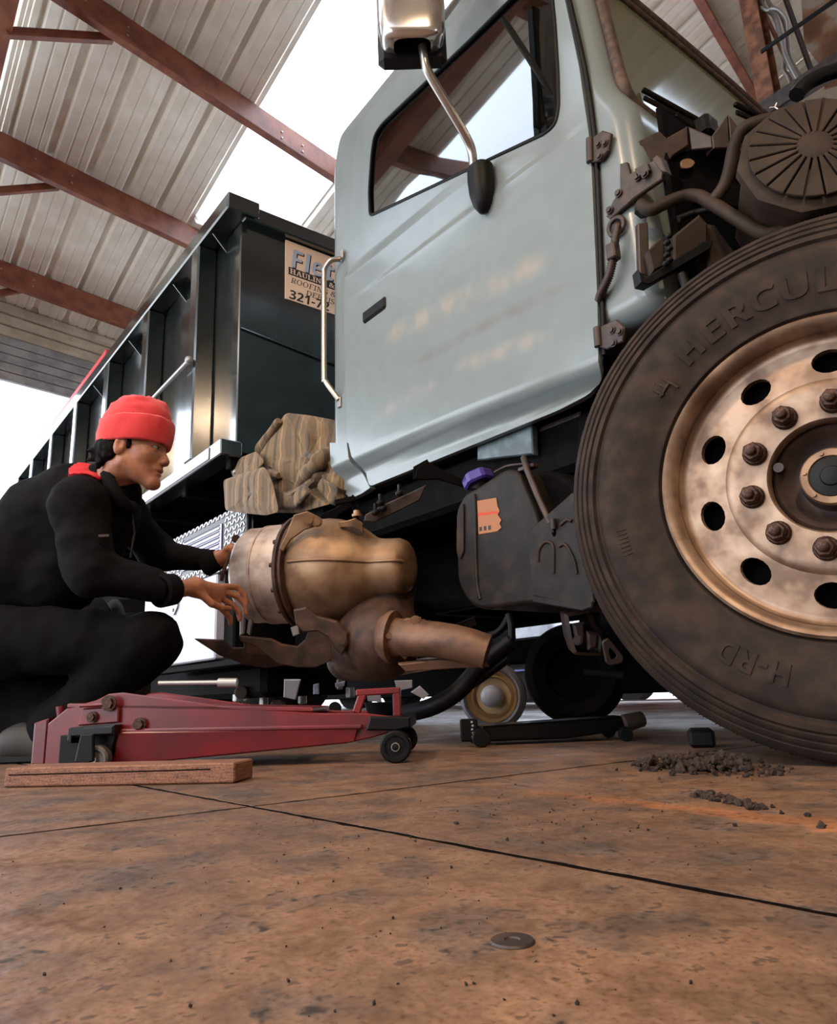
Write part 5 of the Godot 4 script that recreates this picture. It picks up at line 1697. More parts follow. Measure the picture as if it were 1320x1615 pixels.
	put("latch_lever", MB.new().abox(Vector3(1.482, 0.735, -4.255), Vector3(1.488, 0.772, -4.222), 0.002), M.galv, lam)
	put("box_support", MB.new().abox(Vector3(1.54, 0.34, -3.63), Vector3(1.95, 0.80, -3.50), 0.01), M.dark, T)
	put("battery_deck", MB.new().abox(Vector3(1.60, 0.60, -3.26), Vector3(2.08, 0.985, -2.70), 0.015), M.dark, T)
	put("skid_rail", MB.new().bar(Vector3(1.56, 0.335, -4.85), Vector3(1.56, 0.335, -2.2), 0.09, 0.03), M.dark, T)
	# the fluid tank in its bracket
	var jq := round2(PackedVector2Array([Vector2(-1.66, 0.6996), Vector2(-1.612, 0.7454), Vector2(-1.565, 0.7481), Vector2(-1.431, 0.7745), Vector2(-1.381, 0.7574), Vector2(-1.315, 0.6022), Vector2(-1.316, 0.3743), Vector2(-1.568, 0.3818), Vector2(-1.622, 0.4065), Vector2(-1.669, 0.4739)]), 0.035, 5)
	var jug := put("fluid_tank", round_prism(MB.new(), jq, 1.45, 1.80, 0.015), M.jug, T)
	put("front_rib", MB.new().tube(curve(PackedVector3Array([Vector3(1.449, 0.7288, -1.566), Vector3(1.449, 0.6887, -1.563), Vector3(1.449, 0.5546, -1.572), Vector3(1.449, 0.4601, -1.574), Vector3(1.449, 0.4123, -1.565)]), 4), 0.006, 8), M.jug, jug)
	put("rear_tank", round_prism(MB.new(), round2(PackedVector2Array([Vector2(-1.472, 0.7913), Vector2(-1.328, 0.7589), Vector2(-1.232, 0.6824), Vector2(-1.247, 0.3789), Vector2(-1.44, 0.3932)]), 0.04, 4), 1.54, 1.80, 0.02), M.dark, jug)
	put("filler_neck", MB.new().cyl(Vector3(1.5, 0.7595, -1.597), Vector3(1.5, 0.7909, -1.591), 0.034, 16), M.jug, jug)
	var c0 := Vector3(1.49, 0.7707, -1.582)
	var cu := Vector3(-0.10, 0.93, -0.30).normalized()
	var cx := cu.cross(Vector3.BACK).normalized()
	var cq := PackedVector2Array()
	for i in 24:
		cq.append(Vector2(cos(TAU * i / 24.0), sin(TAU * i / 24.0)) * (0.049 if i % 4 < 2 else 0.0455))
	put("cap", MB.new().plate(Transform3D(Basis(cx, cu.cross(cx), cu), c0), cq, [], 0.036, 0.006), M.purple, jug)
	var stq := PackedVector3Array([Vector3(1.449, 0.7061, -1.554), Vector3(1.449, 0.6968, -1.472), Vector3(1.449, 0.6713, -1.469), Vector3(1.449, 0.6547, -1.462), Vector3(1.449, 0.6453, -1.471), Vector3(1.449, 0.6273, -1.457), Vector3(1.449, 0.6178, -1.466), Vector3(1.449, 0.6053, -1.459), Vector3(1.449, 0.5973, -1.476), Vector3(1.449, 0.6036, -1.556)])
	var stk := put("sticker", MB.new().slab(stq, Vector3(-0.0012, 0, 0), 0.0003), M.orange, jug)
	put("sticker_band", MB.new().slab(PackedVector3Array([Vector3(1.448, 0.6687, -1.554), Vector3(1.448, 0.6565, -1.471), Vector3(1.448, 0.648, -1.467), Vector3(1.448, 0.6592, -1.554)]), Vector3(-0.0004, 0, 0), 0.0), mat(Color(0.70, 0.22, 0.10), 0.7), stk)
	var mk := MB.new()
	for q in [Vector3(1.447, 0.6184, -1.545), Vector3(1.447, 0.6165, -1.526), Vector3(1.447, 0.6146, -1.507)]:
		mk.abox(q - Vector3(0.0004, 0.006, 0.005), q + Vector3(0.0004, 0.006, 0.005), 0.0)
	put("sticker_mark", mk, M.ink, stk)
	var jr := MB.new().slab(round3(PackedVector3Array([Vector3(1.449, 0.6316, -1.65), Vector3(1.449, 0.6817, -1.64), Vector3(1.449, 0.7173, -1.619), Vector3(1.449, 0.6996, -1.612), Vector3(1.449, 0.5634, -1.623), Vector3(1.449, 0.5393, -1.642), Vector3(1.449, 0.565, -1.655)]), 0.008), Vector3(-0.006, 0, 0), 0.002)
	put("level_strip", jr, M.plastic, jug)
	var bkt := MB.new().slab(PackedVector3Array([Vector3(1.425, 0.5607, -1.347), Vector3(1.425, 0.5816, -1.303), Vector3(1.425, 0.636, -1.177), Vector3(1.425, 0.6491, -1.122), Vector3(1.425, 0.3515, -1.136), Vector3(1.425, 0.347, -1.178), Vector3(1.425, 0.3919, -1.336), Vector3(1.425, 0.4601, -1.338)]), Vector3(0.012, 0, 0), 0.003)
	bkt.slab(PackedVector3Array([Vector3(1.425, 0.3952, -1.336), Vector3(1.425, 0.3527, -1.173), Vector3(1.425, 0.3582, -1.141), Vector3(1.425, 0.34, -1.143), Vector3(1.425, 0.3343, -1.175), Vector3(1.425, 0.3758, -1.342)]), Vector3(0.24, 0, 0), 0.003)
	var bktm := put("tank_bracket", bkt, M.jug, T)
	for q in [PackedVector3Array([Vector3(1.424, 0.4788, -1.306), Vector3(1.424, 0.5086, -1.3), Vector3(1.424, 0.5255, -1.28), Vector3(1.424, 0.5214, -1.258), Vector3(1.424, 0.503, -1.249), Vector3(1.424, 0.4393, -1.256)]), PackedVector3Array([Vector3(1.424, 0.5061, -1.23), Vector3(1.424, 0.5096, -1.212), Vector3(1.424, 0.4905, -1.197), Vector3(1.424, 0.4591, -1.184), Vector3(1.424, 0.4278, -1.18)]), PackedVector3Array([Vector3(1.424, 0.561, -1.219), Vector3(1.424, 0.5698, -1.197), Vector3(1.424, 0.5631, -1.181)])]:
		put("pressed_rib", MB.new().tube(curve(q, 4), 0.005, 6), M.plastic, bktm)
	put("slot", MB.new().ball(Vector3(1.424, 0.5492, -1.244), Vector3(0.003, 0.014, 0.007), 10, 6), M.black, bktm)
	var rod := MB.new().tube(PackedVector3Array([Vector3(1.47, 0.7944, -1.373), Vector3(1.44, 0.7457, -1.336), Vector3(1.436, 0.66, -1.3), Vector3(1.432, 0.5737, -1.26)]), 0.009, 8)
	rod.cyl(Vector3(1.415, 0.5802, -1.235), Vector3(1.418, 0.5541, -1.238), 0.007, 8)
	rod.abox(Vector3(1.47, 0.7603, -1.359) - Vector3(0.012, 0.006, 0.03), Vector3(1.47, 0.7603, -1.359) + Vector3(0.012, 0.006, 0.03), 0.002)
	rod.tube(curve(PackedVector3Array([Vector3(1.49, 0.7917, -1.515), Vector3(1.48, 0.7925, -1.45), Vector3(1.48, 0.7809, -1.386)]), 4), 0.004, 6)
	put("tank_strap", rod, M.brown, T)
	# steering gear and bits ahead of the tank
	var sg := MB.new().slab(round3(PackedVector3Array([Vector3(1.511, 0.3449, -1.307), Vector3(1.57, 0.3552, -1.258), Vector3(1.588, 0.3135, -1.256), Vector3(1.607, 0.2717, -1.255), Vector3(1.608, 0.2292, -1.268), Vector3(1.545, 0.2354, -1.315), Vector3(1.527, 0.282, -1.315)]), 0.01), Vector3(0.05, 0, -0.06), 0.01)
	sg.slab(PackedVector3Array([Vector3(1.518, 0.3144, -1.286), Vector3(1.541, 0.3182, -1.266), Vector3(1.549, 0.2757, -1.273), Vector3(1.531, 0.2701, -1.289)]), Vector3(0.02, 0, -0.02), 0.006)
	sg.slab(PackedVector3Array([Vector3(1.541, 0.2944, -1.26), Vector3(1.566, 0.2868, -1.243), Vector3(1.567, 0.2513, -1.253), Vector3(1.55, 0.2457, -1.269)]), Vector3(0.02, 0, -0.02), 0.006)
	bolt(sg, Vector3(1.524, 0.2727, -1.28), (Vector3(1.429, 0.2653, -1.2) - Vector3(1.524, 0.2727, -1.28)).normalized(), 0.009, 0.01)
	put("steering_gear", sg, M.brown, T)
	put("gasket_plate", MB.new().slab(round3(PackedVector3Array([Vector3(1.477, 0.26, -1.164), Vector3(1.489, 0.2685, -1.152), Vector3(1.524, 0.2216, -1.139), Vector3(1.523, 0.2065, -1.145), Vector3(1.499, 0.2016, -1.165), Vector3(1.491, 0.208, -1.169)]), 0.006), Vector3(0.008, 0, -0.01), 0.002, [rh3(PackedVector3Array([Vector3(1.491, 0.2503, -1.156), Vector3(1.514, 0.2221, -1.147), Vector3(1.503, 0.2135, -1.159), Vector3(1.494, 0.226, -1.162)]))]), M.brown, T)
	put("drop_rod", MB.new().tube(PackedVector3Array([Vector3(1.613, 0.1925, -1.341), Vector3(1.658, 0.1777, -1.244)]), 0.012, 8), M.dark, T)
	var hs := MB.new()
	hs.tube(curve(PackedVector3Array([Vector3(1.564, 0.3544, -2.05), Vector3(1.657, 0.3195, -1.922), Vector3(1.722, 0.3362, -1.8), Vector3(1.752, 0.3861, -1.76)]), 6), 0.013, 8)
	hs.tube(curve(PackedVector3Array([Vector3(1.715, 0.3956, -1.721), Vector3(1.714, 0.349, -1.71), Vector3(1.701, 0.2959, -1.711), Vector3(1.682, 0.2507, -1.766)]), 6), 0.012, 8)
	hs.tube(curve(PackedVector3Array([Vector3(1.703, 0.3037, -1.706), Vector3(1.638, 0.2316, -1.781), Vector3(1.583, 0.151, -1.849), Vector3(1.524, 0.1083, -1.909), Vector3(1.486, 0.0904, -1.997)]), 6), 0.030, 10)
	hs.tube(curve(PackedVector3Array([Vector3(1.801, 0.254, -1.829), Vector3(1.724, 0.1842, -1.911), Vector3(1.647, 0.1144, -1.994)]), 6), 0.016, 8)
	put("hose", hs, M.black, T)
	put("reflector_tag", MB.new().slab(PackedVector3Array([Vector3(1.688, 0.3757, -2.01), Vector3(1.762, 0.4092, -1.941), Vector3(1.773, 0.3804, -1.942), Vector3(1.699, 0.3468, -2.011)]), Vector3(0.0, 0, -0.01), 0.001), M.plastic, T)
	put("drip_shield", MB.new().slab(PackedVector3Array([Vector3(1.446, 0.2246, -2.118), Vector3(1.53, 0.2332, -2.048), Vector3(1.651, 0.2484, -1.948), Vector3(1.667, 0.2645, -1.931), Vector3(1.66, 0.2355, -1.946), Vector3(1.549, 0.2197, -2.038), Vector3(1.466, 0.2027, -2.109)]), Vector3(0.1, 0.01, -0.1), 0.002), M.galv, T)
	put("under_tank", MB.new().cyl(Vector3(1.95, 0.42, -3.4), Vector3(1.95, 0.42, -2.5), 0.13, 24, -1.0, 0.02), M.dark, T)
	# rear axles
	for z in [-6.6, -7.9]:
		for x in [1.42, 1.76, 3.12, 3.46]:
			put("rear_tire", MB.new().lathe(Transform3D(Basis(Vector3.BACK, PI / 2), Vector3(x + 0.28, 0.52, z)), PackedVector2Array([Vector2(0.2, 0.03), Vector2(0.3, 0.0), Vector2(0.48, 0.0), Vector2(0.52, 0.03), Vector2(0.52, 0.25), Vector2(0.48, 0.28), Vector2(0.3, 0.28), Vector2(0.2, 0.25), Vector2(0, 0.25)]), 40), M.rubberdark, T)
		put("rear_axle", MB.new().cyl(Vector3(1.5, 0.52, z), Vector3(3.7, 0.52, z), 0.09, 16), M.dark, T)
	for q in [PackedVector3Array([Vector3(1.711, 0.0962, -2.604), Vector3(1.784, 0.1054, -2.544), Vector3(1.782, 0.0728, -2.556), Vector3(1.752, 0.0616, -2.583), Vector3(1.715, 0.0633, -2.612)]), PackedVector3Array([Vector3(1.865, 0.2067, -2.58), Vector3(1.924, 0.2065, -2.533), Vector3(1.928, 0.1751, -2.54), Vector3(1.879, 0.1644, -2.583)]), PackedVector3Array([Vector3(1.895, 0.157, -2.506), Vector3(1.921, 0.1813, -2.478), Vector3(1.955, 0.1439, -2.463), Vector3(1.94, 0.1267, -2.48)]), PackedVector3Array([Vector3(1.776, 0.1693, -2.662), Vector3(1.824, 0.1566, -2.628), Vector3(1.833, 0.1198, -2.632), Vector3(1.786, 0.1272, -2.667)]), PackedVector3Array([Vector3(1.645, 0.2054, -2.884), Vector3(1.664, 0.2099, -2.868), Vector3(1.67, 0.164, -2.878), Vector3(1.65, 0.1649, -2.893)]), PackedVector3Array([Vector3(1.666, 0.2057, -2.737), Vector3(1.699, 0.2145, -2.708), Vector3(1.699, 0.1937, -2.715), Vector3(1.67, 0.1899, -2.739)])]:
		put("white_tag", MB.new().slab(q, Vector3(0.005, 0, -0.008), 0.002), M.white, T)
	put("mud_flap", MB.new().slab(PackedVector3Array([Vector3(1.493, 0.2294, -2.865), Vector3(1.549, 0.2268, -2.822), Vector3(1.542, 0.1439, -2.854), Vector3(1.5, 0.1563, -2.883)]), Vector3(0.01, 0, -0.01), 0.003), M.white, T)
	put("low_tank", MB.new().abox(Vector3(1.75, 0.16, -5.4), Vector3(2.3, 0.34, -3.6), 0.03), M.dark, T)
	for q in [PackedVector3Array([Vector3(1.808, 0.1925, -3.94), Vector3(1.704, 0.1914, -3.76)]), PackedVector3Array([Vector3(1.969, 0.1161, -3.837), Vector3(1.865, 0.1184, -3.656)]), PackedVector3Array([Vector3(2.222, 0.087, -3.647), Vector3(2.111, 0.0904, -3.471)])]:
		put("marker_lamp", MB.new().cyl(q[0], q[1], 0.035, 18, -1.0, 0.005), M.plastic, T)
	put("marker_ring", MB.new().tube(rh3(PackedVector3Array([Vector3(1.837, 0.2324, -3.905), Vector3(1.838, 0.1842, -3.919), Vector3(1.814, 0.144, -3.95), Vector3(1.802, 0.179, -3.949), Vector3(1.816, 0.2196, -3.925)]), true), 0.008, 6), M.white, T)
	for q in [Vector3(1.777, 0.1733, -3.97), Vector3(1.779, 0.1113, -3.988), Vector3(1.899, 0.1401, -3.885), Vector3(2.069, 0.1458, -3.749), Vector3(2.125, 0.1947, -3.69), Vector3(2.165, 0.1894, -3.66), Vector3(2.22, 0.2178, -3.608), Vector3(2.277, 0.1704, -3.578)]:
		put("grease_fitting", MB.new().abox(q - Vector3(0.02, 0.03, 0.02), q + Vector3(0.02, 0.03, 0.02), 0.006), M.galv, T)


func rh3(q: PackedVector3Array, close := false) -> PackedVector3Array:
	var r := round3(q, 0.02)
	if close:
		r.append(r[0])
	return r


# ---------------------------------------------------------------- the red floor jack
func jack() -> void:
	var r0 := Vector3(0.585, 0, -1.985)
	var f0 := Vector3(1.129, 0, -1.524)
	var fx := (f0 - r0).normalized()
	var nz := Vector3.UP.cross(fx) * -1.0                                 # towards the camera
	if nz.dot(Vector3(0, 0, 0) - r0) < 0.0:
		nz = -nz
	var J := tag(node("floor_jack", r0), "long red floor jack under the truck beside the squatting mechanic", "jack") as Node3D
	var at := func(x: float, y: float, z: float) -> Vector3: return r0 + fx * x + Vector3.UP * y + nz * z
	var sideq := [[-0.145, 0.015], [-0.145, 0.115], [-0.10, 0.150], [-0.03, 0.166], [0.0, 0.180], [0.035, 0.182], [0.30, 0.138], [0.52, 0.116], [0.63, 0.112], [0.705, 0.100], [0.708, 0.072], [0.64, 0.055], [0.58, 0.045], [0.30, 0.028], [0.03, 0.013]]
	for z in [0.10, -0.14]:
		var q := PackedVector3Array()
		for p in sideq:
			q.append(at.call(p[0], p[1], z))
		var mb := MB.new().slab(q, nz * -0.012, 0.003)
		put("side_frame", mb, M.red, J)
	var fl := MB.new()
	fl.bar(at.call(0.04, 0.092, 0.105), at.call(0.62, 0.082, 0.105), 0.022, 0.010, Vector3.UP, 0.003)
	put("fold_edge", fl, M.red, J)
	put("lower_web", MB.new().slab(PackedVector3Array([at.call(0.03, 0.09, 0.118), at.call(0.61, 0.078, 0.112), at.call(0.60, 0.048, 0.106), at.call(0.03, 0.014, 0.108)]), nz * -0.010, 0.002), M.red, J)
	put("end_plate", MB.new().slab(PackedVector3Array([at.call(-0.185, 0.02, 0.09), at.call(-0.185, 0.118, 0.09), at.call(-0.15, 0.128, 0.09), at.call(-0.15, 0.02, 0.09)]), nz * -0.20, 0.004), M.red, J)
	put("top_cover", MB.new().slab(PackedVector3Array([at.call(-0.10, 0.148, 0.10), at.call(0.035, 0.18, 0.10), at.call(0.50, 0.117, 0.10), at.call(0.50, 0.117, -0.14), at.call(0.035, 0.18, -0.14), at.call(-0.10, 0.148, -0.14)]), Vector3(0, -0.01, 0), 0.002), M.red, J)
	# raised plates at the back
	var rp := MB.new().slab(PackedVector3Array([at.call(-0.055, 0.148, 0.112), at.call(0.028, 0.150, 0.112), at.call(0.034, 0.142, 0.112), at.call(0.034, 0.112, 0.112), at.call(-0.065, 0.108, 0.112)]), nz * -0.012, 0.003)
	rp.bar(at.call(-0.06, 0.154, 0.116), at.call(0.026, 0.156, 0.116), 0.02, 0.008)
	put("cylinder_plate", rp, M.red, J)
	var cap := MB.new().slab(PackedVector3Array([at.call(-0.065, 0.106, 0.150), at.call(0.042, 0.108, 0.150), at.call(0.042, 0.085, 0.150), at.call(-0.065, 0.083, 0.150)]), nz * -0.05, 0.005)
	cap.slab(PackedVector3Array([at.call(-0.068, 0.104, 0.150), at.call(-0.058, 0.104, 0.150), at.call(-0.058, 0.07, 0.150), at.call(-0.068, 0.076, 0.150)]), nz * -0.04, 0.002)
	put("caster_bracket", cap, M.blackgloss, J)
	put("caster_housing", MB.new().slab(PackedVector3Array([at.call(-0.10, 0.088, 0.124), at.call(0.04, 0.09, 0.124), at.call(0.03, 0.06, 0.124), at.call(0.02, 0.012, 0.124), at.call(-0.10, 0.012, 0.124)]), nz * -0.02, 0.003), M.black, J)
	put("caster_fork", MB.new().slab(PackedVector3Array([at.call(-0.03, 0.09, 0.165), at.call(0.0, 0.09, 0.165), at.call(0.005, 0.03, 0.165), at.call(-0.018, 0.022, 0.165), at.call(-0.04, 0.03, 0.165)]), nz * -0.012, 0.003), M.black, J)
	var wheel := func(c: Vector3, r: float, w: float, m: Material) -> void:
		var y := nz
		var x := fx
		put("wheel", MB.new().lathe(Transform3D(Basis(x, y, x.cross(y)), c - y * w * 0.5), PackedVector2Array([Vector2(0, 0.004), Vector2(r * 0.6, 0.004), Vector2(r * 0.7, 0), Vector2(r - 0.004, 0), Vector2(r, 0.004), Vector2(r, w - 0.004), Vector2(r - 0.004, w), Vector2(r * 0.7, w), Vector2(r * 0.6, w - 0.004), Vector2(0.008, w - 0.004), Vector2(0.008, w + 0.004), Vector2(0, w + 0.005)]), 28), m, J)
	wheel.call(at.call(0.0, 0.032, 0.138), 0.032, 0.03, mat(Color(0.32, 0.30, 0.28), 0.5, 0.3))
	wheel.call(at.call(0.0, 0.032, -0.17), 0.032, 0.03, M.black)
	wheel.call(at.call(0.70, 0.036, 0.13), 0.036, 0.035, M.black)
	wheel.call(at.call(0.70, 0.036, -0.17), 0.036, 0.035, M.black)
	put("axle", MB.new().cyl(at.call(0.70, 0.036, 0.15), at.call(0.70, 0.036, -0.19), 0.010, 10).cyl(at.call(0, 0.032, 0.158), at.call(0, 0.032, -0.19), 0.008, 10), M.alu, J)
	var fh := MB.new().slab(PackedVector3Array([at.call(0.64, 0.105, 0.125), at.call(0.735, 0.10, 0.125), at.call(0.735, 0.076, 0.125), at.call(0.70, 0.07, 0.125), at.call(0.63, 0.074, 0.125)]), nz * -0.28, 0.004)
	put("front_bridge", fh, M.black, J)
	var sf := MB.new()
	sf.bar(at.call(0.60, 0.112, 0.06), at.call(0.62, 0.165, 0.06), 0.012, 0.02, fx)
	sf.bar(at.call(0.70, 0.10, 0.06), at.call(0.70, 0.16, 0.06), 0.012, 0.02, fx)
	sf.bar(at.call(0.60, 0.160, 0.06), at.call(0.71, 0.162, 0.06), 0.014, 0.016)
	put("lift_arm", sf, M.red, J)
	put("saddle", MB.new().cyl(at.call(0.655, 0.105, -0.02), at.call(0.655, 0.135, -0.02), 0.035, 20, 0.045), M.black, J)
	for b in [[0.012, 0.158, 0.118, 0.013], [-0.028, 0.127, 0.115, 0.009], [0.085, 0.106, 0.106, 0.011]]:
		var bm := MB.new()
		bolt(bm, at.call(b[0], b[1], b[2]), nz, b[3], 0.012)
		put("bolt", bm, M.nut, J)
	put("release_knob", MB.new().cyl(at.call(-0.165, 0.118, 0.0), at.call(-0.17, 0.155, 0.0), 0.008, 8, 0.011), M.red, J)
	put("handle_bar", MB.new().tube(PackedVector3Array([at.call(0.06, 0.205, -0.06), at.call(0.24, 0.20, -0.06)]), 0.006, 8).tube(PackedVector3Array([at.call(0.22, 0.20, -0.06), at.call(0.27, 0.198, -0.06)]), 0.012, 8), M.galv, J)


# ---------------------------------------------------------------- the mechanic
func person() -> void:
	var P := tag(node("person", Vector3(0.45, 0, -2.2)), "person in a black jacket and red knit cap squatting and reaching to the exhaust filter", "person") as Node3D
	var f := Vector3(0.786, 0, 0.618)
	var up := Vector3.UP
	f = (f * cos(0.09) - up * sin(0.09)).normalized()
	var u := (up * cos(0.09) + Vector3(0.786, 0, 0.618) * sin(0.09)).normalized()
	var r := f.cross(u)
	var hb := Basis(f, u, r)
	var h0 := Vector3(0.6123, 0.8912, -2.17)
	var hp := func(a: float, b: float, c: float) -> Vector3: return h0 + f * a + u * b + r * c
	# head and neck, 3.5 mm cells
	var hd := Body.new(h0 - Vector3(0.19, 0.26, 0.19), h0 + Vector3(0.19, 0.17, 0.19), 0.0036)
	hd.blob(hp.call(-0.004, 0.045, 0), Vector3(0.098, 0.094, 0.074), hb, 0.01)
	hd.blob(hp.call(0.044, -0.015, 0), Vector3(0.052, 0.080, 0.056), hb, 0.03)
	for s in [-1.0, 1.0]:
		hd.bone(hp.call(0.004, -0.045, s * 0.050), hp.call(0.076, -0.090, s * 0.012), 0.020, 0.015, 0.03)
		hd.blob(hp.call(0.056, -0.018, s * 0.040), Vector3(0.022, 0.018, 0.018), hb, 0.025)
		hd.blob(hp.call(0.100, 0.010, s * 0.033), Vector3(0.017, 0.011, 0.017), hb, 0.012, true)
		hd.blob(hp.call(0.0865, 0.0165, s * 0.031), Vector3(0.010, 0.0035, 0.014), hb, 0.004)
		hd.blob(hp.call(0.0855, -0.001, s * 0.031), Vector3(0.010, 0.003, 0.013), hb, 0.004)
		hd.blob(hp.call(0.105, -0.030, s * 0.011), Vector3(0.010, 0.008, 0.007), hb, 0.006)
		hd.blob(hp.call(-0.002, -0.002, s * 0.074), Vector3(0.017, 0.031, 0.010), hb * Basis(Vector3.BACK, -0.15) * Basis(Vector3.UP, s * 0.35), 0.008)
		hd.blob(hp.call(0.003, 0.001, s * 0.084), Vector3(0.009, 0.018, 0.006), hb, 0.005, true)
	hd.blob(hp.call(0.082, -0.097, 0), Vector3(0.017, 0.014, 0.022), hb, 0.02)
	hd.blob(hp.call(0.082, 0.026, 0), Vector3(0.017, 0.010, 0.046), hb, 0.018)
	hd.bone(hp.call(0.090, 0.018, 0), hp.call(0.1125, -0.024, 0), 0.007, 0.0085, 0.014)
	hd.blob(hp.call(0.090, -0.050, 0), Vector3(0.013, 0.010, 0.024), hb, 0.012)
	hd.blob(hp.call(0.095, -0.0545, 0), Vector3(0.008, 0.005, 0.020), hb, 0.006)
	hd.blob(hp.call(0.092, -0.067, 0), Vector3(0.009, 0.0055, 0.018), hb, 0.007)
	hd.blob(hp.call(0.103, -0.0605, 0), Vector3(0.010, 0.0018, 0.020), hb, 0.004, true)
	var nb := Vector3(0.5766, 0.7874, -2.27)
	hd.bone(hp.call(-0.022, -0.05, 0), nb, 0.050, 0.062, 0.025)
	var body := MB.new()
	hd.mesh_into(body)
	# trunk, arms and legs under the clothes
	var S1 := Vector3(0.481, 0.7092, -2.174)
	var S2 := Vector3(0.6693, 0.7824, -2.448)
	var E1 := Vector3(0.5121, 0.5166, -2.131)
	var W1 := Vector3(0.7209, 0.4692, -2.087)
	var E2 := Vector3(0.8119, 0.6571, -2.506)
	var W2 := Vector3(0.9667, 0.6203, -2.37)
	var C1 := Vector3(0.5392, 0.7252, -2.346)
	var C2 := Vector3(0.401, 0.5733, -2.555)
	var H := Vector3(0.2951, 0.3874, -2.71)
	var T1 := Vector3(0.3049, 0.3521, -2.556)
	var K1 := Vector3(0.6886, 0.3243, -2.131)
	var A1 := Vector3(0.5177, 0.0941, -2.417)
	var T2 := Vector3(0.3688, 0.3967, -2.806)
	var K2 := Vector3(0.7718, 0.3738, -2.549)
	var A2 := Vector3(0.7062, 0.0753, -2.72)
	var tb := Body.new(Vector3(0.05, 0.02, -2.95), Vector3(1.10, 0.90, -1.6), 0.014)
	tb.bone(nb, C1, 0.05, 0.09, 0.04).bone(C1, C2, 0.10, 0.11, 0.04).bone(C2, H, 0.11, 0.12, 0.04).bone(S1, S2, 0.045, 0.045, 0.05)
	tb.bone(S1, E1, 0.045, 0.038).bone(E1, W1, 0.036, 0.028).bone(S2, E2, 0.043, 0.036).bone(E2, W2, 0.034, 0.026)
	tb.bone(H, K1, 0.075, 0.05).bone(K1, A1, 0.045, 0.035).bone(H, K2, 0.075, 0.05).bone(K2, A2, 0.045, 0.035)
	tb.mesh_into(body)
	# hands
	var w1 := Vector3(0.8111, 0.4872, -2.128)
	var h1 := Body.new(w1 - Vector3(0.16, 0.14, 0.16), w1 + Vector3(0.24, 0.11, 0.20), 0.0034)
	h1.bone(W1.lerp(w1, -0.1), w1, 0.0275, 0.0245, 0.01)
	h1.bone(w1, Vector3(0.9108, 0.4939, -2.165), 0.022, 0.0135, 0.02).bone(w1, Vector3(0.9049, 0.4696, -2.164), 0.022, 0.0135, 0.02).bone(w1, Vector3(0.8887, 0.4465, -2.158), 0.02, 0.012, 0.02)
	for q in [PackedVector3Array([Vector3(0.9148, 0.4994, -2.16), Vector3(0.963, 0.502, -2.174), Vector3(0.9893, 0.479, -2.174), Vector3(0.9985, 0.4551, -2.174)]), PackedVector3Array([Vector3(0.912, 0.4843, -2.167), Vector3(0.9638, 0.4732, -2.17), Vector3(0.9904, 0.4462, -2.17), Vector3(0.9967, 0.4207, -2.173)]), PackedVector3Array([Vector3(0.9038, 0.4659, -2.167), Vector3(0.9518, 0.4452, -2.175), Vector3(0.9747, 0.4223, -2.177), Vector3(0.9789, 0.4008, -2.18)]), PackedVector3Array([Vector3(0.8887, 0.4465, -2.158), Vector3(0.9332, 0.4215, -2.184), Vector3(0.9548, 0.4038, -2.198), Vector3(0.9604, 0.3887, -2.205)])]:
		h1.bone(q[0], q[1], 0.0105, 0.0095, 0.006).bone(q[1], q[2], 0.0095, 0.0085, 0.004).bone(q[2], q[3], 0.0085, 0.0072, 0.004)
	h1.bone(Vector3(0.8217, 0.4667, -2.113), Vector3(0.8561, 0.4373, -2.108), 0.013, 0.0115, 0.01).bone(Vector3(0.8561, 0.4373, -2.108), Vector3(0.8939, 0.4269, -2.121), 0.011, 0.0095, 0.004).bone(Vector3(0.8939, 0.4269, -2.121), Vector3(0.9289, 0.429, -2.145), 0.0095, 0.008, 0.004)
	h1.mesh_into(body)
	var w2 := Vector3(0.9763, 0.6262, -2.361)
	var h2 := Body.new(w2 - Vector3(0.12, 0.10, 0.12), w2 + Vector3(0.16, 0.10, 0.12), 0.0034)
	h2.bone(W2.lerp(w2, -1.5), w2, 0.027, 0.024, 0.01)
	h2.bone(w2, Vector3(1.003, 0.6459, -2.333), 0.021, 0.012, 0.02).bone(w2, Vector3(1.005, 0.6269, -2.337), 0.02, 0.012, 0.02)
	for q in [PackedVector3Array([Vector3(1.002, 0.6522, -2.332), Vector3(1.014, 0.662, -2.307), Vector3(1.018, 0.6491, -2.281)]), PackedVector3Array([Vector3(1.005, 0.6416, -2.333), Vector3(1.017, 0.6451, -2.297), Vector3(1.02, 0.6282, -2.273)]), PackedVector3Array([Vector3(1.005, 0.629, -2.337), Vector3(1.013, 0.6224, -2.293), Vector3(1.016, 0.6078, -2.269)]), PackedVector3Array([Vector3(1.003, 0.6165, -2.342), Vector3(1.009, 0.6019, -2.303), Vector3(1.012, 0.5895, -2.279)])]:
		h2.bone(q[0], q[1], 0.0100, 0.009, 0.005).bone(q[1], q[2], 0.009, 0.0075, 0.004)
	h2.bone(Vector3(0.9797, 0.6344, -2.342), Vector3(0.9908, 0.6547, -2.327), 0.012, 0.010, 0.008).bone(Vector3(0.9908, 0.6547, -2.327), Vector3(1.013, 0.6707, -2.331), 0.010, 0.008, 0.004)
	h2.mesh_into(body)
	put("body", body, M.skin, P)
	for s in [-1.0, 1.0]:
		put("eye", MB.new().ball(hp.call(0.0835, 0.008, s * 0.031), Vector3.ONE * 0.0115, 14, 8), M.eye, P)
		put("iris", MB.new().ball(hp.call(0.0915, 0.0065, s * 0.031), Vector3(0.0045, 0.0045, 0.0045), 10, 6), M.hair, P)
		put("eyebrow", MB.new().tube(PackedVector3Array([hp.call(0.096, 0.024, s * 0.016), hp.call(0.094, 0.029, s * 0.032), hp.call(0.082, 0.026, s * 0.047)]), 0.0032, 6), M.hair, P)
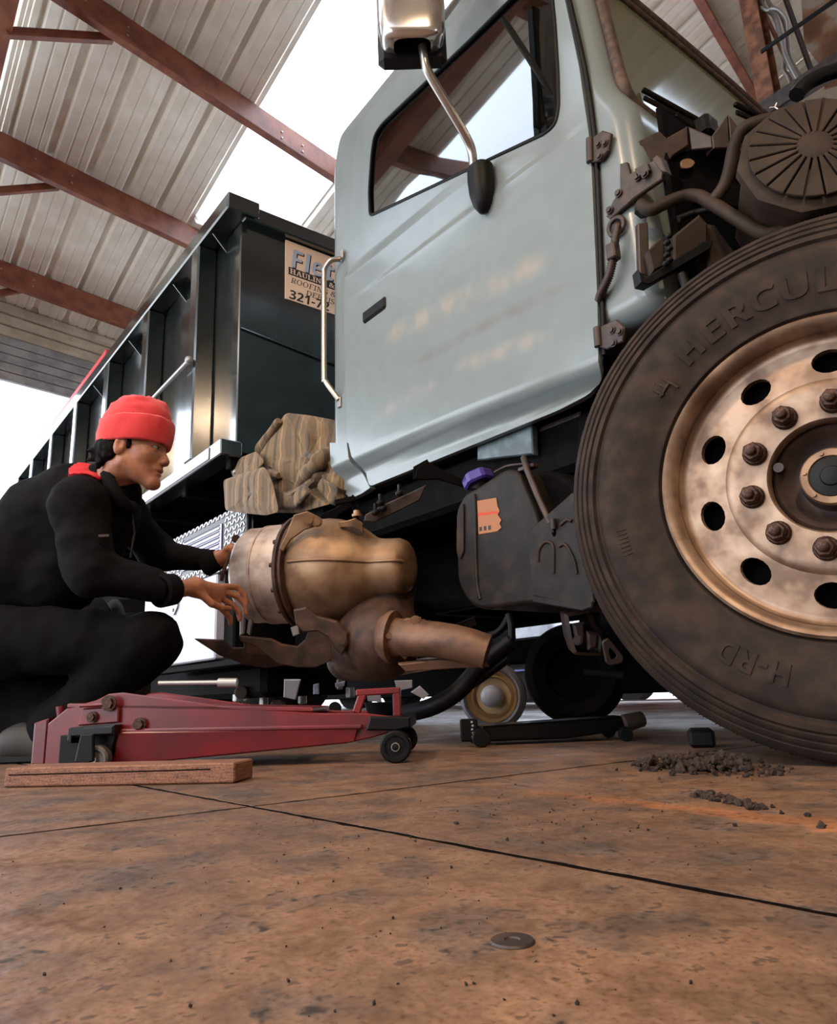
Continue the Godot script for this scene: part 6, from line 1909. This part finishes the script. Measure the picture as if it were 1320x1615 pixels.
	# hair below the cap
	var hr := Body.new(h0 - Vector3(0.17, 0.14, 0.17), h0 + Vector3(0.15, 0.12, 0.15), 0.005)
	hr.blob(hp.call(-0.052, -0.002, 0), Vector3(0.052, 0.052, 0.072), hb, 0.01)
	for s in [-1.0, 1.0]:
		hr.blob(hp.call(-0.035, -0.005, s * 0.060), Vector3(0.026, 0.04, 0.016), hb, 0.015)
		hr.blob(hp.call(0.020, 0.010, s * 0.0665), Vector3(0.009, 0.024, 0.005), hb, 0.006)
	hr.bone(hp.call(-0.07, -0.02, 0.03), hp.call(-0.105, -0.042, 0.035), 0.02, 0.006, 0.01).bone(hp.call(-0.075, -0.01, 0.045), hp.call(-0.11, -0.02, 0.05), 0.016, 0.005, 0.01).bone(hp.call(-0.06, -0.03, 0.04), hp.call(-0.075, -0.065, 0.04), 0.02, 0.007, 0.01)
	hr.ripple(noise(60.0, 81, 2), 0.005)
	var hm := MB.new()
	hr.mesh_into(hm)
	put("hair", hm, M.hair, P)
	# knit cap: dome, then the turned-up band
	var fold := noise(7.0, 82, 3)
	var dome := []
	var band := []
	for i in 12:
		var t := i / 11.0
		var row := PackedVector3Array()
		for k in 40:
			var a := TAU * k / 40
			var yy := 0.075 + 0.097 * sin(t * PI / 2)
			var s := pow(maxf(cos(t * PI / 2), 0.0), 0.62)
			var d := fold.get_noise_3d(cos(a) * 0.25, sin(a) * 0.25, t * 0.6) * 0.016 * (0.2 + t)
			row.append(hp.call(0.006 + 0.010 * t + (0.103 + d) * s * cos(a), yy + d * 0.7 * t, (0.085 + d) * s * sin(a)))
		dome.append(row)
	var prof := [[0.016, 0.098], [0.013, 0.104], [0.018, 0.109], [0.045, 0.112], [0.075, 0.111], [0.090, 0.109], [0.095, 0.104], [0.088, 0.098]]
	for q in prof:
		var row := PackedVector3Array()
		for k in 72:
			var a := TAU * k / 72
			var rib: float = 0.0008 * (1.0 if k % 2 else -1.0)
			var d := fold.get_noise_3d(cos(a) * 0.2, sin(a) * 0.2, 5.0 + q[0] * 2.0) * 0.006
			row.append(hp.call(0.008 + (q[1] + rib + d) * cos(a), q[0] + 0.006 * cos(a) + d * 0.5, (q[1] - 0.019 + rib + d) * sin(a)))
		band.append(row)
	var cap := put("knit_cap", MB.new().grid(dome, hp.call(0.0, 0.06, 0.0), true), M.beanie, P)
	put("cap_band", MB.new().grid(band, hp.call(0.0, 0.05, 0.0), true), M.beanie, cap)
	# jacket
	var crease := noise(9.0, 83, 3)
	var make := func(cellsize: float, grow: float, lo: Vector3, hi: Vector3) -> Body:
		var j := Body.new(lo, hi, cellsize)
		j.bone(Vector3(0.5091, 0.7616, -2.345), Vector3(0.4596, 0.7229, -2.435), 0.120 + grow, 0.130 + grow, 0.05)
		j.bone(Vector3(0.4596, 0.7229, -2.435), Vector3(0.4031, 0.6078, -2.542), 0.130 + grow, 0.150 + grow, 0.05)
		j.bone(Vector3(0.4031, 0.6078, -2.542), H + Vector3(0, 0.03, 0), 0.150 + grow, 0.165 + grow, 0.05)
		j.bone(Vector3(0.5864, 0.7174, -2.311), Vector3(0.5033, 0.5552, -2.454), 0.105 + grow, 0.13 + grow, 0.05)
		j.bone(S1, S2, 0.072 + grow, 0.070 + grow, 0.06)
		j.bone(S1, E1, 0.078 + grow, 0.068 + grow, 0.035)
		j.bone(S2, E2, 0.072 + grow, 0.058 + grow, 0.035)
		return j
	var jk: Body = make.call(0.011, 0.0, Vector3(-0.1, 0.22, -2.95), Vector3(1.05, 1.0, -1.6))
	jk.bone(E1, W1 + (W1 - E1).normalized() * 0.0, 0.064, 0.043, 0.03)
	jk.bone(E2, W2, 0.056, 0.034, 0.03)
	jk.bone(Vector3(0.5713, 0.8172, -2.272), Vector3(0.5974, 0.7793, -2.25), 0.066, 0.074, 0.02)
	jk.ripple(crease, 0.011, Vector3(0.8, 1.3, 0.8))
	jk.slice(W1, (W1 - E1).normalized(), 0.075).slice(W2, (W2 - E2).normalized(), 0.075)
	var jm := MB.new()
	jk.mesh_into(jm)
	var jacket := put("jacket", jm, M.jacket, P)
	var yk: Body = make.call(0.009, 0.008, Vector3(0.5231, 0.8087, -2.267) - Vector3(0.22, 0.2, 0.28), Vector3(0.5231, 0.8087, -2.267) + Vector3(0.22, 0.2, 0.28))
	yk.ripple(crease, 0.011, Vector3(0.8, 1.3, 0.8))
	yk.keep(Vector3(0.5027, 0.8372, -2.221), Vector3(0.062, 0.050, 0.15), Basis(Vector3(0.786, 0, 0.618), Vector3.UP, Vector3(-0.618, 0, 0.786)) * Basis(Vector3.BACK, -0.5))
	var ym := MB.new()
	yk.mesh_into(ym)
	if ym.v.size():
		put("shoulder_yoke", ym, M.yoke, jacket)
	for c in [[W1, w1 - W1, 0.046], [W2, w2 - W2, 0.038]]:
		var ca: Vector3 = c[0]
		var cd: Vector3 = c[1].normalized()
		var sx2 := cd.cross(Vector3.UP).normalized()
		put("cuff", MB.new().lathe(Transform3D(Basis(sx2, cd, sx2.cross(cd)), ca - cd * 0.045), PackedVector2Array([Vector2(c[2] - 0.004, 0.0), Vector2(c[2] + 0.003, 0.008), Vector2(c[2], 0.055), Vector2(c[2] - 0.004, 0.060), Vector2(c[2] - 0.010, 0.056), Vector2(c[2] - 0.012, 0.02), Vector2(0.0, 0.02)]), 24), M.jacket, jacket)
	var nt := Vector3(0.5221, 0.601, -2.051)
	put("name_tape", MB.new().box(Transform3D(Basis(Vector3(0.786, 0, 0.618), Vector3.UP, Vector3(-0.618, 0, 0.786)), nt), Vector3(0.030, 0.008, 0.004), 0.001), M.plastic, jacket)
	put("collar", MB.new().tube(curve(PackedVector3Array([Vector3(0.5574, 0.8477, -2.227), Vector3(0.5583, 0.7682, -2.147), Vector3(0.5963, 0.7194, -2.145), Vector3(0.635, 0.7296, -2.203)]), 5), 0.020, 8).tube(curve(PackedVector3Array([Vector3(0.5574, 0.8477, -2.227), Vector3(0.6051, 0.8511, -2.32), Vector3(0.647, 0.7913, -2.306), Vector3(0.635, 0.7296, -2.203)]), 5), 0.018, 8), M.jacket, jacket)
	put("zip", MB.new().tube(PackedVector3Array([Vector3(0.6291, 0.7272, -2.196), Vector3(0.6324, 0.6415, -2.155), Vector3(0.6191, 0.562, -2.138)]), 0.004, 6), M.black, jacket)
	# trousers
	var tr := Body.new(Vector3(-0.15, 0.02, -3.0), Vector3(1.1, 0.62, -1.7), 0.012)
	tr.blob(H + Vector3(0.0, -0.05, 0), Vector3(0.17, 0.17, 0.20), Basis(), 0.05)
	tr.bone(T1, K1, 0.118, 0.074, 0.05).bone(K1, A1, 0.086, 0.076, 0.03).bone(Vector3(0.4062, 0.2844, -2.628), Vector3(0.5615, 0.1848, -2.511), 0.11, 0.085, 0.05).bone(T2, K2, 0.11, 0.07, 0.05).bone(K2, A2, 0.074, 0.055, 0.03)
	tr.bone(H, Vector3(0.3948, 0.1224, -2.688), 0.15, 0.12, 0.05).bone(Vector3(0.3866, 0.1897, -2.674), Vector3(0.4903, 0.0907, -2.518), 0.10, 0.07, 0.05)
	tr.ripple(noise(8.0, 84, 3), 0.012, Vector3(1.0, 1.0, 1.0))
	var tm := MB.new()
	tr.mesh_into(tm)
	put("trousers", tm, M.trouser, P)
	# shoes
	for i in 2:
		var a := [A1, A2][i] as Vector3
		var d := Vector3(0.786, 0, 0.618)
		var so := Body.new(Vector3(a.x - 0.32, -0.01, a.z - 0.32), Vector3(a.x + 0.32, 0.22, a.z + 0.32), 0.008)
		var g := Vector3(a.x, 0.0, a.z) - d * 0.12
		so.bone(g + Vector3(0, 0.055, 0), g + d * 0.10 + Vector3(0, 0.05, 0), 0.048, 0.045, 0.03).bone(g + d * 0.10 + Vector3(0, 0.045, 0), g + d * 0.21 + Vector3(0, 0.036, 0), 0.043, 0.034, 0.03).bone(g + d * 0.04 + Vector3(0, 0.07, 0), a - Vector3(0, 0.02, 0), 0.045, 0.045, 0.03)
		var sm := MB.new()
		so.mesh_into(sm)
		var sh := put("shoe", sm, M.shoe, P)
		put("sole", MB.new().plate(Transform3D(Basis(d, Vector3.UP.cross(d) * -1.0, Vector3.DOWN), g + Vector3(0, 0.024, 0)), round2(PackedVector2Array([Vector2(-0.05, -0.038), Vector2(0.12, -0.042), Vector2(0.24, -0.03), Vector2(0.24, 0.03), Vector2(0.12, 0.042), Vector2(-0.05, 0.038)]), 0.03), [], 0.022, 0.004), M.black, sh)


# ---------------------------------------------------------------- loose things on floor and deck
func puff(mb: MB, pts: PackedVector3Array, push: Vector3, h: float, sd: int) -> void:
	var o := round3(pts, 0.03, 4)
	var c := Vector3.ZERO
	for p in o:
		c += p / o.size()
	var nz := noise(10.0, sd, 3)
	for side in [1.0, -1.0]:
		var rows := []
		for i in 9:
			var t := i / 8.0
			var row := PackedVector3Array()
			for p in o:
				var q := p.lerp(c, t)
				var e := pow(1.0 - pow(1.0 - t, 2.6), 0.6)
				var w := nz.get_noise_3d(q.x * 1.2, q.y * 0.7, q.z * 1.2) * 0.030 * minf(t * 4.0, 1.0)
				row.append(q + push * (side * h * e + w))
			rows.append(row)
		mb.grid(rows, c - push * side * 0.001 - push * side * h * 3.0, true)


func small_things() -> void:
	# board under the jack's back caster
	var a := Vector3(0.2848, 0, -1.744)
	var b := Vector3(0.6168, 0, -1.381)
	var d := (b - a).normalized()
	var back := d.cross(Vector3.UP) * -1.0
	if back.z > 0.0:
		back = -back
	var wd := MB.new().box(Transform3D(Basis(d, Vector3.UP, d.cross(Vector3.UP)), (a + b) * 0.5 + back * 0.045 + Vector3(0, 0.0195, 0)), Vector3(a.distance_to(b), 0.037, 0.09), 0.003)
	var o := put("wood_board", wd, M.wood)
	tag(o, "short rough wooden board lying on the concrete in front of the red jack", "board")
	var gr := MB.new()
	gr.bar(a + Vector3(0, 0.0245, 0) - back * 0.0003 + d * 0.01, b + Vector3(0, 0.027, 0) - back * 0.0003 - d * 0.05, 0.001, 0.0022, Vector3.UP, 0.0)
	put("grain_crack", gr, M.joint, o)
	# folded moving blanket
	var pu := (Vector3(0, 0.15, 0) - Vector3(1.347, 1.067, -2.586)).normalized()
	var bl := MB.new()
	puff(bl, PackedVector3Array([Vector3(1.58, 1.514, -3.038), Vector3(1.62, 1.455, -2.876), Vector3(1.69, 1.4, -2.743), Vector3(1.74, 1.272, -2.662), Vector3(1.68, 1.086, -2.679), Vector3(1.6, 1.081, -2.766), Vector3(1.58, 1.107, -2.87), Vector3(1.58, 1.123, -2.981), Vector3(1.54, 1.24, -3.088), Vector3(1.52, 1.311, -3.23)]), pu, 0.035, 91)
	puff(bl, PackedVector3Array([Vector3(1.46, 1.268, -3.485), Vector3(1.46, 1.243, -3.244), Vector3(1.46, 1.211, -3.006), Vector3(1.46, 1.116, -2.926), Vector3(1.46, 0.9637, -2.861), Vector3(1.46, 0.9734, -2.986), Vector3(1.46, 1.046, -3.264), Vector3(1.46, 1.1, -3.45)]), pu, 0.04, 92)
	puff(bl, PackedVector3Array([Vector3(1.5, 1.328, -3.492), Vector3(1.5, 1.364, -3.368), Vector3(1.5, 1.346, -3.189), Vector3(1.5, 1.266, -3.089), Vector3(1.5, 1.22, -3.185), Vector3(1.5, 1.248, -3.424)]), pu, 0.035, 93)
	puff(bl, PackedVector3Array([Vector3(1.57, 1.252, -3.189), Vector3(1.57, 1.199, -3.04), Vector3(1.57, 1.101, -2.9), Vector3(1.57, 1.134, -2.725), Vector3(1.72, 1.105, -2.636), Vector3(1.72, 1.011, -2.638), Vector3(1.57, 0.9591, -2.65), Vector3(1.57, 0.9772, -2.888), Vector3(1.57, 1.033, -3.143)]), pu, 0.04, 95)
	puff(bl, PackedVector3Array([Vector3(1.6, 1.165, -2.847), Vector3(1.6, 1.219, -2.731), Vector3(1.68, 1.257, -2.648), Vector3(1.76, 1.194, -2.59), Vector3(1.76, 1.033, -2.596), Vector3(1.68, 0.9997, -2.639), Vector3(1.6, 1.039, -2.656), Vector3(1.6, 1.113, -2.737)]), pu, 0.06, 98)
	puff(bl, PackedVector3Array([Vector3(1.59, 1.069, -2.76), Vector3(1.59, 1.105, -2.715), Vector3(1.59, 1.032, -2.587), Vector3(1.72, 1.028, -2.638), Vector3(1.72, 0.9703, -2.64), Vector3(1.59, 0.9597, -2.641)]), pu, 0.05, 99)
	puff(bl, PackedVector3Array([Vector3(1.53, 1.14, -3.079), Vector3(1.53, 1.077, -2.924), Vector3(1.53, 1.077, -2.756), Vector3(1.53, 1.02, -2.689), Vector3(1.53, 0.9797, -2.814), Vector3(1.53, 1.014, -3.024)]), pu, 0.05, 100)
	var wob := noise(8.0, 97, 2)
	for q in [PackedVector3Array([Vector3(1.55, 1.47, -3.046), Vector3(1.55, 1.387, -3.209), Vector3(1.55, 1.312, -3.249), Vector3(1.55, 1.239, -3.176), Vector3(1.55, 1.19, -3.04), Vector3(1.55, 1.167, -2.975)]), PackedVector3Array([Vector3(1.57, 1.089, -2.9), Vector3(1.57, 1.132, -2.829), Vector3(1.57, 1.167, -2.713), Vector3(1.64, 1.222, -2.72), Vector3(1.72, 1.26, -2.695), Vector3(1.95, 1.324, -2.704)])]:
		var path := curve(q.slice(0, q.size() - 1), 7)
		var rs := PackedFloat32Array()
		for k in path.size():
			rs.append((0.034 + 0.016 * wob.get_noise_3d(path[k].x * 3.0, path[k].y * 3.0, path[k].z * 3.0)) * (0.5 + 0.5 * sin(PI * (k + 0.5) / path.size())))
		bl.tube(path, rs, 12)
	var shift := (Vector3(0, 0.155, 0) - Vector3(1.58, 1.243, -3.1)).normalized() * 0.045
	for i in bl.v.size():
		bl.v[i] += shift
	o = put("blanket", bl, M.plaid)
	tag(o, "brown plaid moving blanket bundled on the deck behind the cab", "blanket")
	put("grommet", MB.new().ball(Vector3(1.47, 1.283, -3.366), Vector3.ONE * 0.013, 10, 6), M.galv, o)
	# flat steel washer trodden into the slab
	var w := Vector3(0.3552, 0, -0.3725)
	var wm := MB.new().lathe(Transform3D(Basis(), w), PackedVector2Array([Vector2(0.0, 0.0008), Vector2(0.0045, 0.0008), Vector2(0.0052, 0.0018), Vector2(0.0135, 0.0018), Vector2(0.0145, 0.0004)]), 28)
	tag(put("washer", wm, M.brown), "small rusty washer lying flat on the concrete in the foreground", "washer")
	# mud fallen from the truck
	var rn := RandomNumberGenerator.new()
	rn.seed = 77
	var crumb := noise(0.9, 78, 2)
	var lump := func(mb: MB, c: Vector3, s: float) -> void:
		var bs := Basis.from_euler(Vector3(rn.randf() * 6.0, rn.randf() * 6.0, rn.randf() * 6.0))
		var n0 := mb.v.size()
		mb.ball(c, Vector3(s, s * rn.randf_range(0.5, 0.8), s * rn.randf_range(0.7, 1.1)), 9, 6, bs)
		for i in range(n0, mb.v.size()):
			var p := mb.v[i] - c
			var q := p / s * 1.1 + c * 300.0
			mb.v[i] = c + p * (1.0 + 0.75 * crumb.get_noise_3d(q.x, q.y, q.z))
			mb.v[i].y = maxf(mb.v[i].y, 0.0003)
		for i in range(n0, mb.v.size(), 3):
			var fn := -(mb.v[i + 1] - mb.v[i]).cross(mb.v[i + 2] - mb.v[i])
			if fn.length() > 1e-14:
				fn = fn.normalized()
				mb.n[i] = fn
				mb.n[i + 1] = fn
				mb.n[i + 2] = fn
	var pile := MB.new()
	var c0 := Vector3(1.274, 0, -0.8077)
	var c1 := Vector3(1.239, 0, -0.675)
	var c2 := Vector3(1.224, 0, -0.8896)
	for i in 420:
		var t := rn.randfn(0.0, 0.42)
		var c := c0.lerp(c1 if t > 0.0 else c2, minf(absf(t), 1.3))
		c += Vector3(rn.randfn(0, 0.034), 0, rn.randfn(0, 0.034))
		var s := rn.randf_range(0.0018, 0.0095) * (1.25 - 0.7 * minf(absf(t), 1.0))
		c.y = s * 0.4 + maxf(0.0, 0.02 * (1.0 - absf(t) * 1.4)) * rn.randf()
		lump.call(pile, c, s)
	o = put("mud_pile", pile, M.mud)
	tag(o, "crumbled heap of dark mud fallen on the floor under the front wheel", "mud", "", "stuff")
	var p2 := MB.new()
	var q0 := Vector3(0.9706, 0, -0.616)
	var q1 := Vector3(0.9159, 0, -0.5068)
	for i in 60:
		var c := q0.lerp(q1, rn.randf()) + Vector3(rn.randfn(0, 0.008), 0, rn.randfn(0, 0.008))
		var s := rn.randf_range(0.002, 0.0075)
		c.y = s * 0.4
		lump.call(p2, c, s)
	o = put("mud_crumbs", p2, M.mud)
	tag(o, "small row of mud crumbs nearer the camera than the heap", "mud", "", "stuff")
	var p3 := MB.new()
	var spots := [Vector3(0.8988, 0, -0.4399), Vector3(0.84, 0, -0.3996), Vector3(0.8972, 0, -0.47), Vector3(0.7921, 0, -0.4688), Vector3(1.092, 0, -0.7711), Vector3(0.6057, 0, -0.7192), Vector3(0.5764, 0, -0.6028), Vector3(0.5907, 0, -0.5665), Vector3(0.5075, 0, -0.6723), Vector3(0.4559, 0, -0.5513), Vector3(0.3297, 0, -0.6048), Vector3(0.3296, 0, -0.4658), Vector3(0.2124, 0, -0.7048), Vector3(0.2188, 0, -0.4121), Vector3(0.1167, 0, -0.5238), Vector3(0.1645, -0, -0.4172), Vector3(0.3118, 0, -0.283), Vector3(0.3753, 0, -0.2593), Vector3(0.2876, 0, -0.3399), Vector3(0.2371, 0, -0.3539)]
	for i in spots.size():
		lump.call(p3, spots[i] + Vector3(0, 0.001, 0), [0.0045, 0.0055, 0.0035, 0.003, 0.003, 0.003, 0.002, 0.002, 0.002, 0.0016][i] if i < 10 else 0.0012)
	for i in 90:
		var c := Vector3(0.6111, 0, -0.6382) + Vector3(rn.randfn(0.15, 0.16), 0.0006, rn.randfn(-0.05, 0.12))
		lump.call(p3, c, rn.randf_range(0.0006, 0.0018))
	for i in 160:
		lump.call(p3, Vector3(rn.randf_range(0.12, 0.75), 0.0004, rn.randf_range(-0.95, -0.25)), rn.randf_range(0.0003, 0.0011))
	o = put("grit", p3, M.mud)
	tag(o, "grit and small clods scattered over the foreground concrete", "grit", "", "stuff")
	# low black jack beyond the front wheel
	var r0 := Vector3(1.472, 0, -1.661)
	var f0 := Vector3(1.835, 0, -1.4)
	var fx := (f0 - r0).normalized()
	var nz := fx.cross(Vector3.UP)
	if nz.dot(-r0) < 0.0:
		nz = -nz
	var at := func(x: float, y: float, z: float) -> Vector3: return r0 + fx * x + Vector3.UP * y + nz * z
	var L := r0.distance_to(f0)
	var J := tag(node("floor_jack", r0), "low black floor jack under the truck beyond the front wheel", "jack") as Node3D
	put("beam", MB.new().slab(PackedVector3Array([at.call(0.03, 0.012, 0.04), at.call(0.03, 0.055, 0.04), at.call(L, 0.066, 0.04), at.call(L + 0.01, 0.03, 0.04), at.call(L * 0.6, 0.010, 0.04)]), nz * -0.14, 0.006), M.blackgloss, J)
	put("end_plate", MB.new().box(Transform3D(Basis(fx, Vector3.UP, nz), at.call(-0.012, 0.046, 0.05)), Vector3(0.05, 0.062, 0.02), 0.004), M.black, J)
	var sp := MB.new()
	for k in 5:
		sp.box(Transform3D(Basis(fx, Vector3.UP, nz), at.call(-0.004 + 0.002 * (k % 2), 0.028 + 0.01 * k, 0.061)), Vector3(0.006, 0.006, 0.003), 0.001)
	put("warning_label", sp, M.white, J)
	for z in [0.07, -0.1]:
		put("wheel", MB.new().lathe(Transform3D(Basis(fx, nz, fx.cross(nz)), at.call(0.018, 0.026, z)), PackedVector2Array([Vector2(0, 0), Vector2(0.023, 0), Vector2(0.026, 0.004), Vector2(0.026, 0.02), Vector2(0.023, 0.024), Vector2(0, 0.024)]), 24), M.black, J)
		put("wheel", MB.new().lathe(Transform3D(Basis(fx, nz, fx.cross(nz)), at.call(L - 0.02, 0.02, z)), PackedVector2Array([Vector2(0, 0), Vector2(0.018, 0), Vector2(0.020, 0.004), Vector2(0.020, 0.02), Vector2(0.018, 0.024), Vector2(0, 0.024)]), 24), M.black, J)
	put("handle_socket", MB.new().cyl(at.call(L - 0.01, 0.045, 0.03), at.call(L + 0.055, 0.058, 0.03), 0.026, 20, 0.022, 0.006), M.plastic, J)
	# pale-hubbed little wheel and a dark tyre standing beyond it
	var wc := Vector3(2.023, 0.1306, -2.151)
	var ax := (Vector3(0, 0.155, 0) - wc)
	ax = Vector3(-0.80, 0.0, 0.60)
	var bx := ax.cross(Vector3.UP).normalized()
	var wxf := Transform3D(Basis(bx, ax, bx.cross(ax)), wc)
	var CW := tag(node("cart_wheel", Vector3(wc.x, 0, wc.z)), "small pneumatic wheel with a pale domed hub under the truck", "wheel") as Node3D
	var wr := wc.y
	put("tire", MB.new().lathe(wxf, PackedVector2Array([Vector2(0.095, -0.02), Vector2(0.102, 0.01), Vector2(wr * 0.86, 0.02), Vector2(wr * 0.97, 0.005), Vector2(wr, -0.03), Vector2(wr * 0.97, -0.07), Vector2(0.1, -0.08), Vector2(0, -0.08)]), 40), mat(Color(0.42, 0.41, 0.42), 0.7), CW)
	put("rim", MB.new().lathe(wxf, PackedVector2Array([Vector2(0.10, 0.012), Vector2(0.096, 0.0), Vector2(0.085, -0.01), Vector2(0.075, 0.0), Vector2(0.068, -0.03), Vector2(0.0, -0.03)]), 40), mat(Color(0.66, 0.55, 0.40), 0.35, 0.5), CW)
	put("hub", MB.new().lathe(wxf, PackedVector2Array([Vector2(0.042, -0.03), Vector2(0.042, 0.02), Vector2(0.036, 0.035), Vector2(0.02, 0.045), Vector2(0, 0.047)]), 28), M.white, CW)
	var tc := Vector3(2.385, 0.2079, -2.039)
	var TY := tag(node("tire", Vector3(tc.x, 0, tc.z)), "black tire standing in the shadow under the truck, behind the low black jack", "tire") as Node3D
	var tr := tc.y
	put("sidewall", MB.new().lathe(Transform3D(wxf.basis, tc), PackedVector2Array([Vector2(0, -0.05), Vector2(tr * 0.5, -0.04), Vector2(tr * 0.55, 0.01), Vector2(tr * 0.8, 0.03), Vector2(tr * 0.95, 0.01), Vector2(tr, -0.04), Vector2(tr, -0.18), Vector2(tr * 0.5, -0.22), Vector2(0, -0.22)]), 48), M.dark, TY)
	# chock
	var ck := Vector3(1.69, 0, -1.06)
	tag(put("wheel_chock", MB.new().box(Transform3D(Basis(Vector3.UP, 0.6), ck + Vector3(0, 0.022, 0)), Vector3(0.08, 0.044, 0.06), 0.008), M.black), "black rubber block on the floor behind the front tire", "chock")


func outside() -> void:
	# a white van and a red car in the yard, a hedge far off
	var v := tag(node("van", Vector3(8.6, -0.06, -9.4)), "white van parked in the bright yard beyond the truck", "van") as Node3D
	var q := round2(PackedVector2Array([Vector2(-11.6, 0.42), Vector2(-11.6, 2.1), Vector2(-8.8, 2.15), Vector2(-7.9, 1.25), Vector2(-7.0, 1.1), Vector2(-6.95, 0.42)]), 0.15)
	put("body", round_prism(MB.new(), q, 7.8, 9.6, 0.1), M.white, v)
	put("sill_trim", MB.new().abox(Vector3(7.77, 0.40, -11.4), Vector3(7.80, 0.58, -7.1), 0.01), mat(Color(0.20, 0.25, 0.50), 0.4), v)
	put("window", MB.new().slab(PackedVector3Array([Vector3(7.79, 1.3, -9.6), Vector3(7.79, 1.95, -9.6), Vector3(7.79, 1.95, -8.9), Vector3(7.79, 1.3, -8.25)]), Vector3(0.02, 0, 0)), M.glass, v)
	for z in [-10.8, -7.8]:
		for x in [7.85, 9.3]:
			put("wheel", MB.new().lathe(Transform3D(Basis(Vector3.BACK, PI / 2), Vector3(x + 0.22, 0.27, z)), PackedVector2Array([Vector2(0, 0.02), Vector2(0.2, 0.02), Vector2(0.22, 0), Vector2(0.32, 0.0), Vector2(0.33, 0.03), Vector2(0.33, 0.2), Vector2(0.3, 0.22), Vector2(0, 0.22)]), 28), M.rubberdark, v)
	var c := tag(node("car", Vector3(9.0, -0.06, -5.0)), "red car in the yard seen below the front tire", "car") as Node3D
	q = round2(PackedVector2Array([Vector2(-6.9, 0.3), Vector2(-6.95, 0.85), Vector2(-6.4, 0.95), Vector2(-5.8, 1.4), Vector2(-4.7, 1.4), Vector2(-3.9, 0.95), Vector2(-3.0, 0.8), Vector2(-2.9, 0.3)]), 0.15)
	put("body", round_prism(MB.new(), q, 8.2, 9.8, 0.12), mat(Color(0.75, 0.12, 0.12), 0.3), c)
	put("window", MB.new().slab(PackedVector3Array([Vector3(8.19, 0.97, -6.2), Vector3(8.19, 1.3, -5.75), Vector3(8.19, 1.3, -4.75), Vector3(8.19, 0.97, -4.15)]), Vector3(0.02, 0, 0)), M.glass, c)
	for z in [-6.1, -3.7]:
		put("wheel", MB.new().lathe(Transform3D(Basis(Vector3.BACK, PI / 2), Vector3(8.4, 0.25, z)), PackedVector2Array([Vector2(0, 0.02), Vector2(0.2, 0.02), Vector2(0.31, 0.0), Vector2(0.31, 0.2), Vector2(0, 0.2)]), 28), M.rubberdark, c)
	var tl := tag(node("dark_occluder", Vector3(5.2, 0, -5.0)), "added low flatbed trailer standing beyond the truck", "dark_occluder") as Node3D  # dark mass added to block the bright yard seen under the truck
	put("deck", MB.new().abox(Vector3(4.6, 0.36, -9.0), Vector3(6.0, 0.58, -1.2), 0.02), M.dark, tl)
	put("headboard", MB.new().abox(Vector3(4.65, 0.58, -3.9), Vector3(6.0, 1.3, -1.3), 0.03), M.dark, tl)
	put("cargo_box", MB.new().abox(Vector3(4.65, 0.58, -9.0), Vector3(6.0, 1.25, -5.9), 0.03), M.dark, tl)
	put("skirt", MB.new().abox(Vector3(4.62, 0.11, -8.6), Vector3(4.66, 0.40, -5.2), 0.01), M.dark, tl)
	put("skirt", MB.new().abox(Vector3(4.62, 0.09, -4.4), Vector3(4.66, 0.40, -1.4), 0.01), M.dark, tl)
	for z in [-7.4, -6.5, -2.4]:
		put("wheel", MB.new().lathe(Transform3D(Basis(Vector3.BACK, PI / 2), Vector3(4.9, 0.3, z)), PackedVector2Array([Vector2(0, 0.02), Vector2(0.2, 0.02), Vector2(0.29, 0.0), Vector2(0.30, 0.03), Vector2(0.30, 0.2), Vector2(0, 0.2)]), 28), M.rubberdark, tl)
	var hg := Body.new(Vector3(-9, -0.2, -34), Vector3(-1.5, 3.2, -31), 0.16)
	for i in 8:
		hg.blob(Vector3(-8.4 + i * 0.95, 1.1, -32.5), Vector3(0.9, 1.3 + 0.3 * sin(i * 2.1), 0.9), Basis(), 0.3)
	hg.ripple(noise(1.6, 88, 3), 0.6)
	var hm := MB.new()
	hg.mesh_into(hm)
	tag(put("hedge", hm, M.leaf), "dark green hedge far off beyond the rear opening", "hedge")
